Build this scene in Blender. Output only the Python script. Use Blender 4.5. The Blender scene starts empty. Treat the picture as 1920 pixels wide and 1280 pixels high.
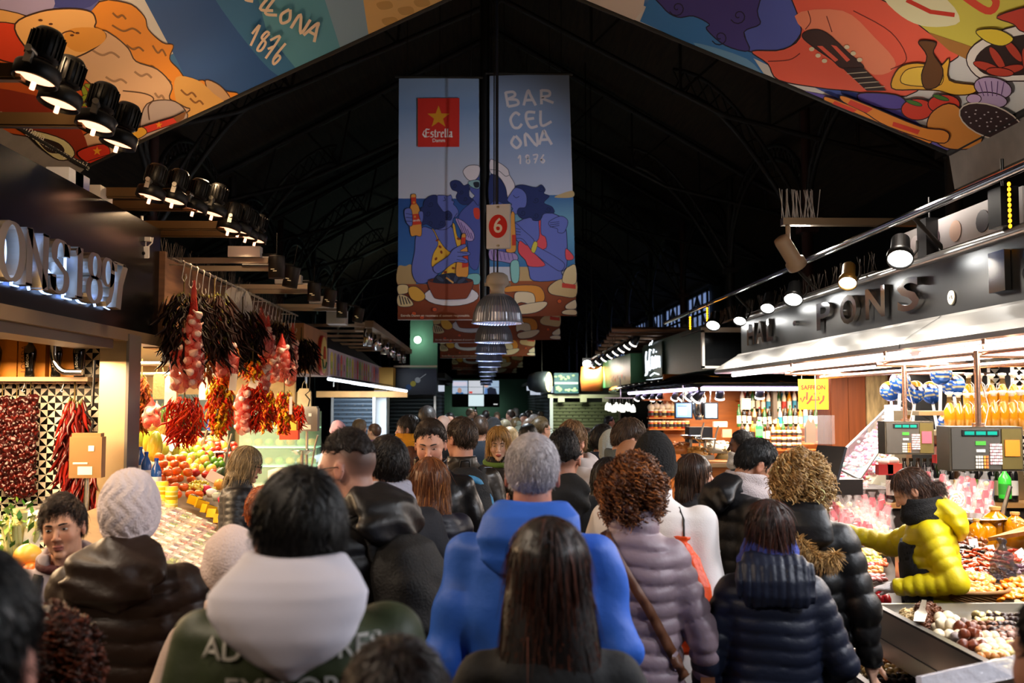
import bpy,math,random
import numpy as np
from mathutils import Vector,Matrix,Euler
S=bpy.context.scene
C=S.collection
R=math.radians
# ------------------------------------------------------------ camera, world, exposure, large lights
FPX=1867.0
cam=bpy.data.cameras.new('camera');camo=bpy.data.objects.new('camera',cam);C.objects.link(camo)
cam.lens=35.0;cam.sensor_width=36.0;cam.clip_start=.05;cam.clip_end=300
camo.location=(0,0,1.85);camo.rotation_euler=(R(90+3.525),0,R(-1.69))
cam.dof.use_dof=True;cam.dof.focus_distance=6.5;cam.dof.aperture_fstop=3.4
S.camera=camo
S.view_settings.view_transform='Standard';S.view_settings.look='None'
S.view_settings.exposure=0.12;S.view_settings.gamma=1.0;S.view_settings.use_curve_mapping=False
S.cycles.max_bounces=5;S.cycles.diffuse_bounces=3;S.cycles.glossy_bounces=3;S.cycles.transmission_bounces=4
S.cycles.transparent_max_bounces=8
S.cycles.caustics_reflective=False;S.cycles.caustics_refractive=False
S.cycles.sample_clamp_indirect=4.0
W=bpy.data.worlds.new('night_air');S.world=W;W.use_nodes=True
W.node_tree.nodes['Background'].inputs[0].default_value=(.55,.62,.85,1)
W.node_tree.nodes['Background'].inputs[1].default_value=.03
def light(kind,loc,energy,col=(1,1,1),size=.1,size_y=None,aim=None,cone=None,blend=.6,name=None):
 l=bpy.data.lights.new(name or kind.lower()+'_light',kind);l.energy=energy;l.color=col
 o=bpy.data.objects.new(name or kind.lower()+'_light',l);C.objects.link(o);o.location=loc
 if kind=='AREA':
  l.shape='RECTANGLE';l.size=size;l.size_y=size_y or size
 else:
  l.shadow_soft_size=size
 if kind=='SPOT':
  l.spot_size=R(cone or 70);l.spot_blend=blend
 if aim is not None:
  o.rotation_euler=(Vector(aim)-Vector(loc)).to_track_quat('-Z','Y').to_euler()
 return o
WARM=(1,.66,.36);WARM2=(1,.78,.52);NEUT=(1,.9,.78);COOL=(.82,.92,1)
# tubes and lamps under the canopies of the stalls (size = across the aisle, size_y = along it)
light('AREA',(-3.1,5.2,2.14),280,WARM,.9,3.4)
light('AREA',(-2.72,9.4,2.31),190,WARM2,.4,3.4)
light('AREA',(-3.5,9.6,2.32),165,WARM2,.8,3.4)
light('AREA',(2.85,6.6,2.16),210,NEUT,.5,6.4)
light('AREA',(3.9,7.2,2.16),80,NEUT,.6,5.0)
light('AREA',(4.4,14.3,2.02),150,WARM2,3.0,.8)
light('AREA',(-2.0,16.6,2.02),110,COOL,.6,4.4)
# ------------------------------------------------------------ helpers
rnd=random.Random(11);nr=np.random.RandomState(5)
CR=camo.rotation_euler.to_matrix();CO=Vector(camo.location)
def ray(px,py):
 return CR@Vector(((px-960)/FPX,(640-py)/FPX,-1))
def P(px,py,Y):  # point at depth Y down the aisle
 d=ray(px,py);return CO+d*(Y/d.y)
def PX(px,py,X):  # point on a plane of constant X
 d=ray(px,py);return CO+d*(X/d.x)
def PZ(px,py,Z):
 d=ray(px,py);return CO+d*((Z-CO.z)/d.z)
def PN(px,py,p0,n):  # point on any plane
 d=ray(px,py);n=Vector(n);return CO+d*((Vector(p0)-CO).dot(n)/d.dot(n))
def lin(h):
 if not isinstance(h,str):return tuple(h)[:3]
 h=h.lstrip('#');v=[int(h[i:i+2],16)/255 for i in(0,2,4)]
 return tuple(c/12.92 if c<=.04045 else((c+.055)/1.055)**2.4 for c in v)
MATS={}
def mat(name,col='#888888',r=.5,m=0.,e=0.,ec=None,bump=0.,bs=60.,var=0.,vs=8.,vcol=False,tr=0.,coat=0.,alpha=1.,sheen=0.,stretch=None,ior=1.45,spec=.5):
 if name in MATS:return MATS[name]
 M=bpy.data.materials.new(name);M.use_nodes=True;MATS[name]=M
 N=M.node_tree.nodes;L=M.node_tree.links;b=N['Principled BSDF']
 c=lin(col);b.inputs['Base Color'].default_value=(*c,1)
 b.inputs['Roughness'].default_value=r;b.inputs['Metallic'].default_value=m
 b.inputs['Transmission Weight'].default_value=tr;b.inputs['Coat Weight'].default_value=coat
 b.inputs['Alpha'].default_value=alpha;b.inputs['Sheen Weight'].default_value=sheen;b.inputs['Specular IOR Level'].default_value=spec;b.inputs['IOR'].default_value=ior
 if e:
  b.inputs['Emission Color'].default_value=(*lin(ec or col),1);b.inputs['Emission Strength'].default_value=e
 src=None
 if vcol:
  a=N.new('ShaderNodeAttribute');a.attribute_name='Col';src=a.outputs['Color'];L.new(src,b.inputs['Base Color'])
  if e:L.new(src,b.inputs['Emission Color'])
 tc=None
 if var or bump:
  tc=N.new('ShaderNodeTexCoord');tco=tc.outputs['Object']
  if stretch:
   mp=N.new('ShaderNodeMapping');mp.inputs['Scale'].default_value=stretch;L.new(tco,mp.inputs[0]);tco=mp.outputs[0]
 if var:
  n=N.new('ShaderNodeTexNoise');n.inputs['Scale'].default_value=vs;n.inputs['Detail'].default_value=5;L.new(tco,n.inputs['Vector'])
  mr=N.new('ShaderNodeMapRange');mr.inputs[1].default_value=.3;mr.inputs[2].default_value=.7
  mr.inputs[3].default_value=1-var;mr.inputs[4].default_value=1+var;L.new(n.outputs[0],mr.inputs[0])
  mx=N.new('ShaderNodeMix');mx.data_type='RGBA';mx.blend_type='MULTIPLY';mx.inputs[0].default_value=1
  if src:L.new(src,mx.inputs[6])
  else:mx.inputs[6].default_value=(*c,1)
  L.new(mr.outputs[0],mx.inputs[7]);L.new(mx.outputs[2],b.inputs['Base Color'])
 if bump:
  n2=N.new('ShaderNodeTexNoise');n2.inputs['Scale'].default_value=bs;n2.inputs['Detail'].default_value=4;L.new(tco,n2.inputs['Vector'])
  bp=N.new('ShaderNodeBump');bp.inputs['Strength'].default_value=bump;bp.inputs['Distance'].default_value=.02
  L.new(n2.outputs[0],bp.inputs['Height']);L.new(bp.outputs[0],b.inputs['Normal'])
 return M
class B:
 """collects shapes into one mesh"""
 def __init__(s):s.v=[];s.n=0;s.fi=[];s.ft=[];s.mi=[];s.c=[];s.sm=[];s.T=None
 def add(s,V,Fs,mi=0,col=None,smooth=False):
  V=np.asarray(V,float).reshape(-1,3)
  if s.T is not None:
   A=np.array(s.T);V=V@A[:3,:3].T+A[:3,3]
  o=s.n;s.v.append(V);s.n+=len(V)
  if isinstance(Fs,np.ndarray):
   s.fi.append((Fs+o).ravel());s.ft.append(np.full(len(Fs),Fs.shape[1]));k=len(Fs)
  else:
   if Fs:
    s.fi.append(np.concatenate([np.asarray(f)+o for f in Fs]));s.ft.append(np.array([len(f)for f in Fs]))
   k=len(Fs)
  s.mi.append(np.full(k,mi));s.sm.append(np.full(k,smooth))
  if col is None:col=(1,1,1)
  col=np.asarray(lin(col)if isinstance(col,str)else col,float)
  if col.ndim==1:col=np.tile(col[:3],(len(V),1))
  s.c.append(col);return s
 def box(s,c,d,mi=0,rot=None,col=None):
  x,y,z=d[0]/2,d[1]/2,d[2]/2
  V=np.array([(i,j,k)for i in(-x,x)for j in(-y,y)for k in(-z,z)])
  if rot is not None:
   V=V@np.array(Euler(rot).to_matrix()if not isinstance(rot,Matrix)else rot.to_3x3()).T
  return s.add(V+np.array(c),[(0,1,3,2),(4,6,7,5),(0,4,5,1),(2,3,7,6),(0,2,6,4),(1,5,7,3)],mi,col)
 def span(s,a,b,mi=0,col=None):
  a=np.array(a,float);b=np.array(b,float);return s.box((a+b)/2,np.abs(b-a),mi,col=col)
 def tube(s,pts,r,n=8,mi=0,col=None,caps=True,closed=False):
  p=np.array([tuple(q)for q in pts],float);k=len(p)
  r=np.full(k,r)if np.isscalar(r)else np.array(r,float)
  t=np.gradient(p,axis=0)if k>2 else np.array([p[1]-p[0]]*2)
  if closed:t=np.roll(p,-1,0)-np.roll(p,1,0)
  t/=np.linalg.norm(t,axis=1)[:,None]+1e-12
  up=np.array((0,0,1.))if abs(t[0][2])<.9 else np.array((1.,0,0))
  V=[];a=np.arange(n)*2*math.pi/n
  u=np.cross(up,t[0])
  for i in range(k):
   u=u-t[i]*np.dot(u,t[i]);u/=np.linalg.norm(u)+1e-12;w=np.cross(t[i],u)
   V.append(p[i]+r[i]*(np.cos(a)[:,None]*u+np.sin(a)[:,None]*w))
  V=np.concatenate(V);Fs=[]
  for i in range(k-1+(1 if closed else 0)):
   i2=(i+1)%k
   for j in range(n):
    j2=(j+1)%n;Fs.append((i*n+j,i*n+j2,i2*n+j2,i2*n+j))
  s.add(V,Fs,mi,col,True)
  if caps and not closed:
   s.add(V[:n],[tuple(range(n))[::-1]],mi,col);s.add(V[-n:],[tuple(range(n))],mi,col)
  return s
 def cyl(s,a,b,r,r2=None,n=16,mi=0,col=None):
  return s.tube([a,b],[r,r if r2 is None else r2],n,mi,col)
 def lathe(s,prof,c=(0,0,0),n=24,mi=0,col=None,M=None,smooth=True):
  a=np.arange(n)*2*math.pi/n;V=[]
  for r,z in prof:V.append(np.stack([r*np.cos(a),r*np.sin(a),np.full(n,z)],1))
  V=np.concatenate(V)
  if M is not None:V=V@np.array(M).T[:3,:3]if np.array(M).shape[0]==3 else V@np.array(M)[:3,:3].T
  k=len(prof);Fs=[(i*n+j,i*n+(j+1)%n,(i+1)*n+(j+1)%n,(i+1)*n+j)for i in range(k-1)for j in range(n)]
  if col is not None and not isinstance(col,str)and np.ndim(col)==2:col=np.repeat(np.asarray(col),n,0)
  return s.add(V+np.array(c),Fs,mi,col,smooth)
 def sph(s,c,r,nu=12,nv=8,mi=0,col=None,M=None):
  r=np.array((r,r,r))if np.isscalar(r)else np.array(r)
  th=np.linspace(0,math.pi,nv+1)[1:-1];ph=np.arange(nu)*2*math.pi/nu
  V=[(0,0,1)]+[(math.sin(t)*math.cos(f),math.sin(t)*math.sin(f),math.cos(t))for t in th for f in ph]+[(0,0,-1)]
  V=np.array(V)*r
  if M is not None:V=V@np.array(M)[:3,:3].T
  Fs=[(0,1+j,1+(j+1)%nu)for j in range(nu)]
  for i in range(nv-2):
   for j in range(nu):
    a=1+i*nu;Fs.append((a+j,a+nu+j,a+nu+(j+1)%nu,a+(j+1)%nu))
  e=len(V)-1;a=1+(nv-2)*nu
  Fs+=[(a+j,e,a+(j+1)%nu)for j in range(nu)]
  return s.add(V+np.array(c),Fs,mi,col,True)
 def prism(s,poly,h0,h1,M=None,mi=0,col=None):
  """2-D outline (x, y) pushed from h0 to h1 along z, then placed by M"""
  n=len(poly);V=np.array([(x,y,h0)for x,y in poly]+[(x,y,h1)for x,y in poly])
  if M is not None:
   A=np.array(M);V=V@A[:3,:3].T+A[:3,3]
  Fs=[tuple(range(n))[::-1],tuple(range(n,2*n))]+[(i,(i+1)%n,n+(i+1)%n,n+i)for i in range(n)]
  return s.add(V,Fs,mi,col)
 def build(s,name,mats,parent=None,loc=None,auto=None):
  me=bpy.data.meshes.new(name)
  V=np.concatenate(s.v)if s.v else np.zeros((0,3));fi=np.concatenate(s.fi).astype(np.int32);ft=np.concatenate(s.ft).astype(np.int32)
  me.vertices.add(len(V));me.vertices.foreach_set('co',V.astype(np.float32).ravel())
  me.loops.add(len(fi));me.loops.foreach_set('vertex_index',fi)
  me.polygons.add(len(ft));st=np.zeros(len(ft),np.int32);st[1:]=np.cumsum(ft)[:-1]
  me.polygons.foreach_set('loop_start',st);me.polygons.foreach_set('loop_total',ft)
  me.polygons.foreach_set('material_index',np.concatenate(s.mi).astype(np.int32))
  me.polygons.foreach_set('use_smooth',np.concatenate(s.sm).astype(bool))
  cc=np.concatenate(s.c)
  at=me.color_attributes.new('Col','FLOAT_COLOR','POINT')
  at.data.foreach_set('color',np.concatenate([cc,np.ones((len(cc),1))],1).astype(np.float32).ravel())
  me.update(calc_edges=True);me.validate()
  for m_ in(mats if isinstance(mats,(list,tuple))else[mats]):me.materials.append(m_)
  o=bpy.data.objects.new(name,me);C.objects.link(o)
  if parent is not None:o.parent=parent
  if loc is not None:o.location=loc
  return o
def tag(o,label,cat,group=None,kind=None):
 o['label']=label;o['category']=cat
 if group:o['group']=group
 if kind:o['kind']=kind
 return o
def thing(name,label,cat,loc=(0,0,0),rz=0.,group=None):
 o=bpy.data.objects.new(name,None);C.objects.link(o);o.location=loc;o.rotation_euler=(0,0,rz)
 o.empty_display_size=.1
 return tag(o,label,cat,group)
def struct(o,label=None):
 o['kind']='structure'
 if label:o['label']=label
 return o
def kids(o):return[c for c in C.objects if c.parent==o]
KID={}
def dup(root,loc,rot=None,label=None,group=None,scale=None):
 r=root.copy();C.objects.link(r);r.location=loc
 if rot is not None:r.rotation_euler=rot
 if scale is not None:r.scale=(scale,)*3 if np.isscalar(scale)else scale
 if label:r['label']=label
 if group:r['group']=group
 for ch in list(root.children):
  c=ch.copy();C.objects.link(c);c.parent=r
  for g in ch.children:
   d=g.copy();C.objects.link(d);d.parent=c
 return r
def strands(b,paths,rad,n=3,cols=None,mi=0):
 """many thin tapered tubes at once; paths (S,K,3), rad (S,K)"""
 Sn,K,_=paths.shape
 t=np.gradient(paths,axis=1);t/=np.linalg.norm(t,axis=2,keepdims=True)+1e-9
 ref=np.where(np.abs(t[:,:,2:3])<.9,np.array((0,0,1.)),np.array((1.,0,0)))
 u=np.cross(ref,t);u/=np.linalg.norm(u,axis=2,keepdims=True)+1e-9;w=np.cross(t,u)
 a=np.arange(n)*2*math.pi/n
 V=paths[:,:,None,:]+rad[:,:,None,None]*(np.cos(a)[None,None,:,None]*u[:,:,None,:]+np.sin(a)[None,None,:,None]*w[:,:,None,:])
 idx=np.arange(Sn*K*n).reshape(Sn,K,n);nx=np.roll(idx,-1,2)
 Q=np.stack([idx[:,:-1],nx[:,:-1],nx[:,1:],idx[:,1:]],-1).reshape(-1,4)
 col=None
 if cols is not None:col=np.repeat(cols,K*n,0)
 b.add(V.reshape(-1,3),Q,mi,col,True)
 return b
TXT={}
def text_geo(s,size=.1,ext=.0,sx=1.,bold=0.):
 """letters as a mesh in the x-y plane, centred; (verts, faces)"""
 k=(s,ext/size,bold)
 if k not in TXT:
  cu=bpy.data.curves.new('t','FONT');cu.body=s;cu.size=1;cu.extrude=ext/size;cu.offset=bold;cu.resolution_u=3
  cu.align_x='CENTER';cu.align_y='CENTER'
  o=bpy.data.objects.new('t',cu);C.objects.link(o)
  dg=bpy.context.evaluated_depsgraph_get();dg.update();me=o.evaluated_get(dg).to_mesh()
  TXT[k]=(np.array([v.co[:]for v in me.vertices]),[tuple(p.vertices)for p in me.polygons])
  o.evaluated_get(dg).to_mesh_clear();bpy.data.objects.remove(o);bpy.data.curves.remove(cu)
 V,Fs=TXT[k];V=V*size;V[:,0]*=sx
 return V.copy(),Fs
def frame(o,x,y,z=None):
 x=Vector(x).normalized();y=Vector(y).normalized();z=Vector(z).normalized()if z else x.cross(y).normalized()
 M=Matrix((x,y,z)).transposed().to_4x4();M.translation=Vector(o);return M
def text(b,s,M,size,ext=.002,sx=1.,mi=0,col=None,bold=0.):
 V,Fs=text_geo(s,size,ext,sx,bold);A=np.array(M);b.add(V@A[:3,:3].T+A[:3,3],Fs,mi,col);return b
 # ---- distance-field shapes turned into one closed surface (for bodies, clothes, hair, fruit)
def smin(a,b,k):
 h=np.clip(.5+.5*(b-a)/k,0,1);return b*(1-h)+a*h-k*h*(1-h)
def d_ell(x,y,z,r):
 k0=np.sqrt((x/r[0])**2+(y/r[1])**2+(z/r[2])**2);k1=np.sqrt((x/r[0]**2)**2+(y/r[1]**2)**2+(z/r[2]**2)**2)
 return k0*(k0-1)/(k1+1e-9)
def d_cap(x,y,z,a,b,ra,rb):
 a=np.array(a,float);d=np.array(b,float)-a;L2=(d*d).sum()+1e-12
 t=np.clip(((x-a[0])*d[0]+(y-a[1])*d[1]+(z-a[2])*d[2])/L2,0,1)
 return np.sqrt((x-a[0]-t*d[0])**2+(y-a[1]-t*d[1])**2+(z-a[2]-t*d[2])**2)-(ra+t*(rb-ra)),t
def d_loft(x,y,z,T,p=2.3):
 T=np.array(T,float);zz=T[:,0];zc=np.clip(z,zz[0],zz[-1])
 w=np.interp(zc,zz,T[:,1]);d=np.interp(zc,zz,T[:,2]);cy=np.interp(zc,zz,T[:,3]);cx=np.interp(zc,zz,T[:,4])if T.shape[1]>4 else 0
 q=(np.abs((x-cx)/w)**p+np.abs((y-cy)/d)**p)**(1/p)
 dd=(q-1)*np.minimum(w,d);dz=np.maximum(np.maximum(zz[0]-z,z-zz[-1]),-1e3)
 return np.where(dz>0,np.sqrt(np.maximum(dd,0)**2+dz**2),np.maximum(dd,dz))
class Grid:
 def __init__(s,xs,ys,zs):
  s.x,s.y,s.z=[np.asarray(a,np.float64)for a in(xs,ys,zs)];s.D=np.full((len(s.x),len(s.y),len(s.z)),9.,np.float32)
 def op(s,fn,lo,hi,k=0.,mode='u'):
  sl=tuple(slice(max(0,np.searchsorted(a,l)-1),np.searchsorted(a,h)+1)for a,l,h in zip((s.x,s.y,s.z),lo,hi))
  if any(q.stop-q.start<2 for q in sl):return
  d=fn(s.x[sl[0]][:,None,None],s.y[sl[1]][None,:,None],s.z[sl[2]][None,None,:]);A=s.D[sl]
  if mode=='u':s.D[sl]=smin(A,d,k)if k else np.minimum(A,d)
  else:s.D[sl]=-smin(-A,d,k)if k else np.maximum(A,-d)
 def mesh(s):
  D=s.D;I=D<0
  nx,ny,nz=D.shape
  m=np.zeros((nx-1,ny-1,nz-1),np.int8)
  for i in(0,1):
   for j in(0,1):
    for k in(0,1):m+=I[i:nx-1+i,j:ny-1+j,k:nz-1+k]
  act=(m>0)&(m<8);ci,cj,ck=np.nonzero(act);n=len(ci)
  vid=np.full(act.shape,-1,np.int64);vid[ci,cj,ck]=np.arange(n)
  acc=np.zeros((n,3));cnt=np.zeros(n)
  ax=(s.x,s.y,s.z)
  for a in range(3):
   b,c=[q for q in range(3)if q!=a]
   for ob in(0,1):
    for oc in(0,1):
     o0=[0,0,0];o0[b]=ob;o0[c]=oc;o1=list(o0);o1[a]=1
     d0=D[ci+o0[0],cj+o0[1],ck+o0[2]];d1=D[ci+o1[0],cj+o1[1],ck+o1[2]]
     x=(d0<0)!=(d1<0);t=np.where(x,d0/np.where(x,d0-d1,1),0)
     for q,cc in enumerate((ci,cj,ck)):
      p0=ax[q][cc+o0[q]];p1=ax[q][cc+o1[q]];acc[:,q]+=np.where(x,p0+t*(p1-p0),0)
     cnt+=x
  V=acc/np.maximum(cnt,1)[:,None];Q=[]
  for a in range(3):
   b,c=[(1,2),(2,0),(0,1)][a]
   sl0=[slice(None)]*3;sl1=[slice(None)]*3;sl0[a]=slice(0,-1);sl1[a]=slice(1,None)
   for q in(b,c):sl0[q]=slice(1,-1);sl1[q]=slice(1,-1)
   A0=I[tuple(sl0)];A1=I[tuple(sl1)];e=np.nonzero(A0!=A1);g=list(e)
   idx=[None]*3;idx[a]=g[a];idx[b]=g[b]+1;idx[c]=g[c]+1
   def cell(db,dc):
    w=list(idx);w[b]=idx[b]-db;w[c]=idx[c]-dc;return vid[w[0],w[1],w[2]]
   q=np.stack([cell(1,1),cell(0,1),cell(0,0),cell(1,0)],1);fl=~A0[e]
   q[fl]=q[fl][:,::-1];Q.append(q)
  Q=np.concatenate(Q);Q=Q[(Q>=0).all(1)]
  return V,Q
def axis(lo,hi,h):return np.arange(lo,hi+h,h)
def axis2(stops):  # [(start, step), ..., (end, 0)] uneven spacing
 o=[]
 for(a,h),(b,_)in zip(stops[:-1],stops[1:]):
  n=max(1,int(round((b-a)/h)));o+=list(np.linspace(a,b,n,endpoint=False))
 return np.array(o+[stops[-1][0]])
def vnormals(V,Q):
 a=V[Q[:,2]]-V[Q[:,0]];b=V[Q[:,3]]-V[Q[:,1]];n=np.cross(a,b);N=np.zeros_like(V)
 for i in range(4):np.add.at(N,Q[:,i],n)
 return N/(np.linalg.norm(N,axis=1,keepdims=True)+1e-12)
STEEL=mat('brushed_steel','#b9b4aa',.32,1.,bump=.05,bs=40,stretch=(1,1,25))
CHROME=mat('chrome','#d8d8d8',.12,1.)
BLACK=mat('black_paint','#0b0b0c',.45)
DARK=mat('dark_iron','#1a1714',.7)
WHITE=mat('white_paint','#e8e6e0',.5)
PRINT=mat('printed_ink',vcol=True,r=.55)
PLAIN=mat('coloured_goods',vcol=True,r=.45)
SHINY=mat('glossy_goods',vcol=True,r=.22,coat=.3)
# ------------------------------------------------------------ people
SKINM=mat('skin',vcol=True,r=.5)
HAIRM=mat('hair',vcol=True,r=.42)
EYEM=mat('eye',vcol=True,r=.15)
SHOEM=mat('dark_leather','#15110e',.5)
GLASM=mat('spectacle_frame','#1a120d',.3)
LENSM=mat('spectacle_lens','#ffffff',.02,tr=1.,alpha=.35)
KNIT=dict(r=.9,bump=.5,bs=160)
def head_sdf(x,y,z,fem=False):
 d=d_ell(x,y+.012,z-.030,(.0765,.097,.090))
 d=smin(d,d_ell(x,y-.026,z+.010,(.065-.003*fem,.066,.086)),.025)
 ax=np.abs(x)
 d=smin(d,d_ell(ax-.036,y-.055,z+.030,(.027,.025,.028)),.02)
 d=smin(d,d_ell(x,y-.026,z+.074,(.053-.005*fem,.058,.040)),.022)
 d=smin(d,d_ell(x,y-.076,z+.101,(.023-.004*fem,.018,.017)),.016)
 e=np.sqrt((ax-.031)**2+(y-.102)**2+(z-.007)**2)-.0185
 d=-smin(-d,e,.014)
 d=smin(d,d_cap(ax,y,z,(.010,.089,.024),(.046,.074,.025),.008,.007)[0],.014)
 d=smin(d,d_cap(x,y,z,(0,.088,.014),(0,.110,-.029),.0075,.0105)[0],.010)
 d=smin(d,d_ell(ax-.0125,y-.102,z+.033,(.008,.009,.0075)),.006)
 d=smin(d,d_ell(x,y-.090,z+.0625,(.023,.0125,.0058)),.004)
 d=smin(d,d_ell(x,y-.089,z+.0735,(.019,.0125,.0062)),.004)
 c,s=math.cos(.35),math.sin(.35)
 ex=ax-.0795;ey=y+.012;ez=z+.004
 er=d_ell(ex*1-.25*ey*0,ey*c+ez*s*.4,ez*c-ey*s*.4,(.0085,.0195,.0315))
 er=np.maximum(er,-d_ell(ex-.010,ey-.002,ez-.002,(.007,.011,.019)))
 return smin(d,er,.006)
HANDS={}
def hand_geo(curl=.5,spread=1.):
 if(curl,spread)in HANDS:return HANDS[curl,spread]
 G=Grid(axis(-.07,.09,.0038),axis(-.045,.2,.0038),axis(-.11,.04,.0038));a=((-1,-1,-1),(1,1,1))
 G.op(lambda x,y,z:d_ell(x,y-.048,z,(.041,.050,.0165)),*a)
 G.op(lambda x,y,z:d_cap(x,y,z,(0,-.05,0),(0,.02,0),.026,.028)[0],*a,k=.02)
 for i,(x0,L)in enumerate(((.029,.072),(.010,.080),(-.010,.075),(-.028,.058))):
  p=np.array((x0,.083-.25*abs(x0),.0));ang=-.15;f=spread*(x0)*1.6
  for j,(l,r0,r1)in enumerate(((.45,.0098,.009),(.32,.009,.0082),(.23,.0082,.007))):
   ang-=curl*(.55,.85,.6)[j]*(1+.1*i);q=p+L*l*np.array((f*math.cos(ang),math.cos(ang),math.sin(ang)))
   G.op(lambda x,y,z,p=p,q=q:d_cap(x,y,z,p,q,r0,r1)[0],*a,k=.004);p=q
 p=np.array((.030,.018,-.006))
 for q,r0,r1 in(((.052,.045,-.020),.015,.012),((.060,.072,-.036*(.4+curl)),.0115,.010),((.056,.094,-.055*(.3+curl)),.010,.008)):
  q=np.array(q);G.op(lambda x,y,z,p=p,q=q:d_cap(x,y,z,p,q,r0,r1)[0],*a,k=.006);p=q
 HANDS[curl,spread]=G.mesh();return HANDS[curl,spread]
ARM={'down':((.255,-.03,1.13),(.265,.04,.88)),'front':((.245,-.03,1.13),(.13,.20,1.05)),'phone':((.225,.02,1.13),(.09,.24,1.20)),
'pocket':((.27,-.05,1.15),(.22,.07,.95)),'chest':((.24,.02,1.14),(.10,.17,1.24))}
def pnoise(x,y,z,f=1.):
 return(np.sin(f*(11*x+5*y)+2.1*np.sin(f*8*z))*np.sin(f*(9*z-7*y)+1.7*np.sin(f*6*x))+.5*np.sin(f*(23*z+13*x)+2*np.sin(f*14*y)))
HAIRLINE=([-.13,-.075,-.05,-.03,-.012,.022,.032,.055,.085,.12],[-.078,-.070,-.045,.0,.022,.016,.035,.064,.084,.086])
def hair_mesh(st,col,o,near,seed):
 """hair in the head frame: a closed shell plus locks; returns a B"""
 q=np.random.RandomState(seed);b=B();base=np.array(lin(col));h=.0055 if near>1 else(.008 if near else .012)
 top=o.get('top',.020);side=o.get('side',.012);side=min(side,.013)if st in('short','fade','spiky')else side;L=o.get('len',0);fr=o.get('front',0.)
 zlo=-.14-L
 wide=o.get('wide',.0)
 G=Grid(axis(-.22-wide,.22+wide,h),axis(-.26,.17,h),axis(zlo,.23,h));a=((-9,)*3,(9,)*3)
 zm=lambda y:np.interp(y,*HAIRLINE)
 def shell(x,y,z):
  d=d_ell(x,y+.014,z-.032,(.0765+side,.098+side,.092+top))
  if st not in('short','fade','spiky'):return d
  lo=np.maximum(zm(y)+o.get('cut',0),o.get('fz0',-9));w=np.clip((z-lo)/.05,0,1);w=w*w*(3-2*w)
  return d*w+(d_ell(x,y+.012,z-.030,(.0765,.097,.090))-.0015)*(1-w)
 G.op(shell,*a)
 if st in('short','fade','spiky'):
  cut=o.get('cut',0.)
  jx=(.006*np.sin(95*G.x+2*np.sin(60*G.x))+.004*np.sin(230*G.x))[:,None,None]*(G.y>.02)[None,:,None]+(.004*np.sin(150*G.y))[None,:,None]
  G.D=np.maximum(G.D,((zm(G.y)[None,:,None]+cut+jx-G.z[None,None,:])*.8).astype(np.float32))
  if o.get('fz0')is not None:G.D=np.maximum(G.D,(o['fz0']+1.5*jx-.25*np.clip(-G.y-.03,0,1)[None,:,None]-G.z[None,None,:]).astype(np.float32))
  if o.get('fringe'):G.op(lambda x,y,z:d_ell(x-.012,y-.072,z-.075,(.062,.026,.034)),*a,k=.015)
 else:
  if L:
   w0=o.get('w',.105);w1=o.get('w1',w0);cy1=o.get('cy',-.075);d1=o.get('d',.06)
   T=[(-.12-L,w1*.72,d1*.5,cy1-.01),(-.10-L*.8,w1,d1*.8,cy1),(-.09-L*.35,w0*1.04,d1,cy1+.005),(-.05,w0*.95,.090,-.03),(.02,.090+wide*.5,.101,-.019),(.07,.080,.096,-.016),(.105,.052,.066,-.015)]
   G.op(lambda x,y,z:d_loft(x,y,z,T,2.1),*a,k=.03)
  if st=='curly':
   for i in range(70):
    v=q.normal(size=3);v/=np.linalg.norm(v);v[2]=v[2]*.95+.12
    c=np.array((0,-.022,.0))+v*np.array((.105+wide,.112,.125));r=q.uniform(.018,.032)
    if c[1]>.05 and c[2]<.07:continue
    G.op(lambda x,y,z,c=c,r=r:np.sqrt((x-c[0])**2+(y-c[1])**2+(z-c[2])**2)-r,c-.06,c+.06,k=.012)
  if st in('bun','pony'):
   c=o.get('at',(0,-.135,-.02));r=o.get('br',.042)
   G.op(lambda x,y,z:d_ell(x-c[0],y-c[1],z-c[2],(r,r,r*1.05)),*a,k=.012)
  fz=o.get('fz',.0)
  G.op(lambda x,y,z:d_ell(x,y-.125,z+.035-fz,(.064-fr,.105,.098)),*a,mode='s',k=.01)
  if st in('bun','pony'):G.D=np.maximum(G.D,((zm(G.y)[None,:,None]-G.z[None,None,:])*.8).astype(np.float32))if not L else G.D
  if L<.02 and st not in('bun','pony','curly'):G.D=np.maximum(G.D,((zm(G.y)[None,:,None]-.05-G.z[None,None,:])*.8).astype(np.float32))
 V,Q=G.mesh();N=vnormals(V,Q)
 f=.8+.35*(.5+.5*np.sin(V[:,0]*170+3*np.sin(V[:,2]*30)))
 b.add(V,Q,0,np.clip(base*f[:,None],0,1),True)
 n=o.get('n',{2:2600,1:900,0:160}[near]);
 if n:
  i=q.randint(0,len(V),n);p=V[i]+N[i]*-.002;nn=N[i]
  cr=np.array(o.get('crown',(0,-.055,.125)))
  rad=p-cr;rad/=np.linalg.norm(rad,axis=1,keepdims=True)+1e-6
  g=o.get('grav',.28 if st in('short','fade','spiky')else 1.6)
  fl=rad*(1. if st not in('long','bob')else .12)+np.array((0,0,-g))+q.normal(size=(n,3))*o.get('mess',.34 if st=='short' else .2)
  if st=='spiky':fl=np.array((0,.35,.9))+q.normal(size=(n,3))*.35+nn*.3
  fl-=nn*(fl*nn).sum(1,keepdims=True)*.9;fl/=np.linalg.norm(fl,axis=1,keepdims=True)+1e-6
  ln=o.get('sl',.026 if st in('short','fade','spiky')else .10)*q.uniform(.6,1.3,n)
  lift=o.get('lift',.42 if st in('short','spiky')else .05);K=5 if st!='curly' else 13
  t=np.linspace(0,1,K)[None,:,None]
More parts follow.
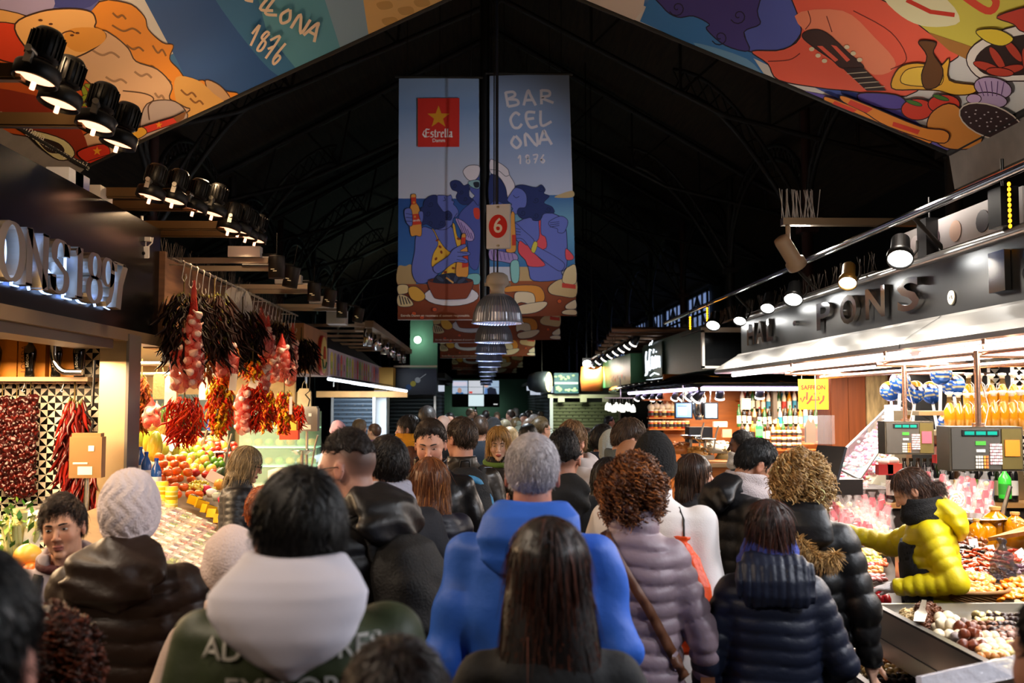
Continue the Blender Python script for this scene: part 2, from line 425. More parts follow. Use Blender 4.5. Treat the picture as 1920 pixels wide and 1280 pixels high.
  if st=='curly':
   u=np.cross(fl,nn);ph=q.uniform(0,6.28,n)[:,None,None];rr=o.get('curl',.009);tw=o.get('turns',11)
   w=(fl*.75+np.array((0,0,-.3)))[:,None,:]
   pa=p[:,None,:]+w*t*ln[:,None,None]*.55+rr*(np.cos(ph+tw*t)*u[:,None,:]+np.sin(ph+tw*t)*nn[:,None,:])+nn[:,None,:]*.008
  else:
   if st in('long','bob','bun','pony'):
    hr=np.clip(np.hypot(nn[:,0],nn[:,1]),0,1);hr=np.where(nn[:,2]<0,1.,hr);th0=np.arcsin(hr)[:,None,None];u_=t*ln[:,None,None];Rc=.095  # round the skull, then straight down
    th1=np.minimum(th0+u_/Rc,math.pi/2);hv_=nn*(1,1,0);hv_/=np.linalg.norm(hv_,axis=1,keepdims=True)+1e-6
    pa=p[:,None,:]+hv_[:,None,:]*Rc*(np.sin(th1)-np.sin(th0))-np.array((0,0,1.))*(Rc*(np.cos(th0)-np.cos(th1))+np.maximum(0,u_-Rc*(math.pi/2-th0)))+q.normal(size=(n,1,3))*(.012,.012,0)*t+nn[:,None,:]*.002
   else:pa=p[:,None,:]+fl[:,None,:]*t*ln[:,None,None]+nn[:,None,:]*(t*(1.15-t)*lift*ln[:,None,None])+np.array((0,0,-.25))*(t**2)*ln[:,None,None]*(st not in('spiky',))
  r0=o.get('sr',.0016 if near>1 else .0024)
  rd=np.repeat((r0*(1-.8*np.linspace(0,1,K)))[None],n,0)if st!='curly' else np.full((n,K),r0*1.3)
  v=q.lognormal(0,o.get('cv',.35),n)[:,None];hi=np.array(lin(o.get('hi',col)));mixv=q.uniform(0,1,n)[:,None]**2
  strands(b,pa,rd,3,np.clip((base*(1-mixv)+hi*mixv)*v,0,1))
 return b
PEOPLE=[]
def person(label,px,py,Y,th,skin='#c08a70',hair=('short','#1a120e',{}),jk=('coat','#1a1a20',{}),tr='#16171c',fem=False,hy=0.,hp=0.,hr=0.,lean=0.,bulk=1.,
near=0,face=False,arms=('down','down'),hat=None,glasses=False,group=None,shade=None,eyes='#2a1a10',brow='#1a100b',lips='#a8635a',legs=True,curl=.5,glove=None,ht=None,xshift=0.):
 seed=len(PEOPLE)*7+3;q=np.random.RandomState(seed)
 jt,jc,jo=jk
 HM=Matrix.Rotation(R(hy),3,'Z')@Matrix.Rotation(R(-hp),3,'X')@Matrix.Rotation(R(hr),3,'Y')
 hs=.965 if not fem else .945
 npos=np.array((0,.0,1.535));HMn=np.array(HM);hc=npos+HMn@np.array((0,.012,.098))
 def bend(V):
  if not lean:return V
  V=np.array(V,float);w=np.clip((V[:,2]-.88)/.40,0,1);w=w*w*(3-2*w);a=R(lean)*w
  y=V[:,1];z=V[:,2]-.98;o=V.copy();o[:,1]=y*np.cos(a)+z*np.sin(a);o[:,2]=.98+z*np.cos(a)-y*np.sin(a)
  return o
 if ht is None:ht=.018+(hair[2].get('top',.02)if hair else 0)*.6
 T=P(px,py,Y);tp=bend((hc+HMn@np.array((0,-.012,.122*hs+ht)))[None])[0]
 s=T.z/tp[2];rot=np.array(Matrix.Rotation(R(th),3,'Z'));off=rot@np.array((tp[0],tp[1],0))*s
 root=thing('person',label,'person',(T.x-off[0]+xshift,T.y-off[1],0),R(th),group)
 PEOPLE.append((label,round(s*1.75,2),round(T.x,2),Y));root['h']=s
 fin=lambda V:bend(np.asarray(V,float))*s
 hfin=lambda V:fin(hc+(np.asarray(V)*hs)@HMn.T)
 # ---- body: one closed surface
 hh=.0045 if(near>1 and face)else(.006 if near>1 else(.0065 if face else(.008 if near else .013)))
 c16=.022 if near else .03
 G=Grid(axis2([(-.36,c16),(-.12,hh),(.12,c16),(.36,0)]),axis2([(-.2,c16),(-.13,hh),(max(.14,hc[1]+.14),c16),(.52,0)]),axis2([(-.01,.03),(1.36,hh if face else hh*1.3),(hc[2]+.15,0)]))
 A9=((-9,)*3,(9,)*3)
 tw=.17 if not fem else .155
 G.op(lambda x,y,z:d_loft(x,y,z,[(.84,.15,.10,0),(.98,.155,.10,0),(1.10,.135,.09,0),(1.28,tw,.10,0),(1.405,tw,.09,-.01),(1.46,.11,.07,-.015)]),*A9)
 for sg in(-1,1):
  E,Wr=[np.array(p)for p in(ARM[arms[(sg+1)//2]]if isinstance(arms[(sg+1)//2],str)else arms[(sg+1)//2])]
  E=E*(sg,1,1);Wr=Wr*(sg,1,1);Sh=np.array((sg*min(.165,((.196 if not fem else .176)*jo.get('sh',1.)-.03)*bulk*.97),-.01,1.41))
  G.op(lambda x,y,z:d_cap(x,y,z,Sh,E,.045,.036)[0],np.minimum(Sh,E)-.08,np.maximum(Sh,E)+.08,k=.03)
  G.op(lambda x,y,z:d_cap(x,y,z,E,Wr,.037,.029)[0],np.minimum(Wr,E)-.08,np.maximum(Wr,E)+.08,k=.02)
  hp_,kn,an=np.array((sg*.085,0,.90)),np.array((sg*.095,.015,.48)),np.array((sg*.10,-.01,.05))
  G.op(lambda x,y,z:d_cap(x,y,z,hp_,kn,.075,.05)[0],*A9,k=.02);G.op(lambda x,y,z:d_cap(x,y,z,kn,an,.05,.036)[0],*A9,k=.02)
 nb=hc+HMn@np.array((0,-.028,-.06));rn=.057 if not fem else .047
 G.op(lambda x,y,z:d_cap(x,y,z,(0,-.02,1.40),nb,rn*1.12,rn)[0],(-.2,-.2,1.3),(.2,.25,1.7),k=.03)
 hi_=HMn/hs
 def hd(x,y,z):
  X,Yy,Z=x-hc[0],y-hc[1],z-hc[2]
  lx=X*hi_[0,0]+Yy*hi_[1,0]+Z*hi_[2,0];ly=X*hi_[0,1]+Yy*hi_[1,1]+Z*hi_[2,1];lz=X*hi_[0,2]+Yy*hi_[1,2]+Z*hi_[2,2]
  return head_sdf(lx,ly,lz,fem)*hs
 G.op(hd,hc-.19,hc+.19,k=.014)
 V,Q=G.mesh();hv=((V-hc)@HMn)/hs
 col=np.tile(np.array(lin(skin)),(len(V),1));ax=np.abs(hv[:,0])
 red=np.exp(-((ax-.04)/.02)**2-((hv[:,2]+.03)/.022)**2)*(hv[:,1]>.04)+.8*((ax>.079)&(np.abs(hv[:,2])<.04))+.6*np.exp(-(ax/.014)**2-((hv[:,2]+.03)/.015)**2)*(hv[:,1]>.09)
 col*=1-red[:,None]*np.array((.0,.16,.16))
 lp=(((ax/.0235)**2+((hv[:,2]+.068)/.0125)**2)<1)&(hv[:,1]>.082)
 col[lp]=lin(lips)
 mouth=lp&(np.abs(hv[:,2]+.0682)<.0022);col[mouth]*=.45
 if shade:  # clipped hair and stubble, dense where it grows
  sc=np.array(lin(shade[0]));zl=np.interp(hv[:,1],*HAIRLINE)
  g=np.clip((hv[:,2]-zl)/.08,0,1)**.7*shade[1]
  if len(shade)>2:g=np.maximum(g,shade[2]*np.clip((-.045-hv[:,2])/.02,0,1)*np.clip((hv[:,1]-.02)/.03,0,1)*np.clip((hv[:,2]+.125)/.015,0,1)*~lp)
  g=g*(ax<.083);col=col*(1-g[:,None])+sc*g[:,None]
 b=B();b.add(fin(V),Q,0,col,True)
 for sg in(-1,1):
  E,Wr=[np.array(p)for p in(ARM[arms[(sg+1)//2]]if isinstance(arms[(sg+1)//2],str)else arms[(sg+1)//2])]
  E=E*(sg,1,1);Wr=Wr*(sg,1,1);d=(Wr-E)/np.linalg.norm(Wr-E)
  upv=np.array((-sg,0,0))if d[2]<-.75 else np.array((0,0,1.));xx=np.cross(d,upv);xx/=np.linalg.norm(xx);zz=np.cross(xx,d)
  Vh,Qh=hand_geo(curl);Vh=Vh.copy()
  if xx[0]*-sg<0 and d[2]>=-.75 or(d[2]<-.75 and xx[1]<0):Vh[:,0]*=-1;Qh=Qh[:,::-1]
  Vw=Wr+Vh@np.stack([xx,d,zz])
  if glove:
   gb=B();gb.add(fin(Wr+(Vh*1.12)@np.stack([xx,d,zz])),Qh,0,(1,1,1),True);gb.build('glove',mat('white_cotton_glove',glove,.9,bump=.3,bs=200),root)
  else:b.add(fin(Vw),Qh,0,lin(skin),True)
 b.build('body',SKINM,root)
 if face:
  ec=np.array(lin(eyes))
  for sg in(-1,1):
   b=B();op=.0056 if face==1 else .0028;th_=np.linspace(-1,1,15);vv=[];cc=[];zoff=0 if face==1 else-.003
   for i,u in enumerate(th_):
    for j,w in enumerate(np.linspace(-1,1,9)):
     xx=u*.0138;zz=w*op*math.sqrt(max(0,1-u*u))*(1 if w>0 else .8);yy=.0875+.004*(1-u*u)-.18*max(0,abs(u)-.2)*.012-.002*w*w
     vv.append((sg*.031+xx,yy-.12*(abs(u*.0138)**1)*(1 if sg*u>0 else 0),.0065+zz+zoff))
     rr=math.hypot(xx,zz);c_=np.array((.5,.46,.43))if rr>.0058 else(ec if rr>.0025 else np.array((.005,)*3))
     if abs(w)>.85 or abs(u)>.97:c_=np.array((.03,.018,.012))if w>0 else np.array((.35,.2,.16))
     cc.append(c_)
   F_=np.array([(i*9+j,i*9+j+1,i*9+10+j,i*9+9+j)for i in range(14)for j in range(8)])[:,::-1]
   b.add(hfin(vv),F_,0,np.array(cc),True);b.build('eye',EYEM,root)
   b=B();pp=[(sg*(.012+.036*t),.0995-.019*t**2-.003*t,.0255+.006*math.sin(t*2.4)-.003*t)for t in np.linspace(0,1,7)]
   b.tube(hfin(pp),np.array([.0018,.0034,.0038,.0036,.003,.0022,.001])*s,6,0,brow);b.build('eyebrow',HAIRM,root)
   # ---- clothes
 hem=jo.get('hem',.74);coll=jo.get('collar',1.54);bk=bulk*(1. if jt!='puffer' else 1.05)
 shw=(.196 if not fem else .176)*jo.get('sh',1.)
 hipw=.185 if not fem else .19
 TT=[(hem,(hipw+.015)*bk,.145*bk,0),(.95,hipw*bk,.14*bk,0),(1.10,(hipw-.008)*bk,.13*bk,0),(1.27,shw*bk,.137*bk,-.005),(1.375,shw*bk,.128*bk,-.012),(1.432,shw*.9*bk,.112*bk,-.018),(1.474,shw*.62*bk,.098,-.02),(1.507,.092,.088,-.016),(coll,.088,.086,-.008)]
 up_=jo.get('up',0);TT=[(z+up_*np.clip((z-1.2)/.2,0,1)*(1-.8*np.clip((z-1.44)/.07,0,1)),w,d,c)for z,w,d,c in TT]
 jh=.0085 if near>1 else(.011 if near else .018)
 ym=max([.30]+[(ARM[a_]if isinstance(a_,str)else a_)[1][1]+.09 for a_ in arms]);G=Grid(axis(-.40,.40,jh),axis(-.27,ym,jh),axis(hem-.02,coll+.02,jh))
 per=jo.get('per',.062);amp=jo.get('amp',.013)if jt=='puffer' else 0;fold=jo.get('fold',.004 if jt=='puffer' else .006)
 ph=q.uniform(0,1)
 def quil(u,w=1.):return amp*w*(np.abs(np.sin(np.pi*u/per))**.55-.6)if amp else 0
 def torso(x,y,z):
  d=d_loft(x,y,z,TT)
  qz=z+.007*np.sin(11*x+2*ph)+.004*np.sin(25*x+9*y)+jo.get('vee',0)*np.abs(x)
  return d-quil(qz,np.clip((coll-.03-z)/.03,.2,1))-fold*pnoise(x+ph,y,z)
 G.op(torso,*A9)
 for sg in(-1,1):
  E,Wr=[np.array(p)for p in(ARM[arms[(sg+1)//2]]if isinstance(arms[(sg+1)//2],str)else arms[(sg+1)//2])]
  E=E*(sg,1,1);Wr=Wr*(sg,1,1);Sh=np.array((sg*(shw-.03)*bk,-.012,1.405+up_))
  L1=np.linalg.norm(E-Sh);L2=np.linalg.norm(Wr-E);ar=jo.get('arm',1.)*bk
  def up(x,y,z):
   d,t=d_cap(x,y,z,Sh,E,.068*ar,.058*ar);return d-quil(t*L1+ph*.02)-fold*pnoise(x,y+ph,z,1.3)
  def lo(x,y,z):
   d,t=d_cap(x,y,z,E,Wr,.058*ar,.045*ar);return d-quil(t*L2+ph*.03)-fold*1.2*pnoise(x+ph,y,z,1.5)
  G.op(up,np.minimum(Sh,E)-.12,np.maximum(Sh,E)+.12,k=.03)
  G.op(lo,np.minimum(Wr,E)-.12,np.maximum(Wr,E)+.12,k=.018)
  dW=(Wr-E)/L2  # the sleeve ends square at the wrist
  G.op(lambda x,y,z:np.maximum(-((x-Wr[0])*dW[0]+(y-Wr[1])*dW[1]+(z-Wr[2])*dW[2]),np.sqrt((x-Wr[0])**2+(y-Wr[1])**2+(z-Wr[2])**2)-.1),Wr-.12,Wr+.12,mode='s')
 G.D=np.maximum(G.D,(hem-G.z)[None,None,:].astype(np.float32))
 G.op(lambda x,y,z:np.maximum(np.sqrt(x**2+(y-.005-(z-1.48)*.35)**2)-rn*1.22,1.485-z+0*x),(-.2,-.2,1.4),(.2,.2,1.7),mode='s',k=.012)
 if jo.get('open'):G.op(lambda x,y,z:np.maximum(np.abs(x)-.012-np.maximum(0,z-1.2)*jo['open'],.03-y),(-.3,0,hem),(.3,.4,1.6),mode='s',k=.01)
 V,Q=G.mesh();b=B();b.add(fin(V),Q,0,(1,1,1),True)
 mn={'puffer':dict(r=.46,bump=.12,bs=38),'coat':dict(r=.8,bump=.12,bs=90,var=.08,vs=6),'leather':dict(r=.3,bump=.12,bs=30),'hoodie':dict(r=.92,bump=.08,bs=300),'fleece':dict(r=.95,bump=.14,bs=220),'rain':dict(r=.55,bump=.2,bs=16)}[jt]
 JM=mat(f'{jt}_{jc}',jc,**mn);b.build('jacket',JM,root);root['j']=1
 if jo.get('lining'):
  b=B();b.tube(fin([(.10*math.sin(a),-.012+.092*math.cos(a)*-1,coll-.045+.02*math.cos(a))for a in np.linspace(0,2*math.pi,25)[:-1]]),.02*s,10,closed=True)
  b.build('collar',mat('collar_'+jo['lining'],jo['lining'],.8,bump=.3,bs=60),root)
 hood=jo.get('hood')
 if hood:
  hcx=jo.get('hoodcol',jc);k_=jo.get('hk',1.)
  Gh=Grid(axis(-.24,.24,jh),axis(-.33,.16,jh),axis(1.08,1.66,jh))
  if hood=='roll':
   Th=[(1.345,.05,.02,-.155),(1.39,.125*k_,.042,-.165),(1.44,.15*k_,.062,-.150),(1.50,.140*k_,.075,-.125),(1.55,.105*k_,.06,-.09),(1.575,.07,.035,-.075)]
  elif hood=='flat':
   Th=[(1.37,.08,.018,-.155),(1.41,.138,.03,-.162),(1.47,.155,.045,-.150),(1.53,.138,.055,-.118),(1.565,.10,.05,-.085)]
  else:  # a big soft hood hanging to a point
   Th=[(1.425,.012,.02,-.185),(1.455,.058,.035,-.185),(1.495,.108,.05,-.175),(1.535,.138,.06,-.155),(1.565,.142,.072,-.130),(1.59,.122,.08,-.10),(1.61,.10,.08,-.07),(1.62,.09,.07,-.06)]
  hq=jo.get('hquilt',0)
  Gh.op(lambda x,y,z:d_loft(x,y,z,Th,2.)-jo.get('hn',.008 if hood=='roll' else .006)*pnoise(x,y,z+ph,2.4 if hood=='roll' else 1.6)-(hq*(np.abs(np.sin(np.pi*x/.032))**.6-.6)if hq else 0),*A9)
  Gh.op(lambda x,y,z:d_loft(x,y,z,[(1.45,.115,.10,-.02),(1.50,.115,.105,-.015),(1.54,.10,.095,-.01)],2.)-.004*pnoise(x,y,z,2),*A9,k=.03)
  Gh.op(lambda x,y,z:np.maximum(np.sqrt(x**2+(y+.012)**2)-rn*1.3,1.47-z+0*x),*A9,mode='s',k=.02)
  if jo.get('hopen',1):Gh.op(lambda x,y,z:np.maximum(np.abs(x)-.02-(y>0)*.03,.02-y)+0*z,*A9,mode='s',k=.01)
  V,Q=Gh.mesh();b=B();b.add(fin(V),Q,0,(1,1,1),True)
  b.build('hood',JM if hcx==jc else mat(f'hood_{hcx}',hcx,.9,bump=.05,bs=300),root)
  if jo.get('fur'):
   pth=np.array([(.13*math.sin(a),-.13-.06*abs(math.cos(a)),1.40+.10*math.cos(a))for a in np.linspace(-2.4,2.4,30)])if jo.get('furpath')is None else np.array(jo['furpath'])
   b=B();n=1500;i=q.uniform(0,len(pth)-1.01,n);i0=i.astype(int);c=pth[i0]+(pth[i0+1]-pth[i0])*(i-i0)[:,None]
   dv=q.normal(size=(n,3));dv/=np.linalg.norm(dv,axis=1,keepdims=True);t=np.linspace(0,1,4)[None,:,None]
   pa=c[:,None,:]+dv[:,None,:]*(t*q.uniform(.03,.06,n)[:,None,None])+np.array((0,0,-.02))*t**2
   fc=np.array(lin(jo['fur']))*q.lognormal(0,.4,n)[:,None]
   strands(b,fin(pa.reshape(-1,3)).reshape(n,4,3),np.repeat((.0028*(1-.8*t[0,:,0]))[None],n,0),3,np.clip(fc,0,1));b.build('fur_trim',HAIRM,root)
 if jo.get('scarf'):
  b=B();V2=[]
  Gs=Grid(axis(-.18,.18,.011),axis(-.18,.2,.011),axis(1.38,1.62,.011))
  zt=jo.get('scarfz',0)
  Gs.op(lambda x,y,z:d_loft(x,y,z-zt,[(1.45,.125,.12,0),(1.49,.128,.125,.005),(1.54,.113,.112,.006),(1.585,.098,.10,.008)],2.)-.006*(np.abs(np.sin(60*(z+.3*x+.2*y)))-.5)-.004*pnoise(x,y,z,2.5),*A9)
  Gs.op(lambda x,y,z:np.maximum(np.sqrt(x**2+(y-.0)**2)-rn*1.12,1.47-z+0*x),*A9,mode='s',k=.015)
  V,Q=Gs.mesh();b.add(fin(V),Q,0,(1,1,1),True);b.build('scarf',mat('scarf_'+jo['scarf'],jo['scarf'],**KNIT),root)
  # ---- trousers and shoes
 if legs:
  G2=Grid(axis(-.22,.22,.025),axis(-.16,.16,.025),axis(.05,1.02,.03))
  G2.op(lambda x,y,z:d_loft(x,y,z,[(.82,.165,.115,0),(.92,.17,.12,0),(1.0,.155,.11,0)]),*A9)
  for sg in(-1,1):
   hp_,kn,an=np.array((sg*.088,0,.88)),np.array((sg*.098,.012,.48)),np.array((sg*.102,-.01,.08))
   G2.op(lambda x,y,z:d_cap(x,y,z,hp_,kn,.088,.068)[0]-.004*pnoise(x,y,z,2),*A9,k=.02);G2.op(lambda x,y,z:d_cap(x,y,z,kn,an,.068,.055)[0]-.004*pnoise(x,y,z,2.4),*A9,k=.02)
  V,Q=G2.mesh();b=B();b.add(fin(V),Q,0,(1,1,1),True);b.build('trousers',mat('trousers_'+tr,tr,.85,bump=.2,bs=120),root)
  for sg in(-1,1):
   b=B();pr=[(.0,0),(.044,.0),(.050,.018),(.047,.05),(.038,.075),(.03,.10),(0,.10)]
   for i,(yy,k1)in enumerate(((-.06,.8),(0,.95),(.06,1),(.12,.95),(.165,.7))):pass
   prof=[(-.085,.030,.085),(-.06,.040,.10),(-.01,.042,.10),(.05,.044,.075),(.11,.047,.058),(.16,.040,.045),(.185,.018,.03)]
   V=[];n=10
   for y_,w_,h_ in prof:
    for j in range(n):
     a=j*2*math.pi/n;V.append((sg*.105+w_*math.cos(a),y_,h_/2+h_/2*math.sin(a)))
   Fs=[(i*n+j,i*n+(j+1)%n,(i+1)*n+(j+1)%n,(i+1)*n+j)for i in range(6)for j in range(n)]+[tuple(range(n))[::-1],tuple(range(6*n,7*n))]
   b.add(fin(np.array(V)),Fs,0,(1,1,1),True);b.build('shoe',SHOEM,root)
   # ---- hair, hats, spectacles
 if hair:
  b=hair_mesh(hair[0],hair[1],hair[2],near,seed);b.v=[hfin(v)for v in b.v];b.build('hair',HAIRM,root)
 if hat:
  kind,hcol=hat[:2];ho=hat[2]if len(hat)>2 else{}
  Gq=Grid(axis(-.16,.16,.006 if near>1 else .009),axis(-.19,.18,.006 if near>1 else .009),axis(-.1,.26,.006 if near>1 else .009))
  t=ho.get('t',.022);tall=ho.get('tall',.04)
  def hatf(x,y,z):
   d=d_ell(x,y+.016,z-.035,(.0765+t,.098+t,.092+tall))
   an=np.arctan2(x,y+.016)
   if kind=='beanie':d=d-.0022*np.sin(an*62)
   elif kind=='cable':d=d-.007*np.abs(np.sin(an*7+1.2*np.sin(z*62)))-.0016*np.sin(an*30+40*z)*np.sin(z*190)
   else:d=d-.006*pnoise(x,y,z,2.)
   lim=np.interp(y,[-.12,-.04,.06,.11],ho.get('lim',[-.055,-.02,.03,.05]))
   return np.maximum(d,(lim-z))
  Gq.op(hatf,*A9)
  if kind!='soft':Gq.op(lambda x,y,z:np.maximum(np.maximum(d_ell(x,y+.016,z-.025,(.084+t,.106+t,.12+t)),np.interp(y,[-.12,-.04,.06,.11],ho.get('lim',[-.055,-.02,.03,.05]))-z),z-np.interp(y,[-.12,-.04,.06,.11],ho.get('lim',[-.055,-.02,.03,.05]))-.045),*A9,k=.006)
  if ho.get('pom'):Gq.op(lambda x,y,z:np.sqrt(x**2+(y+.03)**2+(z-.19)**2)-.035-.004*pnoise(x,y,z,9),*A9)
  if kind=='cap':Gq.op(lambda x,y,z:d_ell(x,y-.12,z-.05,(.075,.06,.010)),*A9,k=.01)
  V,Q=Gq.mesh();b=B();b.add(hfin(V),Q,0,(1,1,1),True)
  b.build('hat',mat('knit_'+hcol,hcol,**KNIT),root)
 if glasses:
  b=B();rr=.0016 if near else .002
  for sg in(-1,1):
   b.tube(hfin([(sg*.034+.022*math.cos(a),.107-.004*abs(math.cos(a)),.004+.0165*math.sin(a))for a in np.linspace(0,2*math.pi,21)[:-1]]),rr*s,6,closed=True)
   b.tube(hfin([(sg*.056,.104,.010),(sg*.075,.085,.012),(sg*.083,.02,.012),(sg*.084,-.012,.010),(sg*.082,-.03,-.008)]),rr*1.25*s,6)
  b.tube(hfin([(-.012,.109,.006),(0,.112,.009),(.012,.109,.006)]),rr*s,6);b.build('spectacles',GLASM,root)
 root['_G']=0;del root['_G'];del root['j'];del root['h']
 info=dict(root=root,fin=fin,hfin=hfin,G=G,s=s,Gh=None);return info
def surf(info,x,z,back=True,off=.006):
 """y on the back (or front) of the jacket at local x, z"""
 G=info['G'];i=np.clip(np.searchsorted(G.x,x),1,len(G.x)-1);k=np.clip(np.searchsorted(G.z,z),1,len(G.z)-1)
 col=G.D[i,:,k]if np.isscalar(x)else None
 j=np.nonzero(col<0)[0]
 if not len(j):return None
 j=j[0]if back else j[-1];j2=j-1 if back else j+1
 t=col[j]/(col[j]-col[j2]);y=G.y[j]+t*(G.y[j2]-G.y[j]);return y-off if back else y+off
 # ------------------------------------------------------------ the hall
WOODROOF=mat('roof_boards','#3a2c20',.85,var=.35,vs=3,stretch=(6,.4,6))
IRON=mat('painted_iron','#2c2622',.6,var=.2,vs=4)
FLOORM=mat('wet_concrete_floor','#4a4540',.45,var=.25,vs=1.5)
WALLM=mat('dark_hall_wall','#191714',.9,var=.2,vs=1)
GREENW=mat('green_plaster','#3e5a4c',.85,var=.15,vs=1)
RZ,EZ,EX,RX=11.2,6.4,8.6,.35
b=B();b.span((-8.7,-6,-.2),(8.7,84,0));struct(b.build('floor',FLOORM))
for sd,nm in((-1,'left'),(1,'right')):
 b=B();sl=math.atan2(RZ-EZ,EX+abs(RX));b.span((sd*EX,-6,0),(sd*(EX+.2),84,EZ+.2));struct(b.build('wall_'+nm,WALLM))
 b=B();M=frame((RX,39,RZ),(sd*EX-RX,0,EZ-RZ),(0,1,0));ln=math.hypot(EX-sd*RX,RZ-EZ);A=np.array(M)
 b.T=M;zz=1 if sd<0 else-1
 b.box((ln/2,0,-.05*zz*-1),(ln+.3,90,.06));
 for i in range(22):b.box((.3+i*ln/22,0,.06*-zz*-1*-1),(.10,90,.12))
 struct(b.build('ceiling_'+nm,WOODROOF))
b=B();b.span((-8.7,83.8,0),(8.7,84,11.5));struct(b.build('wall_back',WALLM))
b=B();b.span((-8.7,-6.2,0),(8.7,-6,11.5));struct(b.build('wall_front',WALLM))
def rod(b,p,q,r,n=6):b.cyl(p,q,r,n=n)
for y in range(0,84,6):  # roof trusses, one object each
 b=B()
 for sd in(-1,1):
  a=Vector((RX,y,RZ-.25));e=Vector((sd*EX,y,EZ-.25));m=Vector((RX,y,RZ-1.9));k=Vector((sd*EX*.52,y,EZ+.75))
  rod(b,a,e,.075);rod(b,e,k,.05);rod(b,k,m,.05)
  for t in(.2,.4,.6,.8):
   u=a.lerp(e,t);w=e.lerp(k,(1-t)/.5 if t>.5 else 1)if t>.5 else m.lerp(k,t/.5)
   rod(b,u,w,.03);w2=a.lerp(e,t+.12 if t<.8 else .9);rod(b,w,w2,.025)
 struct(b.build('trim_truss',IRON))
for sd in(-1,1):  # iron columns with lattice arches between them
 for i,y in enumerate(range(13,80,6)):
  x=sd*6.3;b=B();b.cyl((x,y,0),(x,y,5.4),.11,n=12);b.box((x,y,.25),(.4,.4,.5));b.box((x,y,5.2),(.34,.34,.12));b.cyl((x,y,5.2),(x,y,7.6),.09,n=10)
  struct(b.build('trim_column',mat('red_iron','#4a2a22',.6)if i%2 else IRON))
  if y<76:
   b=B();n=22;up=[];lo=[]
   for j in range(n+1):
    t=j/n;u=y+6*t;ht=2.0*math.sqrt(max(0,1-(2*t-1)**2))
    lo.append((x,u,5.2+ht));up.append((x,u,5.65+ht*.92 if 0<j<n else 5.65))
   b.tube(lo,.05,6);b.tube(up,.045,6)
   for j in range(n):rod(b,lo[j],up[j+1],.018,4);rod(b,up[j],lo[j+1],.018,4)
   struct(b.build('trim_arch',IRON))
  b=B()  # curved bracket out to the truss
  pr=[(x-sd*2.6*t,y,5.0+2.9*math.sin(t*1.57))for t in np.linspace(0,1,12)];pq=[(px_+sd*.0,y,z+.45)for px_,_,z in pr]
  b.tube(pr,.05,6);b.tube(pq,.04,6)
  for j in range(11):rod(b,pr[j],pq[j+1],.016,4);rod(b,pq[j],pr[j+1],.016,4)
  struct(b.build('trim_bracket',IRON))
PANE=mat('dusk_window_pane','#8fa6d8',.3,e=.55,ec='#8ea8e0')
for i,y in enumerate((37,42,47,52,58,64,70)):
 f=B();g=B();g.box((8.52,y+1.9,4.9),(.04,3.5,2.3));
 for t in range(5):f.box((8.47,y+.15+t*.875,4.9),(.08,.09,2.4))
 for z in(3.7,4.5,5.3,6.1):f.box((8.47,y+1.9,z),(.08,3.6,.08))
 f.cyl((8.46,y+.15,4.6),(8.46,y+1.9,6.0),.05,n=5);f.cyl((8.46,y+3.65,4.6),(8.46,y+1.9,6.0),.05,n=5)
 w=struct(f.build(f'window_{i + 1}',IRON));g.build('pane',PANE,w)
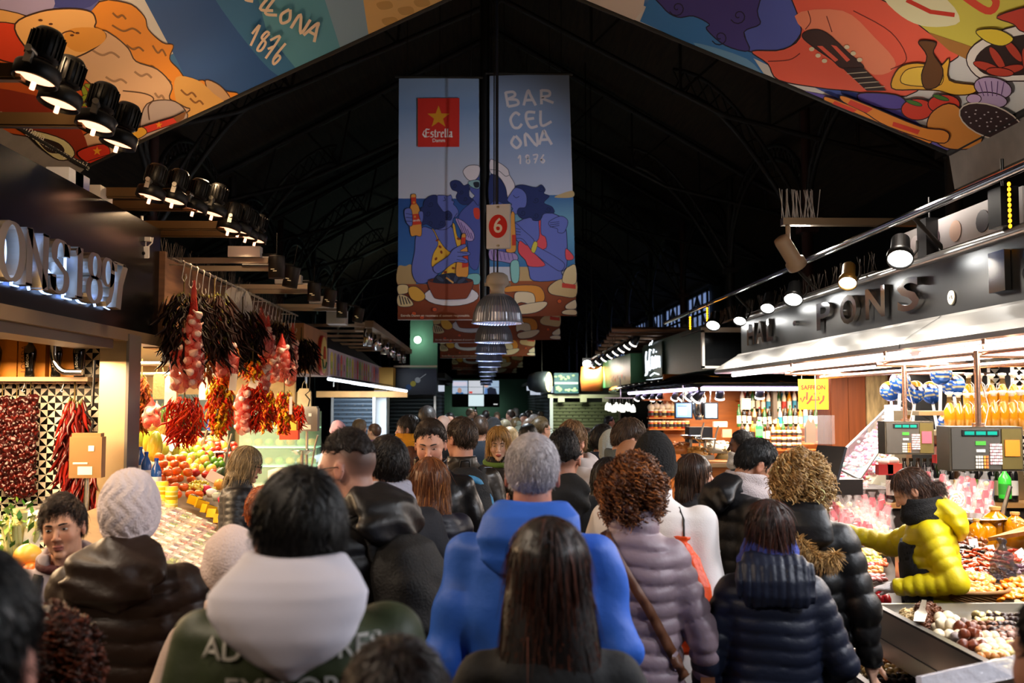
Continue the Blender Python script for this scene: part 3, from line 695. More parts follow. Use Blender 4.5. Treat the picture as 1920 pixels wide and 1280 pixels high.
 # ---- flat printed things: outlines on a plane, laid over each other
def catm(pts,k=4):
 p=np.array(pts,float);n=len(p);o=[]
 for i in range(n):
  a,b_,c,d=p[i-1],p[i],p[(i+1)%n],p[(i+2)%n]
  for t in np.arange(k)/k:
   o.append(.5*((2*b_)+(c-a)*t+(2*a-5*b_+4*c-d)*t**2+(3*b_-a-3*c+d)*t**3))
 return o
class Poster:
 """print on a plane; place() turns photograph coordinates into points on that plane"""
 def __init__(s,p0,n,conv=lambda x,y:(x,y)):s.b=B();s.p0=Vector(p0);s.n=Vector(n).normalized();s.k=0;s.cv=conv;s.ink='#16203c';s.clip=[]
 def pt(s,x,y):return PN(*s.cv(x,y),s.p0+s.n*(.002+.0003*s.k),s.n)
 def cut(s,q):
  for a,b_,c in s.clip:  # keep a*x + b*y + c >= 0
   o=[];n=len(q)
   for i in range(n):
    p,r=q[i],q[(i+1)%n];d0=a*p[0]+b_*p[1]+c;d1=a*r[0]+b_*r[1]+c
    if d0>=0:o.append(p)
    if(d0<0)!=(d1<0):
     t=d0/(d0-d1);o.append((p[0]+t*(r[0]-p[0]),p[1]+t*(r[1]-p[1])))
   q=o
  return q
 def inside(s,q):return all(a*x+b_*y+c>=0 for a,b_,c in s.clip for x,y in q)
 def shape(s,col,pts,sm=True,line=0,ink=None,cols=None):
  s.k+=1;q=s.cut(catm(pts)if sm else pts)
  if len(q)<3:return s
  V=[tuple(s.pt(x,y))for x,y in q];s.b.add(V,[tuple(range(len(V)))],0,cols if cols is not None else col)
  if line:s.line(ink or s.ink,list(q)+[q[0]],line)
  return s
 def ell(s,col,cx,cy,rx,ry,line=0,rot=0,n=20,ink=None):
  c,d=math.cos(rot),math.sin(rot)
  return s.shape(col,[(cx+rx*math.cos(a)*c-ry*math.sin(a)*d,cy+rx*math.cos(a)*d+ry*math.sin(a)*c)for a in np.arange(n)*2*math.pi/n],False,line,ink)
 def line(s,col,pts,w,sm=False):
  s.k+=1;p=np.array(pts,float)
  if sm:
   q=[]
   for i in range(len(p)-1):
    a,b_,c,d=p[max(0,i-1)],p[i],p[i+1],p[min(len(p)-1,i+2)]
    for t in np.arange(5)/5:q.append(.5*((2*b_)+(c-a)*t+(2*a-5*b_+4*c-d)*t**2+(3*b_-a-3*c+d)*t**3))
   p=np.array(q+[p[-1]])
  if s.clip:
   kp=[s.inside([tuple(v)])for v in p];p=p[np.array(kp)]
   if len(p)<2:return s
  t=np.gradient(p,axis=0);t/=np.linalg.norm(t,axis=1,keepdims=True)+1e-9;nn=np.stack([-t[:,1],t[:,0]],1)*w/2
  V=[]
  for i in range(len(p)):V+=[tuple(s.pt(*(p[i]+nn[i]))),tuple(s.pt(*(p[i]-nn[i])))]
  s.b.add(V,[(2*i,2*i+1,2*i+3,2*i+2)for i in range(len(p)-1)],0,col);return s
 def bands(s,pts4,cols):
  """four corners (tl, tr, br, bl), colours from top to bottom"""
  s.k+=1;tl,tr,br,bl=[np.array(p,float)for p in pts4];n=len(cols);V=[];cc=[]
  for i,c in enumerate(cols):
   t=i/(n-1);V+=[tuple(s.pt(*(tl+(bl-tl)*t))),tuple(s.pt(*(tr+(br-tr)*t)))];cc+=[lin(c)]*2
  s.b.add(V,[(2*i,2*i+1,2*i+3,2*i+2)for i in range(n-1)],0,np.array(cc));return s
 def words(s,st,cx,cy,size,col,ang=0,sx=1.,bold=.0,shear=0.):
  s.k+=1;V,Fs=text_geo(st,size,0,sx,bold);c,d=math.cos(ang),math.sin(ang)
  s.b.add([tuple(s.pt(cx+(x+shear*y)*c+y*d,cy+(x+shear*y)*d-y*c))for x,y,z in V],Fs,0,col);return s
INK='#141a34';SKINB='#6672c0';HAIRB='#222f66';SKINB2='#4e5aa6'
HAND={'B':[[(0,0),(.1,1)],[(0,.05),(.5,0),(.6,.25),(.1,.5)],[(.1,.5),(.7,.55),(.75,.85),(.1,1)]],'A':[[(0,1),(.35,0),(.5,.3),(.8,1)],[(.15,.65),(.62,.62)]],'R':[[(.1,0),(.05,1)],[(.1,.05),(.6,.1),(.6,.4),(.1,.55),(.85,.9)]],
'C':[[(.7,.15),(.4,0),(.05,.4),(.2,.9),(.55,.95),(.8,.7)]],'E':[[(.75,.05),(.2,.05),(.1,.5),(.35,1),(.85,.9)],[(.1,.48),(.65,.42)]],'L':[[(.1,0),(.1,.95),(.8,.7)]],'O':[[(.3,.1),(.05,.6),(.35,.98),(.65,.6),(.35,.08)]],
'N':[[(.05,1),(.1,.05),(.75,.95),(.8,0)]],'1':[[(0,.35),(.35,0),(.3,1)]],'8':[[(.6,.15),(.3,0),(.1,.25),(.6,.6),(.5,.95),(.15,.85),(.25,.5),(.6,.15)]],'7':[[(.05,.05),(.75,.02),(.3,1)],[(.15,.5),(.65,.45)]],'6':[[(.6,0),(.15,.6),(.35,.98),(.65,.75),(.4,.55),(.15,.7)]]}
def scrawl(po,word,x,y,dx,dy,ux,uy,w,col):
 for i,ch in enumerate(word):
  for st in HAND[ch]:
   po.line(col,[(x+i*dx+u*ux[0]+v*uy[0],y+i*dy+u*ux[1]+v*uy[1])for u,v in st],w,True)
   # ---- the pair of banners hung across the aisle
def draw_left(po):
 po.bands([(748,147),(898,146),(898,372),(747,372)],['#8fa9cc','#7f9dc8','#9fb2d2','#b9c0d4','#c4c6d6']);po.bands([(747,372),(899,372),(899,536),(746,536)],['#274f92','#2f62a8','#3b78b4'])
 z=lambda x,y:(740+x/4,300+y/4);po.cv=z;S_=po.shape
 S_('#b99c6c',[(25,800),(80,795),(130,790),(160,930),(25,935)]);po.bands([(24,930),(636,928),(640,1195),(22,1195)],['#9c5230','#8a4428','#7a3a24'])
 S_(HAIRB,[(415,170),(450,150),(490,160),(520,190),(560,180),(560,270),(600,300),(560,330),(500,330),(460,280),(470,240),(430,220)],line=4)
 for c in((450,190),(500,240),(530,290)):po.line(INK,[(c[0]+18*math.cos(a)*a/9,c[1]+18*math.sin(a)*a/9)for a in np.linspace(1,9,16)],4)
 S_(SKINB2,[(480,420),(560,330),(634,310),(634,780),(560,790),(545,620),(500,560)],line=4);S_(SKINB2,[(575,190),(600,110),(634,110),(634,330),(600,310),(585,285),(600,268),(575,240),(562,215)],line=4)
 S_('#e6dadf',[(515,75),(560,40),(634,45),(634,110),(600,150),(555,150),(520,110)],line=4);S_('#8db4ba',[(555,160),(634,150),(634,210),(600,212),(562,190)],line=4);S_('#1c2433',[(590,168),(632,165),(632,202),(602,205)])
 S_('#b39ad0',[(455,440),(520,462),(590,540),(592,600),(540,602),(505,545)],line=4)
 for t in range(5):po.line('#4a3a7a',[(470+25*t,440+26*t),(520+18*t,560+10*t)],5)
 S_('#d8402c',[(592,365),(634,365),(634,440),(600,430)]);S_('#7fc0c0',[(545,862),(634,855),(634,926),(570,926)],line=4)
 S_(SKINB,[(160,570),(215,500),(300,520),(420,495),(470,600),(470,680),(400,720),(300,800),(330,850),(250,915),(180,925),(140,880),(128,800),(150,680)],line=5)
 S_('#e8b53c',[(278,512),(300,530),(335,600),(380,662),(432,720),(300,795),(275,780),(290,700),(325,630),(305,560)],line=4);S_('#e8b53c',[(330,880),(430,775),(475,785),(460,865),(400,870)],line=4);S_('#e8b53c',[(434,490),(450,482),(470,570),(500,600),(490,645),(465,640)],line=4)
 for c in((350,690),(310,740),(380,840),(440,810),(478,590),(320,600),(340,650)):po.ell('#8a3a1c',c[0],c[1],13,9,rot=c[0])
 S_(SKINB,[(315,275),(350,262),(400,268),(420,260),(432,285),(428,300),(446,312),(440,330),(460,350),(478,385),(470,420),(440,440),(432,480),(380,520),(300,505),(310,380)],line=4);po.line(INK,[(362,305),(380,300),(372,275)],4,True);po.line(INK,[(470,395),(440,440),(432,480)],4)
 S_(HAIRB,[(315,265),(260,270),(220,310),(215,350),(195,360),(200,420),(185,450),(200,490),(240,480),(290,510),(340,515),(380,490),(380,450),(420,450),(430,410),(405,380),(370,388),(345,360),(320,320)],line=4)
 for c in((400,415),(265,470),(350,470),(250,400),(270,330)):po.line('#101a3e',[(c[0]+22*math.cos(a)*a/9,c[1]+22*math.sin(a)*a/9)for a in np.linspace(1,9,16)],4)
 S_('#e09a44',[(122,262),(158,258),(160,315),(188,370),(203,555),(160,566),(118,555),(112,380),(126,320)],line=4);S_('#cc3a24',[(123,280),(160,278),(160,330),(126,335)],False);S_('#cc3a24',[(116,408),(196,400),(201,480),(118,490)],False);po.words('Estrella',158,452,24,'#f2e6d8',-.08);star(po,145,318,14,'#e8a030');star(po,152,424,12,'#e8a030')
 S_(SKINB,[(75,372),(118,362),(132,410),(130,490),(100,485),(78,440)],line=4);S_(SKINB,[(180,392),(212,388),(214,440),(200,468)],line=4)
 for t in range(3):po.line(INK,[(84,400+28*t),(130,408+26*t)],4)
 po.ell('#e2e0e8',425,1018,205,76,4);po.ell('#cfccda',425,1008,150,52)
 S_('#8a4028',[(252,898),(420,890),(586,900),(552,1018),(500,1042),(330,1042),(285,1012)],line=4);po.ell('#5c2818',420,902,164,24,4);S_('#20263a',[(290,915),(330,865),(400,850),(450,850),(520,888),(545,918),(420,925)],line=3)
 for a in((340,890,.6),(400,880,1.1),(460,885,1.9),(500,905,2.6)):po.ell('#3a4460',a[0],a[1],34,15,3,a[2]);
 po.line('#e0a860',[(385,880),(440,920)],12)
 S_('#e09a44',[(502,560),(533,556),(530,620),(548,680),(552,860),(505,875),(460,862),(466,760),(500,640)],line=4);S_('#cc3a24',[(500,580),(532,578),(528,640),(500,645)],False);S_('#cc3a24',[(505,705),(549,695),(552,800),(505,808)],False)
 S_(SKINB,[(400,720),(440,668),(520,630),(537,648),(490,682),(558,690),(560,712),(505,722),(546,748),(540,772),(450,768),(330,850),(290,800)],line=4)
 for l in(((470,690),(545,700)),((470,722),(520,722)),((465,745),(530,758))):po.line(INK,l,4)
 S_('#e4cf9a',[(25,940),(95,938),(100,990),(60,1005),(25,1000)],line=4);S_('#e6d2a4',[(25,1012),(90,1020),(140,1078),(100,1100),(25,1090)],line=4);S_('#e6b04a',[(102,962),(160,948),(222,1000),(222,1042),(170,1060),(118,1032)],line=4)
 for t in range(4):po.line(INK,[(35+20*t,1015+6*t),(50+22*t,1085-3*t)],8)
 for c in((300,1120),(145,1150),(205,1180)):po.ell('#c8542c',c[0],c[1],18,15,3)
 po.words('Estrella Damm en recomana el consum responsable.',305,1166,24,'#f0e6dc',0,1.02,.01)
 po.cv=lambda x,y:(740+x/4.742,130+y/4.742)
 po.shape('#d22a1e',[(205,257),(576,254),(575,688),(206,690)],False);star(po,390,425,104,'#e0981c')
 blackletter(po,390,566,80)
 po.words('Damm',392,632,46,'#f0ece4',-.01,.92,.012)
def star(po,cx,cy,r,col):
 po.shape(col,[(cx+(r if i%2==0 else r*.4)*math.sin(i*math.pi/5),cy-(r if i%2==0 else r*.4)*math.cos(i*math.pi/5))for i in range(10)],False)
BL={'E':(34,[[(2,14),(-8,40),(6,62)],[(10,4),(10,62)],[(10,4),(30,8)],[(10,32),(28,30)],[(10,62),(32,56)]]),'s':(22,[[(18,26),(6,24),(5,36),(18,46),(15,62),(2,60)]]),'t':(17,[[(7,10),(7,58),(14,62)],[(1,26),(15,24)]]),'r':(20,[[(5,24),(5,62)],[(5,30),(14,24),(18,30)]]),
'e':(22,[[(6,42),(18,36),(14,24),(5,28),(5,58),(12,62),(19,57)]]),'l':(13,[[(6,2),(6,58),(11,62)]]),'a':(24,[[(4,26),(15,24),(16,58),(21,62)],[(16,40),(5,44),(5,60),(15,58)]])}
def blackletter(po,cx,cy,size):
 word='Estrella';tot=sum(BL[c][0]for c in word)*1.55;x=cx-tot/2;k=size/64
 for c in word:
  w,st=BL[c]
  for s_ in st:
   p=np.array(s_,float);q=[]
   for i in range(len(p)-1):
    for t in np.linspace(0,1,6):q.append(p[i]+(p[i+1]-p[i])*t)
   q=np.array(q)*(1.55,k);q=q+(x,cy-size*.52)
   for i in range(len(q)-1):  # broad pen held at an angle
    if np.allclose(q[i],q[i+1]):continue
    o=np.array((5.2,-4.0));V=[q[i]-o,q[i]+o,q[i+1]+o,q[i+1]-o];po.b.add([tuple(po.pt(*v))for v in V],[(0,1,2,3)],0,'#f2eee6')
  x+=w*1.55
 po.k+=1
def draw_right(po):
 po.bands([(918,142),(1067,138),(1073,370),(918,370)],['#8294b4','#93a8cc','#8aa0c8','#a6b2d0','#bec2d6']);po.bands([(918,367),(1075,365),(1078,500),(918,500)],['#3a68a0','#6fa0bc','#5a94ba','#3a74ac'])
 sc='#e6dde2'
 po.cv=lambda x,y:(740+x/4.742,130+y/4.742)
 scrawl(po,'BAR',985,200,152,-10,(135,0),(10,130),24,sc);scrawl(po,'CEL',1020,385,132,-10,(130,0),(10,140),24,sc);scrawl(po,'ONA',1025,580,125,-16,(140,0),(10,120),24,sc);scrawl(po,'1876',1095,765,65,-3,(60,0),(4,76),14,sc)
 po.cv=lambda x,y:(740+x/4,300+y/4);S_=po.shape
 S_('#c2a678',[(1200,280),(1250,252),(1335,230),(1336,278)]);S_('#c6a674',[(900,800),(1060,800),(1060,912),(900,912)],False);po.bands([(715,908),(1358,902),(1362,1168),(715,1172)],['#a0562f','#944c2c','#844228'])
 S_(HAIRB,[(715,115),(780,130),(830,200),(862,270),(850,335),(715,330)],line=4);S_('#e6dadf',[(716,-2),(760,8),(805,32),(850,70),(862,112),(900,180),(893,240),(852,290),(830,200),(780,122),(716,92)],line=4);po.line(INK,[(716,70),(780,80),(830,120),(858,112)],4,True)
 S_(SKINB2,[(716,330),(860,360),(880,520),(900,700),(716,720)],line=4);S_('#a58cc4',[(716,670),(830,690),(905,700),(925,740),(890,775),(800,760),(716,745)],line=4)
 for t in range(6):po.line('#5a4a8a',[(725+30*t,680),(740+30*t,750)],5)
 S_('#8cc8c4',[(870,770),(930,760),(930,905),(880,908)],line=4)
 S_(SKINB,[(1120,395),(1190,400),(1280,480),(1292,780),(1250,840),(1262,892),(1040,905),(1000,800),(930,620),(870,560),(870,480),(930,460),(1000,430),(1090,445)],line=5)
 S_('#e2505c',[(1080,450),(1096,445),(1098,550),(1132,580),(1136,660),(1050,690),(1130,788),(1010,797),(980,750),(928,690),(938,605),(1000,640),(1080,590)],line=4);S_('#e2505c',[(1285,662),(1342,720),(1330,748),(1285,742)],line=4)
 S_(SKINB,[(870,490),(910,475),(960,520),(1040,592),(1060,640),(1200,720),(1275,780),(1245,832),(1180,800),(1040,692),(960,592),(880,582)],line=4);S_('#d8c84a',[(1045,612),(1072,626),(1050,694),(1024,676)],line=3)
 for t in range(3):po.line(INK,[(872,505+24*t),(945,520+20*t)],4)
 S_(SKINB,[(1160,460),(1240,420),(1290,440),(1298,480),(1270,542),(1225,542),(1220,515),(1165,495)],line=4)
 for t in range(3):po.line(INK,[(1165,470+16*t),(1235,462+14*t)],4)
 S_(SKINB,[(905,208),(950,215),(992,270),(985,350),(940,362),(922,402),(890,400),(874,380),(886,365),(870,345),(878,330),(844,300),(870,250)],line=4);po.line(INK,[(888,262),(910,282),(935,272)],4,True)
 S_(HAIRB,[(905,200),(960,185),(1060,205),(1100,185),(1130,220),(1120,250),(1160,270),(1120,320),(1180,350),(1195,395),(1120,402),(1090,450),(1040,452),(1020,430),(960,440),(920,400),(932,360),(982,350),(990,270),(960,222)],line=4)
 for c in((960,395),(1060,415),(1150,370),(1100,215),(1060,300)):po.line('#101a3e',[(c[0]+24*math.cos(a)*a/9,c[1]+24*math.sin(a)*a/9)for a in np.linspace(1,9,16)],4)
 S_('#e09a44',[(872,405),(898,400),(902,470),(912,640),(900,690),(840,688),(840,640)],line=4);S_('#cc3a24',[(880,560),(908,560),(908,640),(880,640)],False)
 S_('#e2953c',[(830,955),(900,940),(1060,940),(1115,980),(1122,1050),(1060,1082),(1042,1040),(1030,1002),(940,985),(830,990)],line=4);S_('#ead7b4',[(900,1002),(950,985),(1040,1002),(1046,1082),(950,1066),(905,1080)],line=4);S_('#ead7b4',[(925,1095),(1120,1060),(1137,1092),(1060,1142),(935,1152)],line=4)
 S_('#d6ba88',[(1150,960),(1200,912),(1260,890),(1359,885),(1360,1022),(1250,1020),(1170,1002)],line=4);S_('#e0c898',[(1260,915),(1275,830),(1310,797),(1357,790),(1358,925)],line=4);S_('#d8483a',[(1255,920),(1358,935),(1358,966),(1255,955)],False)
 S_('#ecdcc0',[(1282,1090),(1330,1056),(1359,1050),(1360,1112),(1290,1116)],line=4);S_('#ecdcc0',[(1256,1136),(1300,1120),(1360,1125),(1360,1160),(1270,1156)],line=4);po.ell('#d8602c',1236,1058,17,16,3)
BAN=mat('banner_cloth',vcol=True,r=.75)
Yb=13.0
def banner_panel(draw,corners,label):
 po=Poster((0,Yb,3),(0,-1,0));draw(po);o=P(*corners[2],Yb);V=[P(x,y,Yb)for x,y in corners]
 b=B();A=[tuple(v)for v in V]+[tuple(v+Vector((0,.012,0)))for v in V]
 b.add(A,[(0,1,2,3),(7,6,5,4),(0,4,5,1),(1,5,6,2),(2,6,7,3),(3,7,4,0)],0,'#c4c6d2')
 me=B();cx=(V[0]+V[1])/2
 me.v=[v-np.array(cx)for v in b.v+po.b.v];me.n=b.n+po.b.n;me.c=b.c+po.b.c;me.mi=b.mi+po.b.mi;me.sm=b.sm+po.b.sm
 me.ft=b.ft+po.b.ft;me.fi=b.fi+[f+b.n for f in po.b.fi]
 t=thing('hanging_banner',label,'banner',cx,0,'printed banners hung across the aisle')
 me.build('printed_cloth',BAN,t)
 r=B();wx=(V[1]-V[0]).length/2;r.cyl((-wx-.05,0,.015),(wx+.05,0,.015),.018);r.build('hanging_rod',DARK,t)
 r=B();r.cyl((-wx*.8,0,.02),(-wx*.8,0,4.4),.006,n=5);r.cyl((wx*.8,0,.02),(wx*.8,0,4.4),.006,n=5);r.build('wire',DARK,t)
 return t
bl=banner_panel(draw_left,[(748,147),(898,146),(900,600),(746,600)],'printed banner with red beer logo and blue women drinking, left of the black pole')
br=banner_panel(draw_right,[(918,142),(1067,138),(1081,592),(918,592)],'printed banner with handwritten BARCELONA 1876 and woman in red top')
for i,(dx,Y2)in enumerate(((.20,18.3),(.06,24.6),(.1,33.0),(.1,39.0))):
 w=('second','third','fourth','fifth')[i]
 dup(bl,bl.location+Vector((dx,Y2-Yb,0.02)),None,f'left half of the {w} banner pair behind the nearest one, only its lower edge showing')
 dup(br,br.location+Vector((dx,Y2-Yb,0.02)),None,f'right half of the {w} banner pair behind the nearest one, table picture showing')
 # ---- sloping printed canopies overhead
CAN=mat('canopy_print',vcol=True,r=.7,spec=.25)
AP=P(957,-57,8)
def canopy(eave,label,draw):
 E_=P(*eave,8);sl=(E_-AP).normalized();n=sl.cross(Vector((0,1,0)));
 if n.z>0:n=-n
 V=[AP,E_,E_-Vector((0,5.6,0)),AP-Vector((0,5.6,0))]
 b=B();U=[v-n*.02 for v in V];b.add([tuple(v)for v in V+U],[(0,1,2,3),(7,6,5,4),(0,4,5,1),(1,5,6,2),(2,6,7,3),(3,7,4,0)],0,'#d8d4d0')
 po=Poster(AP,n);draw(po)
 me=B();me.v=b.v+po.b.v;me.c=b.c+po.b.c;me.mi=b.mi+po.b.mi;me.sm=b.sm+po.b.sm;me.ft=b.ft+po.b.ft;me.fi=b.fi+[f+b.n for f in po.b.fi];me.n=1
 t=thing('printed_canopy',label,'banner',AP,0,'printed canopies under the roof');o=me.build('printed_cloth',CAN,t);o.location=-AP
 f=B();
 for v in(AP,E_):f.cyl(v-AP,v-AP-Vector((0,5.6,0)),.03)
 f.cyl(Vector(),E_-AP,.025);f.build('edge_tube',DARK,t)
 return t,E_
def draw_cl(po):
 S_=po.shape
 po.clip=[(-310,-670,310*830)]
 po.bands([(560,-60),(955,-58),(420,189),(120,240)],['#4f93a8','#5f9cb0','#3a78ac','#2c5ca0','#28508e'])
 S_('#2a5698',[(250,-40),(520,-60),(640,150),(400,250),(330,110)],False)
 S_('#3c76a8',[(380,-50),(470,-60),(600,110),(540,150),(470,90)]);S_('#5c9cb4',[(470,-60),(760,-60),(720,60),(560,135),(500,60)],False);S_('#86a4bc',[(590,-60),(690,-60),(690,72),(640,96)],False)
 S_('#d9b070',[(672,-60),(900,-80),(830,2),(760,40),(692,72)],False)
 for q in((720,10),(760,20),(730,40),(790,5)):S_('#c09858',[(q[0]-14,q[1]-4),(q[0]+10,q[1]-8),(q[0]+16,q[1]+4),(q[0]-6,q[1]+8)])
 S_('#e8922c',[(170,20),(235,5),(270,30),(278,55),(305,80),(325,85),(318,110),(335,130),(355,155),(380,150),(400,165),(420,170),(435,190),(200,300),(120,200)],line=2,ink='#4a2a18')
 S_('#c8a078',[(385,150),(412,160),(432,185),(420,195),(395,178)],line=2,ink='#4a2a18');S_('#dca85c',[(330,145),(370,150),(400,175),(420,198),(350,230),(330,190)])
 for q in((240,55,30,8),(300,95,14,10),(255,90,18,6),(355,175,16,7),(370,190,14,6),(225,30,14,6),(280,125,16,6),(310,150,14,5)):po.line('#8a5a28',[(q[0]-q[2],q[1]-q[3]),(q[0]-q[2]*.3,q[1]+q[3]*.4),(q[0]+q[2]*.3,q[1]-q[3]*.2),(q[0]+q[2]*.8,q[1]+q[3])],3.5,True)
 S_('#d8b08c',[(185,60),(210,65),(240,90),(255,115),(295,130),(322,160),(318,185),(345,200),(345,215),(200,300),(130,240),(140,110)],line=2.4,ink='#4a3224');S_('#b8a8a4',[(275,195),(320,188),(346,205),(345,228),(268,262),(262,240)],line=2,ink='#4a3224');po.line('#5a4030',[(230,170),(270,175),(288,185),(278,200),(280,225)],2.5,True)
 for q in((200,100,30,8),(270,140,18,6),(220,150,22,6),(230,200,20,8),(300,180,10,6)):po.line('#a07c60',[(q[0]-q[2],q[1]-q[3]),(q[0]-q[2]*.3,q[1]+q[3]*.4),(q[0]+q[2]*.3,q[1]-q[3]*.2),(q[0]+q[2]*.8,q[1]+q[3])],4,True)
 S_('#5a62ac',[(-60,-60),(230,-60),(170,22),(90,20),(-60,10)],False);S_('#3c4490',[(85,-30),(200,-40),(170,12),(100,12)]);S_('#a49ac4',[(-40,-20),(80,-20),(100,15),(40,30),(-40,15)])
 S_('#e0a860',[(-40,15),(50,30),(30,50),(-40,60)],line=2,ink='#3a2014');S_('#d8401c',[(-60,48),(30,45),(45,80),(110,115),(145,140),(100,150),(20,120),(-60,100)],line=2,ink='#3a2014')
 S_('#ecb46c',[(28,45),(75,22),(130,16),(170,22),(180,40),(178,52),(198,64),(190,80),(160,100),(120,113),(80,108),(45,85)],line=3,ink='#3a2014');S_('#e09a3c',[(130,55),(178,52),(198,64),(190,82),(150,98),(120,80)]);po.line('#5a3018',[(112,72),(118,62),(132,58),(140,62)],2.5,True)
 for q in((65,60),(85,72),(95,45),(135,66),(145,62),(104,75),(76,38)):po.ell('#5a3018',q[0],q[1],4,2)
 S_('#c8581c',[(-60,100),(30,120),(130,112),(150,140),(225,203),(215,215),(120,262),(-60,220)],line=2.5,ink='#3a1a10');S_('#8e2c14',[(-60,160),(100,190),(160,260),(150,300),(60,250),(-60,200)]);S_('#e0a030',[(95,130),(140,115),(145,150),(120,150)],line=2,ink='#3a2014')
 for q in((160,175,1.2),(175,165,.4),(150,190,2.4),(220,212,.1),(170,190,-.5),(205,225,.8)):po.ell('#8a9a24',q[0],q[1],18,5,1,q[2],ink='#2a3010')
 S_('#d8cf9a',[(60,245),(120,262),(140,290),(110,300),(70,270)],line=2,ink='#201008');S_('#2a1a14',[(70,258),(110,268),(120,285),(90,285)]);S_('#cc3420',[(145,285),(195,270),(205,290),(170,306)],line=1.5,ink='#201008')
 star(po,182,283,9,'#e8a428')
 S_('#d83a28',[(266,238),(325,220),(332,230),(275,250)],False,1.5,'#301008');S_('#e8b03c',[(242,248),(266,238),(275,250),(252,262)],line=1.5,ink='#301008');star(po,298,234,7,'#e8a428');S_('#8a5a30',[(325,220),(350,208),(345,222),(332,230)],False)
 po.words('Estrella Damm en recomana',-10,205,19,'#f4ead8',.52);po.words('el consum responsable',108,282,15,'#f4ead8',.52)
 cr='#f0d8c0'
 scrawl(po,'CEL',440,-62,34,24,(26,16),(-24,30),5.5,cr);scrawl(po,'LONA',512,-4,25,14,(25,16),(-18,28),5.5,cr);scrawl(po,'1876',478,50,14,12,(26,-8),(-16,38),4.5,cr)
def draw_cr(po):
 S_=po.shape;I2='#2a1418'
 po.clip=[(285,-690,-285*1090)]
 po.bands([(1060,-60),(1330,-80),(1790,284),(1778,284)],['#d8cdc8','#2f6cb0','#4a86bc','#2c5aa4','#5a50a8','#7a68b8']);S_('#d6c8c0',[(1080,-40),(1220,-60),(1205,20),(1185,42),(1090,0)],False)
 S_('#3a78b8',[(1200,40),(1225,-20),(1300,0),(1330,60),(1400,90),(1440,150),(1300,85)],False);S_('#6c9cc4',[(1300,80),(1400,110),(1430,150),(1360,120)])
 S_('#6a58ac',[(1380,140),(1480,165),(1560,180),(1670,250),(1560,225),(1450,180)],False)
 S_('#5460b4',[(1330,-60),(1500,-60),(1510,40),(1470,95),(1400,95),(1395,60)],line=2,ink=I2)
 S_('#43387e',[(1200,-60),(1420,-60),(1420,20),(1425,45),(1395,60),(1405,95),(1360,85),(1325,55),(1330,45),(1300,30),(1270,32),(1240,10)],line=2.2,ink='#1c1430')
 for c in((1270,15),(1385,30),(1350,70)):po.line('#1c1430',[(c[0]+16*math.cos(a)*a/9,c[1]+16*math.sin(a)*a/9)for a in np.linspace(1,9,16)],2)
 S_('#f0644c',[(1470,-60),(1560,-60),(1680,10),(1760,70),(1800,100),(1760,130),(1700,180),(1590,170),(1540,165),(1460,150),(1440,120),(1410,96),(1470,92),(1503,55)],line=2.2,ink=I2)
 S_('#f58f6c',[(1490,30),(1580,20),(1640,70),(1680,120),(1640,140),(1560,100)])
 for l in([(1515,20),(1520,40),(1510,55)],[(1600,20),(1670,60),(1700,110),(1670,130)],[(1440,115),(1480,112),(1500,100)],[(1550,30),(1560,60)]):po.line('#7a2a24',l,1.8,True)
 S_('#d8c850',[(1560,-60),(1980,-60),(1960,60),(1860,90),(1800,95),(1740,60),(1680,12)],line=2,ink=I2);S_('#eee6b8',[(1660,-10),(1760,-10),(1800,40),(1740,50),(1690,30)])
 po.line('#e04a2c',[(1790,-20),(1850,20),(1868,4),(1850,-20)],14,True);po.line('#d23a24',[(1700,0),(1745,22),(1790,28)],8)
 S_('#b07838',[(1740,60),(1830,90),(1980,110),(1980,140),(1850,130),(1780,95)],False)
 S_('#3c2420',[(1504,68),(1522,56),(1550,62),(1592,100),(1612,116),(1618,128),(1580,128),(1560,112),(1528,90)],line=2,ink=I2);S_('#e8604a',[(1532,86),(1542,86),(1572,112),(1566,116)],False);S_('#e8604a',[(1558,84),(1568,86),(1594,112),(1588,116)],False)
 for q in((1522,92),(1534,104),(1546,114),(1588,88),(1600,100),(1612,112)):po.ell('#e8d8b8',q[0],q[1],5,4)
 S_('#2c1a18',[(1580,128),(1618,126),(1662,170),(1625,170)],False)
 for t in range(4):po.line('#c8b8a0',[(1588+11*t,138+9*t),(1626+11*t,135+9*t)],1.5)
 S_('#5a4aa0',[(1612,175),(1680,178),(1700,195),(1680,205),(1620,195)],line=2,ink=I2)
 S_('#f0b43c',[(1672,165),(1685,128),(1720,118),(1760,125),(1780,110),(1780,150),(1830,160),(1825,175),(1790,178),(1760,170),(1720,168)],line=2.4,ink='#4a2a10');S_('#f8cc50',[(1690,155),(1698,132),(1730,125),(1765,130),(1765,158),(1730,162)],line=1.6,ink='#4a2a10')
 S_('#6a4424',[(1722,78),(1755,80),(1750,100),(1768,130),(1760,160),(1735,166),(1728,140),(1738,105)],line=2,ink='#2a1810')
 S_('#e8dcd0',[(1812,112),(1840,75),(1930,50),(1980,140),(1900,152),(1840,148)],line=2.2,ink=I2);S_('#2c1c18',[(1828,112),(1860,82),(1940,66),(1960,130),(1890,142),(1845,138)])
 for q in((1850,125,.3),(1870,110,1.0),(1895,130,-.2),(1900,95,.9),(1875,135,.1),(1925,115,1.4)):po.ell('#b8402c',q[0],q[1],26,8,1.5,q[2],ink='#3a1010')
 S_('#e8c838',[(1830,58),(1870,55),(1900,72),(1880,86),(1850,78)],line=1.8,ink='#3a2a10');S_('#c8402c',[(1870,30),(1960,10),(1980,60),(1920,60),(1900,45)],line=2,ink='#3a1010')
 for q in((1720,205,30,20),(1770,195,30,18)):po.ell('#d8402c',q[0],q[1],q[2],q[3],2,ink=I2);po.ell('#4a7a2c',q[0]-6,q[1]-12,16,4,1,.3)
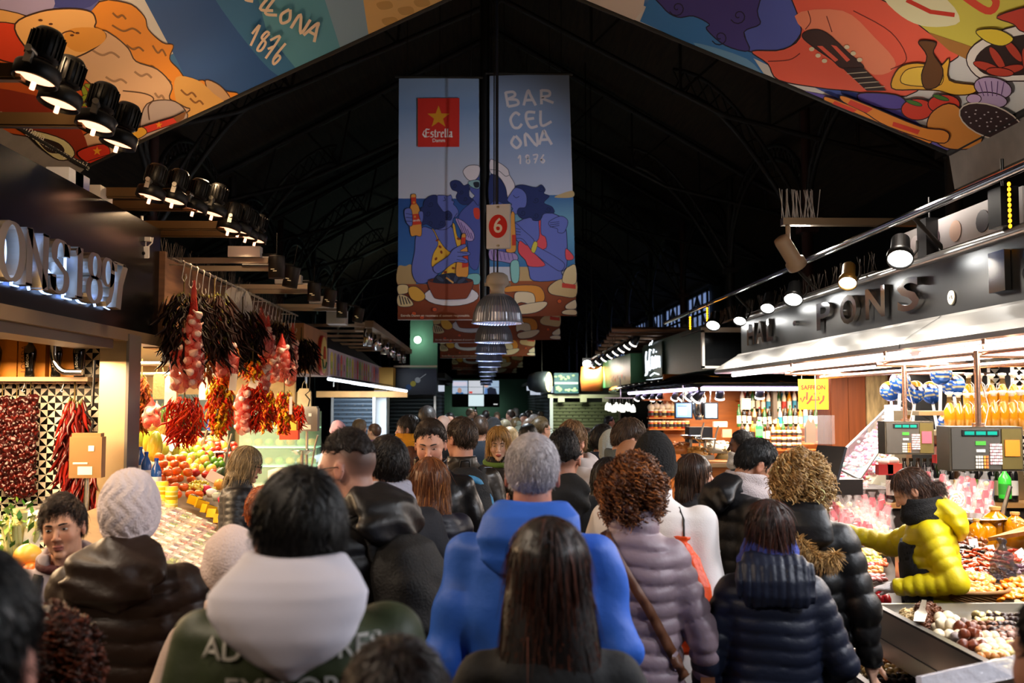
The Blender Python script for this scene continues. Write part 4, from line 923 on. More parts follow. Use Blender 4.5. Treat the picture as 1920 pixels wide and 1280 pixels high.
 po.ell('#b89cc0',1862,165,36,20,2,.2,ink=I2);po.ell('#b49abc',1855,188,34,15,2,.1,ink=I2);po.ell('#caa8cc',1826,185,14,9,1.6,ink=I2)
 for t in range(5):po.line('#6a4a7a',[(1835+12*t,152),(1845+8*t,180)],1.6)
 S_('#dc8c3c',[(1738,240),(1750,208),(1790,196),(1840,250),(1830,275),(1790,280),(1760,270)],line=2,ink=I2);po.ell('#3a2828',1858,228,62,30,2.4,.35,ink='#d8c8b8')
 for i in range(26):po.ell('#cfc4c8',1858+50*math.cos(i*2.4)*(i/26)**.5,228+22*math.sin(i*2.4)*(i/26)**.5+.3*50*math.cos(i*2.4)*(i/26)**.5*.8,2,1.3,n=6)
 for i,(x,y)in enumerate(((1545,184),(1575,182))):
  S_('#e88c34',[(x,y-2),(x+14,y),(x+60,y+18),(x+150,y+55),(x+195,y+62),(x+205,y+75),(x+185,y+86),(x+90,y+55),(x+45,y+28),(x+6,y+9)],line=1.8,ink=I2);S_('#d8402c',[(x+20,y+5),(x+62,y+22),(x+50,y+30),(x+14,y+13)],False);S_('#d8402c',[(x+100,y+46),(x+150,y+62),(x+146,y+70),(x+98,y+54)],False)
cl,EL=canopy((160,310),'left printed canopy overhead with rocks, blue sea and handwritten year',draw_cl)
cr_,ER=canopy((1780,285),'right printed canopy overhead with guitar, red shirt and paella pan',draw_cr)
GREYB=mat('grey_board','#77706a',.7,var=.1)
b=B();b.add([tuple(v)for v in(EL+Vector((-.02,.05,-.01)),EL+Vector((-.45,.05,-.42)),EL+Vector((-.45,-5.6,-.42)),EL+Vector((-.02,-5.6,-.01)))]+[tuple(v)for v in(EL+Vector((-.02,.05,.03)),EL+Vector((-.49,.05,-.40)),EL+Vector((-.49,-5.6,-.40)),EL+Vector((-.02,-5.6,.03)))],[(0,1,2,3),(7,6,5,4),(0,4,5,1),(1,5,6,2),(2,6,7,3),(3,7,4,0)])
tag(b.build('eave_board',GREYB),'grey sloping board along the lower edge of the left canopy','board','boards under the canopies')
b=B();b.add([tuple(v)for v in(ER+Vector((.02,.05,-.01)),ER+Vector((.06,.05,-.30)),ER+Vector((.06,-5.6,-.30)),ER+Vector((.02,-5.6,-.01)))]+[tuple(v)for v in(ER+Vector((.06,.05,.03)),ER+Vector((.12,.05,-.30)),ER+Vector((.12,-5.6,-.30)),ER+Vector((.06,-5.6,.03)))],[(0,1,2,3),(7,6,5,4),(0,4,5,1),(1,5,6,2),(2,6,7,3),(3,7,4,0)])
tag(b.build('eave_board',GREYB),'grey upright board along the lower edge of the right canopy','board','boards under the canopies')
# ---- the row of ribbed pendant lamps down the aisle, and the number sign
RIB=mat('ribbed_aluminium','#a4b0cc',.3,.75);HOUS=mat('frosted_housing','#b8b4b0',.45);BULB=mat('cool_bulb','#ffffff',.3,e=22,ec='#eef2ff')
def pendant(loc,label):
 t=thing('pendant_lamp',label,'lamp',loc,0,'ribbed pendant lamps down the aisle')
 b=B();n=96;prof=[(.232,0),(.228,.012),(.224,.03),(.216,.09),(.196,.15),(.165,.205),(.125,.245),(.085,.265),(.06,.272)]
 a=np.arange(n)*2*math.pi/n;V=[]
 for i,(r,z)in enumerate(prof):
  k=1+(.025*(np.arange(n)%2)if 0<i<8 else 0);V.append(np.stack([r*k*np.cos(a),r*k*np.sin(a),np.full(n,z)],1))
 Vo=np.concatenate(V);Vi=Vo*(.96,.96,.97);m=len(prof)
 Fs=[(i*n+j,i*n+(j+1)%n,(i+1)*n+(j+1)%n,(i+1)*n+j)for i in range(m-1)for j in range(n)]
 b.add(Vo,Fs,0);b.add(Vi,[f[::-1]for f in Fs],0);b.lathe([(.226,.002),(.238,.0),(.240,.008),(.230,.012)],n=48);b.build('shade',RIB,t)
 b=B();b.lathe([(.0,.47),(.06,.465),(.095,.44),(.105,.40),(.105,.365),(.095,.35),(.07,.335),(.062,.30),(.07,.27),(.0,.27)],n=24);b.box((.1,0,.36),(.04,.03,.03));b.box((-.1,0,.36),(.04,.03,.03));b.build('housing',HOUS,t)
 b=B();b.sph((0,0,.13),(.06,.06,.085));b.build('bulb',BULB,t)
 b=B();b.cyl((0,0,.465),(0,0,8.45),.009,n=6);b.build('cable',DARK,t)
 return t
pl=[9.1,12.0,14.7,17.4,20.2,23.4,27.2,31.5,36.5,42]
ORD=('nearest','second','third','fourth','fifth','sixth','seventh','eighth','ninth','tenth')
lp0=pendant((.135,pl[0],2.575),'nearest ribbed aluminium pendant lamp below the number six sign')
for i,y in enumerate(pl[1:]):dup(lp0,(.135-.01*i*(i<3),y,2.575),None,f'{ORD[i + 1]} ribbed aluminium pendant lamp down the row behind the number six')
for y in pl[:7]:light('SPOT',(.135,y,2.56),80,COOL,.15,cone=150,aim=(.135,y,0))
b=B();c=P(935,425,8.95);w,h=.205,.40
t=thing('number_sign','white hanging aisle sign with number six in a red disc','sign',c,R(-14))
b.box((0,0,0),(w+.01,.055,h));b.build('board',mat('white_enamel','#dde2f4',.35),t)
b=B();n=40;V=[(w*.42*math.cos(a),-.0295,w*.52*math.sin(a))for a in np.arange(n)*2*math.pi/n];b.add(V,[tuple(range(n))],0,'#d81e1a')
text(b,'6',frame((0,-.031,.0),(1,0,0),(0,0,1)),.19,.0004,.95,0,'#f4f0f2',.012);b.build('numeral',PRINT,t)
b=B();b.sph((0,-.028,h*.44),(.016,.008,.010),8,6);b.sph((0,-.028,-h*.44),(.016,.008,.010),8,6);b.build('fixing',STEEL,t)
b=B();b.cyl((-.02,0,h/2),(-.02,0,6.2),.012,n=8);b.build('rod',mat('blue_black_rod','#141a2c',.5),t)
b=B();b.cyl((.02,13.12,2.65),(.02,13.12,10.9),.06,n=12);tag(b.build('iron_pole',BLACK),'tall black pole dividing the two halves of the nearest banner','pole')
# ------------------------------------------------------------ left stalls
FX=-2.5
GLOSSB=mat('black_gloss_panel','#040405',.22,spec=.25);BRONZE=mat('bronze_beam','#6b5a45',.4,.6);WOODF=mat('wood_fascia','#6a4a34',.6,var=.3,vs=3,stretch=(1,.6,9));LEDW=mat('letter_backlight','#bcd4ff',.4,e=3,ec='#a8c8ff')
WOODL=mat('pale_wood','#b08048',.6,var=.2,vs=4,stretch=(1,8,1));CREAM=mat('cream_panel','#d8cfb8',.6)
STEELW=mat('warm_steel','#c8b08a',.33,.85,bump=.05,bs=30,stretch=(25,25,1))
# raised channel letters drawn with thick uprights and thin level strokes
def el(cx,cy,rx,ry,a0=0,a1=360,n=28):return[(cx+rx*math.cos(R(a)),cy+ry*math.sin(R(a)))for a in np.linspace(a0,a1,n)]
SERIF={'P':(.62,[[(.15,0),(.15,1)],[(.15,.97),(.35,.97)]+el(.35,.73,.22,.24,90,-90,16)+[(.15,.49)],[(.02,.02),(.30,.02)]]),'O':(.78,[el(.39,.5,.31,.48)]),'N':(.86,[[(.14,0),(.14,1)],[(.14,.98),(.70,.02)],[(.70,0),(.70,1)],[(.02,.02),(.26,.02)],[(.58,.98),(.82,.98)],[(.02,.98),(.16,.98)]]),
'S':(.62,[[(.52,.72)]+el(.31,.74,.20,.24,10,200,14)+[(.16,.60),(.31,.51),(.46,.42)]+el(.31,.26,.22,.24,30,-190,16)+[(.08,.28)],[(.53,.72),(.53,.96)],[(.085,.28),(.085,.03)]]),'1':(.42,[[(.22,0),(.22,1)],[(.06,.86),(.22,.97)],[(.06,.02),(.38,.02)]]),
'8':(.60,[el(.30,.74,.19,.24),el(.30,.26,.24,.25)]),'9':(.58,[el(.29,.70,.22,.28),[(.51,.70),(.49,.40),(.40,.15),(.22,.03)],]),'7':(.52,[[(.04,.97),(.48,.97)],[(.48,.97),(.30,.55),(.22,0)],[(.045,.97),(.045,.78)]])}
def pen(b,path,thin,thick,M,d0,d1,mi=0,grow=0.):
 p=np.array(path,float)
 if len(p)==2:p=np.array([p[0]+(p[1]-p[0])*t for t in np.linspace(0,1,3)])
 t=np.gradient(p,axis=0);closed=np.allclose(p[0],p[-1])
 if closed:t[0]=t[-1]=p[1]-p[-2]
 t/=np.linalg.norm(t,axis=1,keepdims=True)+1e-9;w=(thin+(thick-thin)*np.abs(t[:,1])**1.3)/2+grow;nn=np.stack([-t[:,1],t[:,0]],1)
 Lf=p+nn*w[:,None];Rt=p-nn*w[:,None];n=len(p);A=np.array(M)
 V=np.concatenate([np.c_[Lf,np.full(n,d0)],np.c_[Rt,np.full(n,d0)],np.c_[Rt,np.full(n,d1)],np.c_[Lf,np.full(n,d1)]]);V=V@A[:3,:3].T+A[:3,3]
 Fs=[(q*n+i,q*n+i+1,((q+1)%4)*n+i+1,((q+1)%4)*n+i)for q in range(4)for i in range(n-1)]
 if not closed:Fs+=[(0,n,2*n,3*n),(4*n-1,3*n-1,2*n-1,n-1)]
 b.add(V,Fs,mi)
def channel_letter(ch,o,h,wd,parent,x=(0,1,0),z=(1,0,0)):
 w,st=SERIF[ch];M=frame(o,x,(0,0,1),z)@Matrix.Diagonal((wd/w,h,1,1));b=B();g=B()
 for s_ in st:pen(b,s_,.045,.20,M,.035,.10);pen(g,s_,.05,.19,M,.018,.030,grow=.012)
 L_=b.build('letter',STEEL,parent);g.build('backlight',LEDW,L_);return L_
t=thing('shop_sign','glossy black stall fascia with backlit steel letters and number 1897','sign',(FX,4.6,2.33))
b=B();b.span((-.16,-3.2,.0),(0,3.14,.86));b.build('board',GLOSSB,t)
b=B();b.span((-.20,-3.2,-.05),(.03,3.14,.03));b.build('lower_rail',BRONZE,t)
zb=.165;spots=[('P',4.78,.33),('O',5.16,.31),('N',5.47,.31),('S',5.79,.26),('1',6.12,.17),('8',6.32,.25),('9',6.56,.22),('7',6.76,.25)]
for ch,y,wd in spots:channel_letter(ch,(0,y*.962-4.6,zb-.025),.304,wd*.962,t)
b=B();b.span((-2.78,1.4,2.22),(FX-.02,6.86,2.30));tag(b.build('shutter_box',mat('brown_steel','#5a4a3a',.4,.5)),'brown metal roller shutter box under the black lettered fascia','shutter box')
b=B();b.span((-5.2,1.4,2.30),(FX-.16,7.7,2.36));struct(b.build('ceiling_stall',CREAM))
t=thing('stall_pillar','square steel corner pillar between the dried pepper wall and the fruit','pillar',(-2.57,7.12,0))
b=B();b.box((0,0,1.165),(.19,.22,2.33));b.build('shaft',STEELW,t);b=B();b.box((.1,0,1.165),(.02,.24,2.33));b.build('edge_strip',mat('grey_steel','#6e6a66',.4,.8),t)  # pillar's aisle side in greyer steel, its shade put into the colour
b=B();b.box((.116,-.04,1.27),(.012,.12,.16));b.build('sticker',mat('dark_sticker','#2a2024',.5),t)
# patterned tile wall at the end of the stall, one mesh
TB=mat('black_tile','#0e0c0b',.25);TW=mat('white_tile','#e6dcc8',.25)
b=B();Yw=7.28;q=.0515
b.span((-5.2,Yw+.01,0),(-2.72,Yw+.08,2.33),2)
for i in range(48):
 for j in range(29):
  x0=-5.19+i*q;z0=.82+j*q;c=[(x0,Yw,z0),(x0+q,Yw,z0),(x0+q,Yw,z0+q),(x0,Yw,z0+q)];k=(i%2,j%2)
  if k in((0,1),(1,0)):b.add(c,[(0,1,3),(1,2,3)]);b.mi[-1]=np.array([1,0]if k==(0,1)else[0,1])
  else:b.add(c,[(0,1,2),(0,2,3)]);b.mi[-1]=np.array([0,1]if k==(1,1)else[1,0])
struct(b.build('wall_tiled',[TB,TW,CREAM]))
# shelf with tall dark bottles in front of gift boxes
t=thing('wall_shelf','narrow shelf carrying dark bottles and orange gift boxes','shelf',(-3.9,Yw-.13,2.03));b=B();b.box((0,0,-.015),(2.3,.26,.03));b.build('board',mat('shelf_edge','#8a7458',.5),t)
OB=mat('orange_card_box','#c8801e',.55);INKB=mat('brown_print','#6a3810',.6);BB=mat('black_bottle_glass','#0a0a08',.12,coat=.6);LET=mat('pale_print','#cfc6b0',.6)
def gift_box(x,label):
 t=thing('gift_box',label,'box',(x,Yw-.07,2.03),0,'gift boxes behind the dark bottles');b=B();b.box((0,0,.135),(.19,.10,.27));b.build('carton',OB,t)
 b=B();text(b,'LOSADA',frame((-.055,-.0515,.13),(0,0,1),(-1,0,0),(0,-1,0)),.05,.0005);b.build('printed_word',INKB,t);return t
gb=gift_box(-2.98,'orange gift box under the curved chrome pipe, nearest the pillar')
for i,w in enumerate(('second','third','fourth','fifth')):dup(gb,(-3.2-.2*i,Yw-.07,2.03),None,f'{w} orange gift box from the pillar on the bottle shelf')
def dark_bottle(x,label):
 t=thing('oil_bottle',label,'bottle',(x,Yw-.19,2.03),0,'dark bottles on the high shelf');b=B()
 b.lathe([(0,0),(.030,0),(.034,.01),(.030,.05),(.036,.10),(.043,.165),(.042,.19),(.030,.215),(.016,.235),(.0135,.262),(.016,.264),(.016,.285),(0,.286)],n=20);b.build('glass',BB,t)
 b=B();text(b,'LOSADA',frame((0,-.0415,.115),(0,0,1),(-1,0,0),(0,-1,0)),.024,.0015);b.build('printed_word',LET,t);return t
db=dark_bottle(-2.84,'dark oil bottle half hidden behind the curved chrome pipe')
for i,(x,w)in enumerate(((-3.0,'second'),(-3.18,'third'),(-3.42,'fourth'),(-3.64,'fifth'))):dup(db,(x,Yw-.19,2.03),None,f'{w} tall dark oil bottle from the pillar on the high shelf')
b=B();pth=[(-2.96,Yw-.33,2.3),(-2.96,Yw-.33,2.24)]+[(-2.86-.10*math.cos(R(a)),Yw-.33,2.20-.14*math.sin(R(a)))for a in range(0,91,10)]+[(-2.76,Yw-.33,2.06)]
b.tube(pth,.022,12);tag(b.build('curved_pipe',CHROME),'curved chrome pipe hanging in front of the bottle shelf','pipe')
t=thing('rope_rail','twisted rope rail below the bottle shelf with metal hooks','rail',(-3.9,Yw-.16,1.995));b=B();pa=np.linspace(-1.15,1.1,120)
for ph in(0,2.1,4.2):b.tube([(x,.008*math.cos(x*90+ph),.008*math.sin(x*90+ph))for x in pa],.0065,5)
b.build('rope',mat('red_white_rope','#c8a088',.8),t)
HOOK=mat('hook_wire','#c9c4b8',.3,1.)
for i in range(8):b=B();x=-.95+i*.27;b.tube([(x,0,.02),(x+.012,-.012,.0),(x,-.005,-.04),(x-.01,-.01,-.06),(x,-.012,-.072),(x+.012,-.01,-.06)],.004,5);b.build('hook',HOOK,t)
# ---- dried peppers
PEP=mat('dried_chilli',vcol=True,r=.55,spec=.08);PEPG=mat('glossy_dried_pepper',vcol=True,r=.25);NETM=mat('red_net','#d8301c',.6,alpha=.5);GARL=mat('garlic_skin',vcol=True,r=.5);STEM=mat('dry_stalk','#5a4a22',.9)
def chilli_proto(col,L,r,bendy,seed):
 q=np.random.RandomState(seed);b=B();n=7;ts=np.linspace(0,1,n);a=q.uniform(-bendy,bendy,2)
 pts=np.stack([a[0]*ts**2*L,a[1]*ts**1.5*L+.01*np.sin(ts*7),-ts*L],1);rad=r*np.array([.35,.9,1.,.92,.75,.5,.08])
 c=np.array(lin(col));strands(b,pts[None],rad[None],6,(c*q.uniform(.7,1.3))[None]);strands(b,np.array([[(0,0,.018),(0,0,.008),(0,0,-.002)]]),np.array([[r*.18,r*.2,r*.4]]),5,np.array([lin('#5a5a1c')]))
 m=b.build('chilli',PEPG if L>.15 else PEP);me=m.data;bpy.data.objects.remove(m);return me
CH={'dark':[chilli_proto(c,.13,.0085,.45,i)for i,c in enumerate(('#160706','#200a07','#0e0606','#1c0d09','#120808'))],'red':[chilli_proto(c,.085,.0065,.5,i+9)for i,c in enumerate(('#c02a10','#a81c0c','#d03a14','#8e180c'))],
'mix':[chilli_proto(c,.07,.011,.3,i+19)for i,c in enumerate(('#d8a01c','#c82c10','#e0b428','#b04010','#8a2410','#d86a18'))],'long':[chilli_proto(c,.17,.013,.3,i+29)for i,c in enumerate(('#5a0c08','#74140c','#46090a','#380806'))],'brown':[chilli_proto(c,.09,.008,.5,i+39)for i,c in enumerate(('#6a2c10','#8a3a14','#5a2410','#7a4a18'))]}
NYO=[]
for i,c in enumerate(('#2c0808','#3a0c0a','#200606','#46100c')):
 q=np.random.RandomState(i);G=Grid(axis(-.05,.05,.007),axis(-.05,.05,.007),axis(-.045,.045,.007));ph=q.uniform(0,9)
 G.op(lambda x,y,z:d_ell(x,y,z,(.036,.036,.026))-.008*np.sin(5*np.arctan2(x,y)+ph)-.006*pnoise(x+ph,y,z,6),(-1,)*3,(1,)*3);V,Q=G.mesh();b=B();b.add(V,Q,0,c,True);m=b.build('dried_pepper',PEPG);NYO.append(m.data);bpy.data.objects.remove(m)
def put(me,name,parent,loc,rot,sc=1.):
 o=bpy.data.objects.new(name,me);C.objects.link(o);o.parent=parent;o.location=loc;o.rotation_euler=rot;o.scale=(sc,)*3;return o
def ristra(kind,loc,L,r,n,label,name='chilli_bunch',cat='dried chillies',group='hanging bunches of dried chillies',lob=1.,flare=1.,cord=.12):
 """chillies tied to a cord: each chilli a part"""
 t=thing(name,label,cat,loc,0,group);b=B();b.cyl((0,0,cord),(0,0,-L*.85),.006,n=6);b.build('cord',STEM,t);P_=CH[kind]
 for i in range(n):
  f=(i+.5)/n;z=-.02-(L-.09)*f*.9;a=i*2.39996+rnd.uniform(-.4,.4);rr=r*(.28+.5*math.sin(math.pi*min(1,.18+f*.75))**lob)*rnd.uniform(.5,1.0);tilt=rnd.uniform(.12,.5)*flare*(1.25-.7*f)
  o=put(P_[rnd.randrange(len(P_))],'chilli',t,(rr*math.cos(a),rr*math.sin(a),z),Euler((0,-tilt,a),'XYZ'),rnd.uniform(.8,1.25)*(1.35 if kind=='dark' else 1.1))
 if n>=60:  # the crowded heart of the bunch, beyond counting
  b=B();src=[(np.array([v.co[:]for v in m_.vertices]),[tuple(p_.vertices)for p_ in m_.polygons],np.array([c_.color[:3]for c_ in m_.color_attributes['Col'].data]))for m_ in P_]
  for i in range(int(n*1.7)):
   f=rnd.random();a=rnd.uniform(0,6.28);rr=r*(.28+.5*math.sin(math.pi*min(1,.18+f*.75))**lob)*rnd.uniform(.1,.95);V,Fs,cc=src[i%len(src)]
   A=np.array(Euler((rnd.uniform(-.4,.4),-rnd.uniform(.1,.55)*flare,a)).to_matrix());b.add((V*rnd.uniform(.9,1.3))@A.T+(rr*math.cos(a),rr*math.sin(a),-.02-(L-.09)*f*.9),Fs,0,cc,True)
  o=b.build('inner_chillies',PEP,t);o['kind']='stuff'
 return t
def nyora_string(loc,n,label):
 t=thing('pepper_string',label,'dried peppers',loc,0,'strings of dried peppers on the tiled wall');b=B();b.cyl((0,0,.1),(0,0,-n*.0102),.004,n=5);b.build('cord',STEM,t)
 for i in range(n):a=i*2.2;put(NYO[i%4],'dried_pepper',t,(.028*math.cos(a),-.02+.02*math.sin(a),-.02-i*.0102),(rnd.uniform(-.7,.7),rnd.uniform(-.7,.7),a),rnd.uniform(.85,1.15))
 return t
GARM=[]
for i in range(3):
 b=B();n=14;prof=[(.001,-.026),(.014,-.026),(.030,-.014),(.034,.002),(.026,.018),(.012,.030),(.006,.046),(.005,.062)];a=np.arange(n)*2*math.pi/n;V=[]
 for r_,z in prof:V.append(np.stack([r_*(1+.07*np.cos(a*7))*np.cos(a),r_*(1+.07*np.cos(a*7))*np.sin(a),np.full(n,z)],1))
 c=np.array(lin(('#e4bca8','#dcaa98','#ecccb8')[i]));cc=np.concatenate([np.tile(c*(.82+.3*(j%2)),(1,1))for _ in prof for j in range(n)])
 b.add(np.concatenate(V),[(p_*n+j,p_*n+(j+1)%n,(p_+1)*n+(j+1)%n,(p_+1)*n+j)for p_ in range(7)for j in range(n)],0,cc,True);m=b.build('garlic_bulb',GARL);GARM.append(m.data);bpy.data.objects.remove(m)
def garlic_net(loc,L,r,n,label,cone=.18):
 t=thing('garlic_net',label,'garlic',loc,0,'red nets of garlic on the hooks');b=B()
 prof=[(.006,.0),(.012,-.03),(r*.55,-cone),(r*1.02,-cone-.1),(r*1.06,-L*.6),(r*.95,-L*.88),(r*.5,-L),(.004,-L-.015)];b.lathe(prof,n=18);b.build('net',NETM,t)
 for i in range(n):
  f=i/max(1,n-1);z=-cone-.03-(L-cone-.07)*f;a=i*2.39996;put(GARM[i%3],'garlic_bulb',t,(r*.62*math.cos(a),r*.62*math.sin(a),z),(rnd.uniform(-1.2,1.2),rnd.uniform(-1.2,1.2),a),rnd.uniform(.9,1.15))
 return t
for i,(x,y,n,w)in enumerate(((57,742,66,'right string of dark dried peppers against the tiles'),(31,748,64,'middle string of dark dried peppers against the tiles'),(4,745,60,'leftmost string of dark dried peppers against the tiles'))):nyora_string(P(x,y,Yw-.17),n,w)
t=ristra('long',P(140,742,Yw-.17),.75,.10,78,'long rope of glossy red chillies beside the scale back','chilli_rope',group='chilli ropes on the tiled wall',flare=.5)
ristra('long',P(172,850,Yw-.2),.50,.07,40,'short rope of dark chillies behind the scale post','chilli_rope',group='chilli ropes on the tiled wall',flare=.4)
def counter_scale(loc,rz,label,wh=(.32,.18,.40),pole=.9,col='#b8946a'):
 t=thing('weighing_scale',label,'scale',loc,rz,'scales of the left stalls');w,d,h=wh
 b=B();b.box((0,0,h/2),(w,d,h));b.box((0,0,h+.012),(w*.9,d*.8,.024));b.build('housing',mat('steel_case'+col,col,.35,.8),t)
 b=B();b.box((w*.18,-d/2-.003,h*.72),(.035,.006,.035));b.build('button',mat('white_plastic','#eeeae0',.4),t)
 b=B();b.box((.0,-d/2-.002,h*.18),(w*.45,.004,h*.2));b.box((-w*.15,-d/2-.002,h*.36),(w*.45,.004,.012));b.build('label',mat('paper_label','#e4d8c0',.7),t)
 b=B();b.cyl((0,0,-pole),(0,0,0),.016,n=10);b.cyl((0,0,-pole),(0,0,-pole+.02),.11,n=20);b.build('post',STEEL,t)
 b=B();b.tube([(0,.05,h+.02),(.02,.04,h+.1),(-.03,.03,h+.16),(.02,.02,h+.2),(.03,0,h+.5)],.008,6);b.build('cable',BLACK,t);return t
c=P(163,895,6.6);counter_scale((c.x,c.y,c.z),R(6),'brown backed scale on a post in front of the chilli rope',(.20,.10,.265),c.z-.96,'#a88458')
# counter of the first stall with greens
t=thing('market_counter','steel fronted counter under the lettered fascia with leafy vegetables','counter',(-3.0,4.6,0))
b=B();b.span((-.6,-3.2,.06),(.5,.85,.90));b.build('body',STEEL,t);b=B();b.span((-.65,-3.25,.90),(.55,.88,.95));b.build('worktop',mat('worktop_steel','#bdb6a8',.3,.9),t)
LEAF=mat('leafy_green',vcol=True,r=.5);WHV=mat('white_vegetable',vcol=True,r=.5)
def celery(loc,rz,label):
 t=thing('celery_bunch',label,'celery',loc,rz,'celery bunches on the first counter');q=np.random.RandomState(int(abs(rz)*100));b=B();n=9
 a=q.uniform(-.30,.30,(n,2));tt=np.linspace(0,1,6)[None,:,None];base=q.uniform(-.035,.035,(n,3))*(1,1,0);d=np.concatenate([a,np.ones((n,1))],1)
 strands(b,base[:,None,:]+d[:,None,:]*tt*.36,np.repeat(.017*(1-.3*tt[0,:,0])[None],n,0),6,np.array([lin(c)for c in q.choice(['#cfd08a','#dcd89a','#e8e4b4'],n)]));b.build('stalks',WHV,t)
 b=B();m=70;k=q.randint(0,n,m);h=q.uniform(.26,.42,m)[:,None];c=base[k]+d[k]*h*(1.0,1.0,1.0)
 for i in range(m):
  u=q.normal(size=3);u/=np.linalg.norm(u);v=np.cross(u,(.3,.2,1));v/=np.linalg.norm(v);p=c[i]+q.normal(size=3)*.03;s_=q.uniform(.014,.03)
  b.add([p-u*s_,p-v*s_*.6+u*.2*s_,p+u*s_,p+v*s_*.6],[(0,1,2),(0,2,3)],0,np.array(lin(q.choice(['#3f7a1c','#5a9428','#7aac3a','#2f6218']))),False)
 b.build('leaves',LEAF,t);return t
c=P(8,1050,4.9);celery((c.x,c.y,.95),.3,'leafy celery bunch at the picture edge beside the white radishes');c=P(48,1060,4.6);celery((c.x,c.y,.95),1.4,'pale celery stalks standing behind the small white price card')
def wlump(name,label,cat,loc,prof,col,rot=(0,0,0),sc=1.,leaf=False,group=None):
 t=thing(name,label,cat,loc,0,group);t.rotation_euler=rot;t.scale=(sc,)*3;b=B();b.lathe(prof,n=14,col=col);b.build('root',WHV,t)
 if leaf:
  b=B();q=np.random.RandomState(3);n=14;d=q.normal(size=(n,3))*(.4,.4,.2)+(0,0,1);tt=np.linspace(0,1,5)[None,:,None];strands(b,np.array((0,0,prof[-1][1]))+d[:,None,:]*tt*.16,np.repeat(np.array([[.004,.008,.014,.012,.002]]),n,0),4,np.array([lin('#5a8a24')]*n));b.build('leaves',LEAF,t)
 return t
LEEK=[(0,0),(.022,0),(.026,.03),(.02,.08),(.019,.3),(.024,.42)]
for i,(x,y)in enumerate(((30,1010),(44,1000),(58,1015))):c=P(x,y+60,4.6+i*.06);wlump('leek',('leftmost','middle','rightmost')[i]+' of three pale leeks standing among the celery','leek',(c.x,c.y,.95),LEEK,'#dcd09a',(.12-.1*i,.1-.15*i,0),1.,False,'leeks on the first counter')
CAU=mat('mushroom_white',vcol=True,r=.6,bump=.2,bs=60)
def punnet(loc,rz,label,cols,size=(.20,.14,.07),n=12,rr=.026,name='mushroom_tray',cat='mushrooms',part='mushroom',tilt=0,group='wrapped trays of vegetables'):
 t=thing(name,label,cat,loc,rz,group);t.rotation_euler=(tilt,0,rz);b=B();w,d,h=size;e=.008
 b.add([(-w/2*.85,-d/2*.85,0),(w/2*.85,-d/2*.85,0),(w/2*.85,d/2*.85,0),(-w/2*.85,d/2*.85,0),(-w/2,-d/2,h),(w/2,-d/2,h),(w/2,d/2,h),(-w/2,d/2,h)],[(0,3,2,1),(0,1,5,4),(1,2,6,5),(2,3,7,6),(3,0,4,7)]);b.build('tray',mat('clear_plastic_tray','#e8e8ea',.15,alpha=.45),t)
 for i in range(n):
  g=int(math.ceil(math.sqrt(n*w/d)));x=(-.5+(i%g+.5)/g)*w*.82;y=(-.5+(i//g+.5)/max(1,math.ceil(n/g)))*d*.82
  b=B();b.sph((0,0,0),(rr,rr,rr*.8),8,6,0,cols[i%len(cols)]);b.build(part,CAU,t,(x,y,h*.65+rnd.uniform(-.004,.008)))
 return t
c=P(22,990,5.4);punnet((c.x,c.y,c.z-.06),.4,'clear tray of white mushrooms standing behind the celery',['#efe6d8','#e4d8c4'],(.17,.22,.07),12,.03,tilt=1.0);c=P(66,985,5.3);punnet((c.x,c.y,c.z-.02),.5,'clear tray of white mushrooms leaning against the tiles',['#efe6d8','#e8dcca'],(.22,.2,.07),12,.034,tilt=.8)
c=P(60,1008,4.55);b=B();b.box((0,0,0),(.07,.006,.085),rot=(-.2,0,.1));tag(b.build('price_card',mat('price_card','#e9e2d4',.6),None,c),'blank white price card among the celery at the first counter','card')
c=P(62,1050,4.5);punnet((c.x,c.y,c.z-.05),0,'tray of small dark purple shallots by the vendor',['#5a2c34','#6e3a3c','#4a2028'],(.18,.14,.05),15,.02,'shallot_tray','shallots','shallot',.5)
b=B();c=P(52,1043,4.3);FR={}
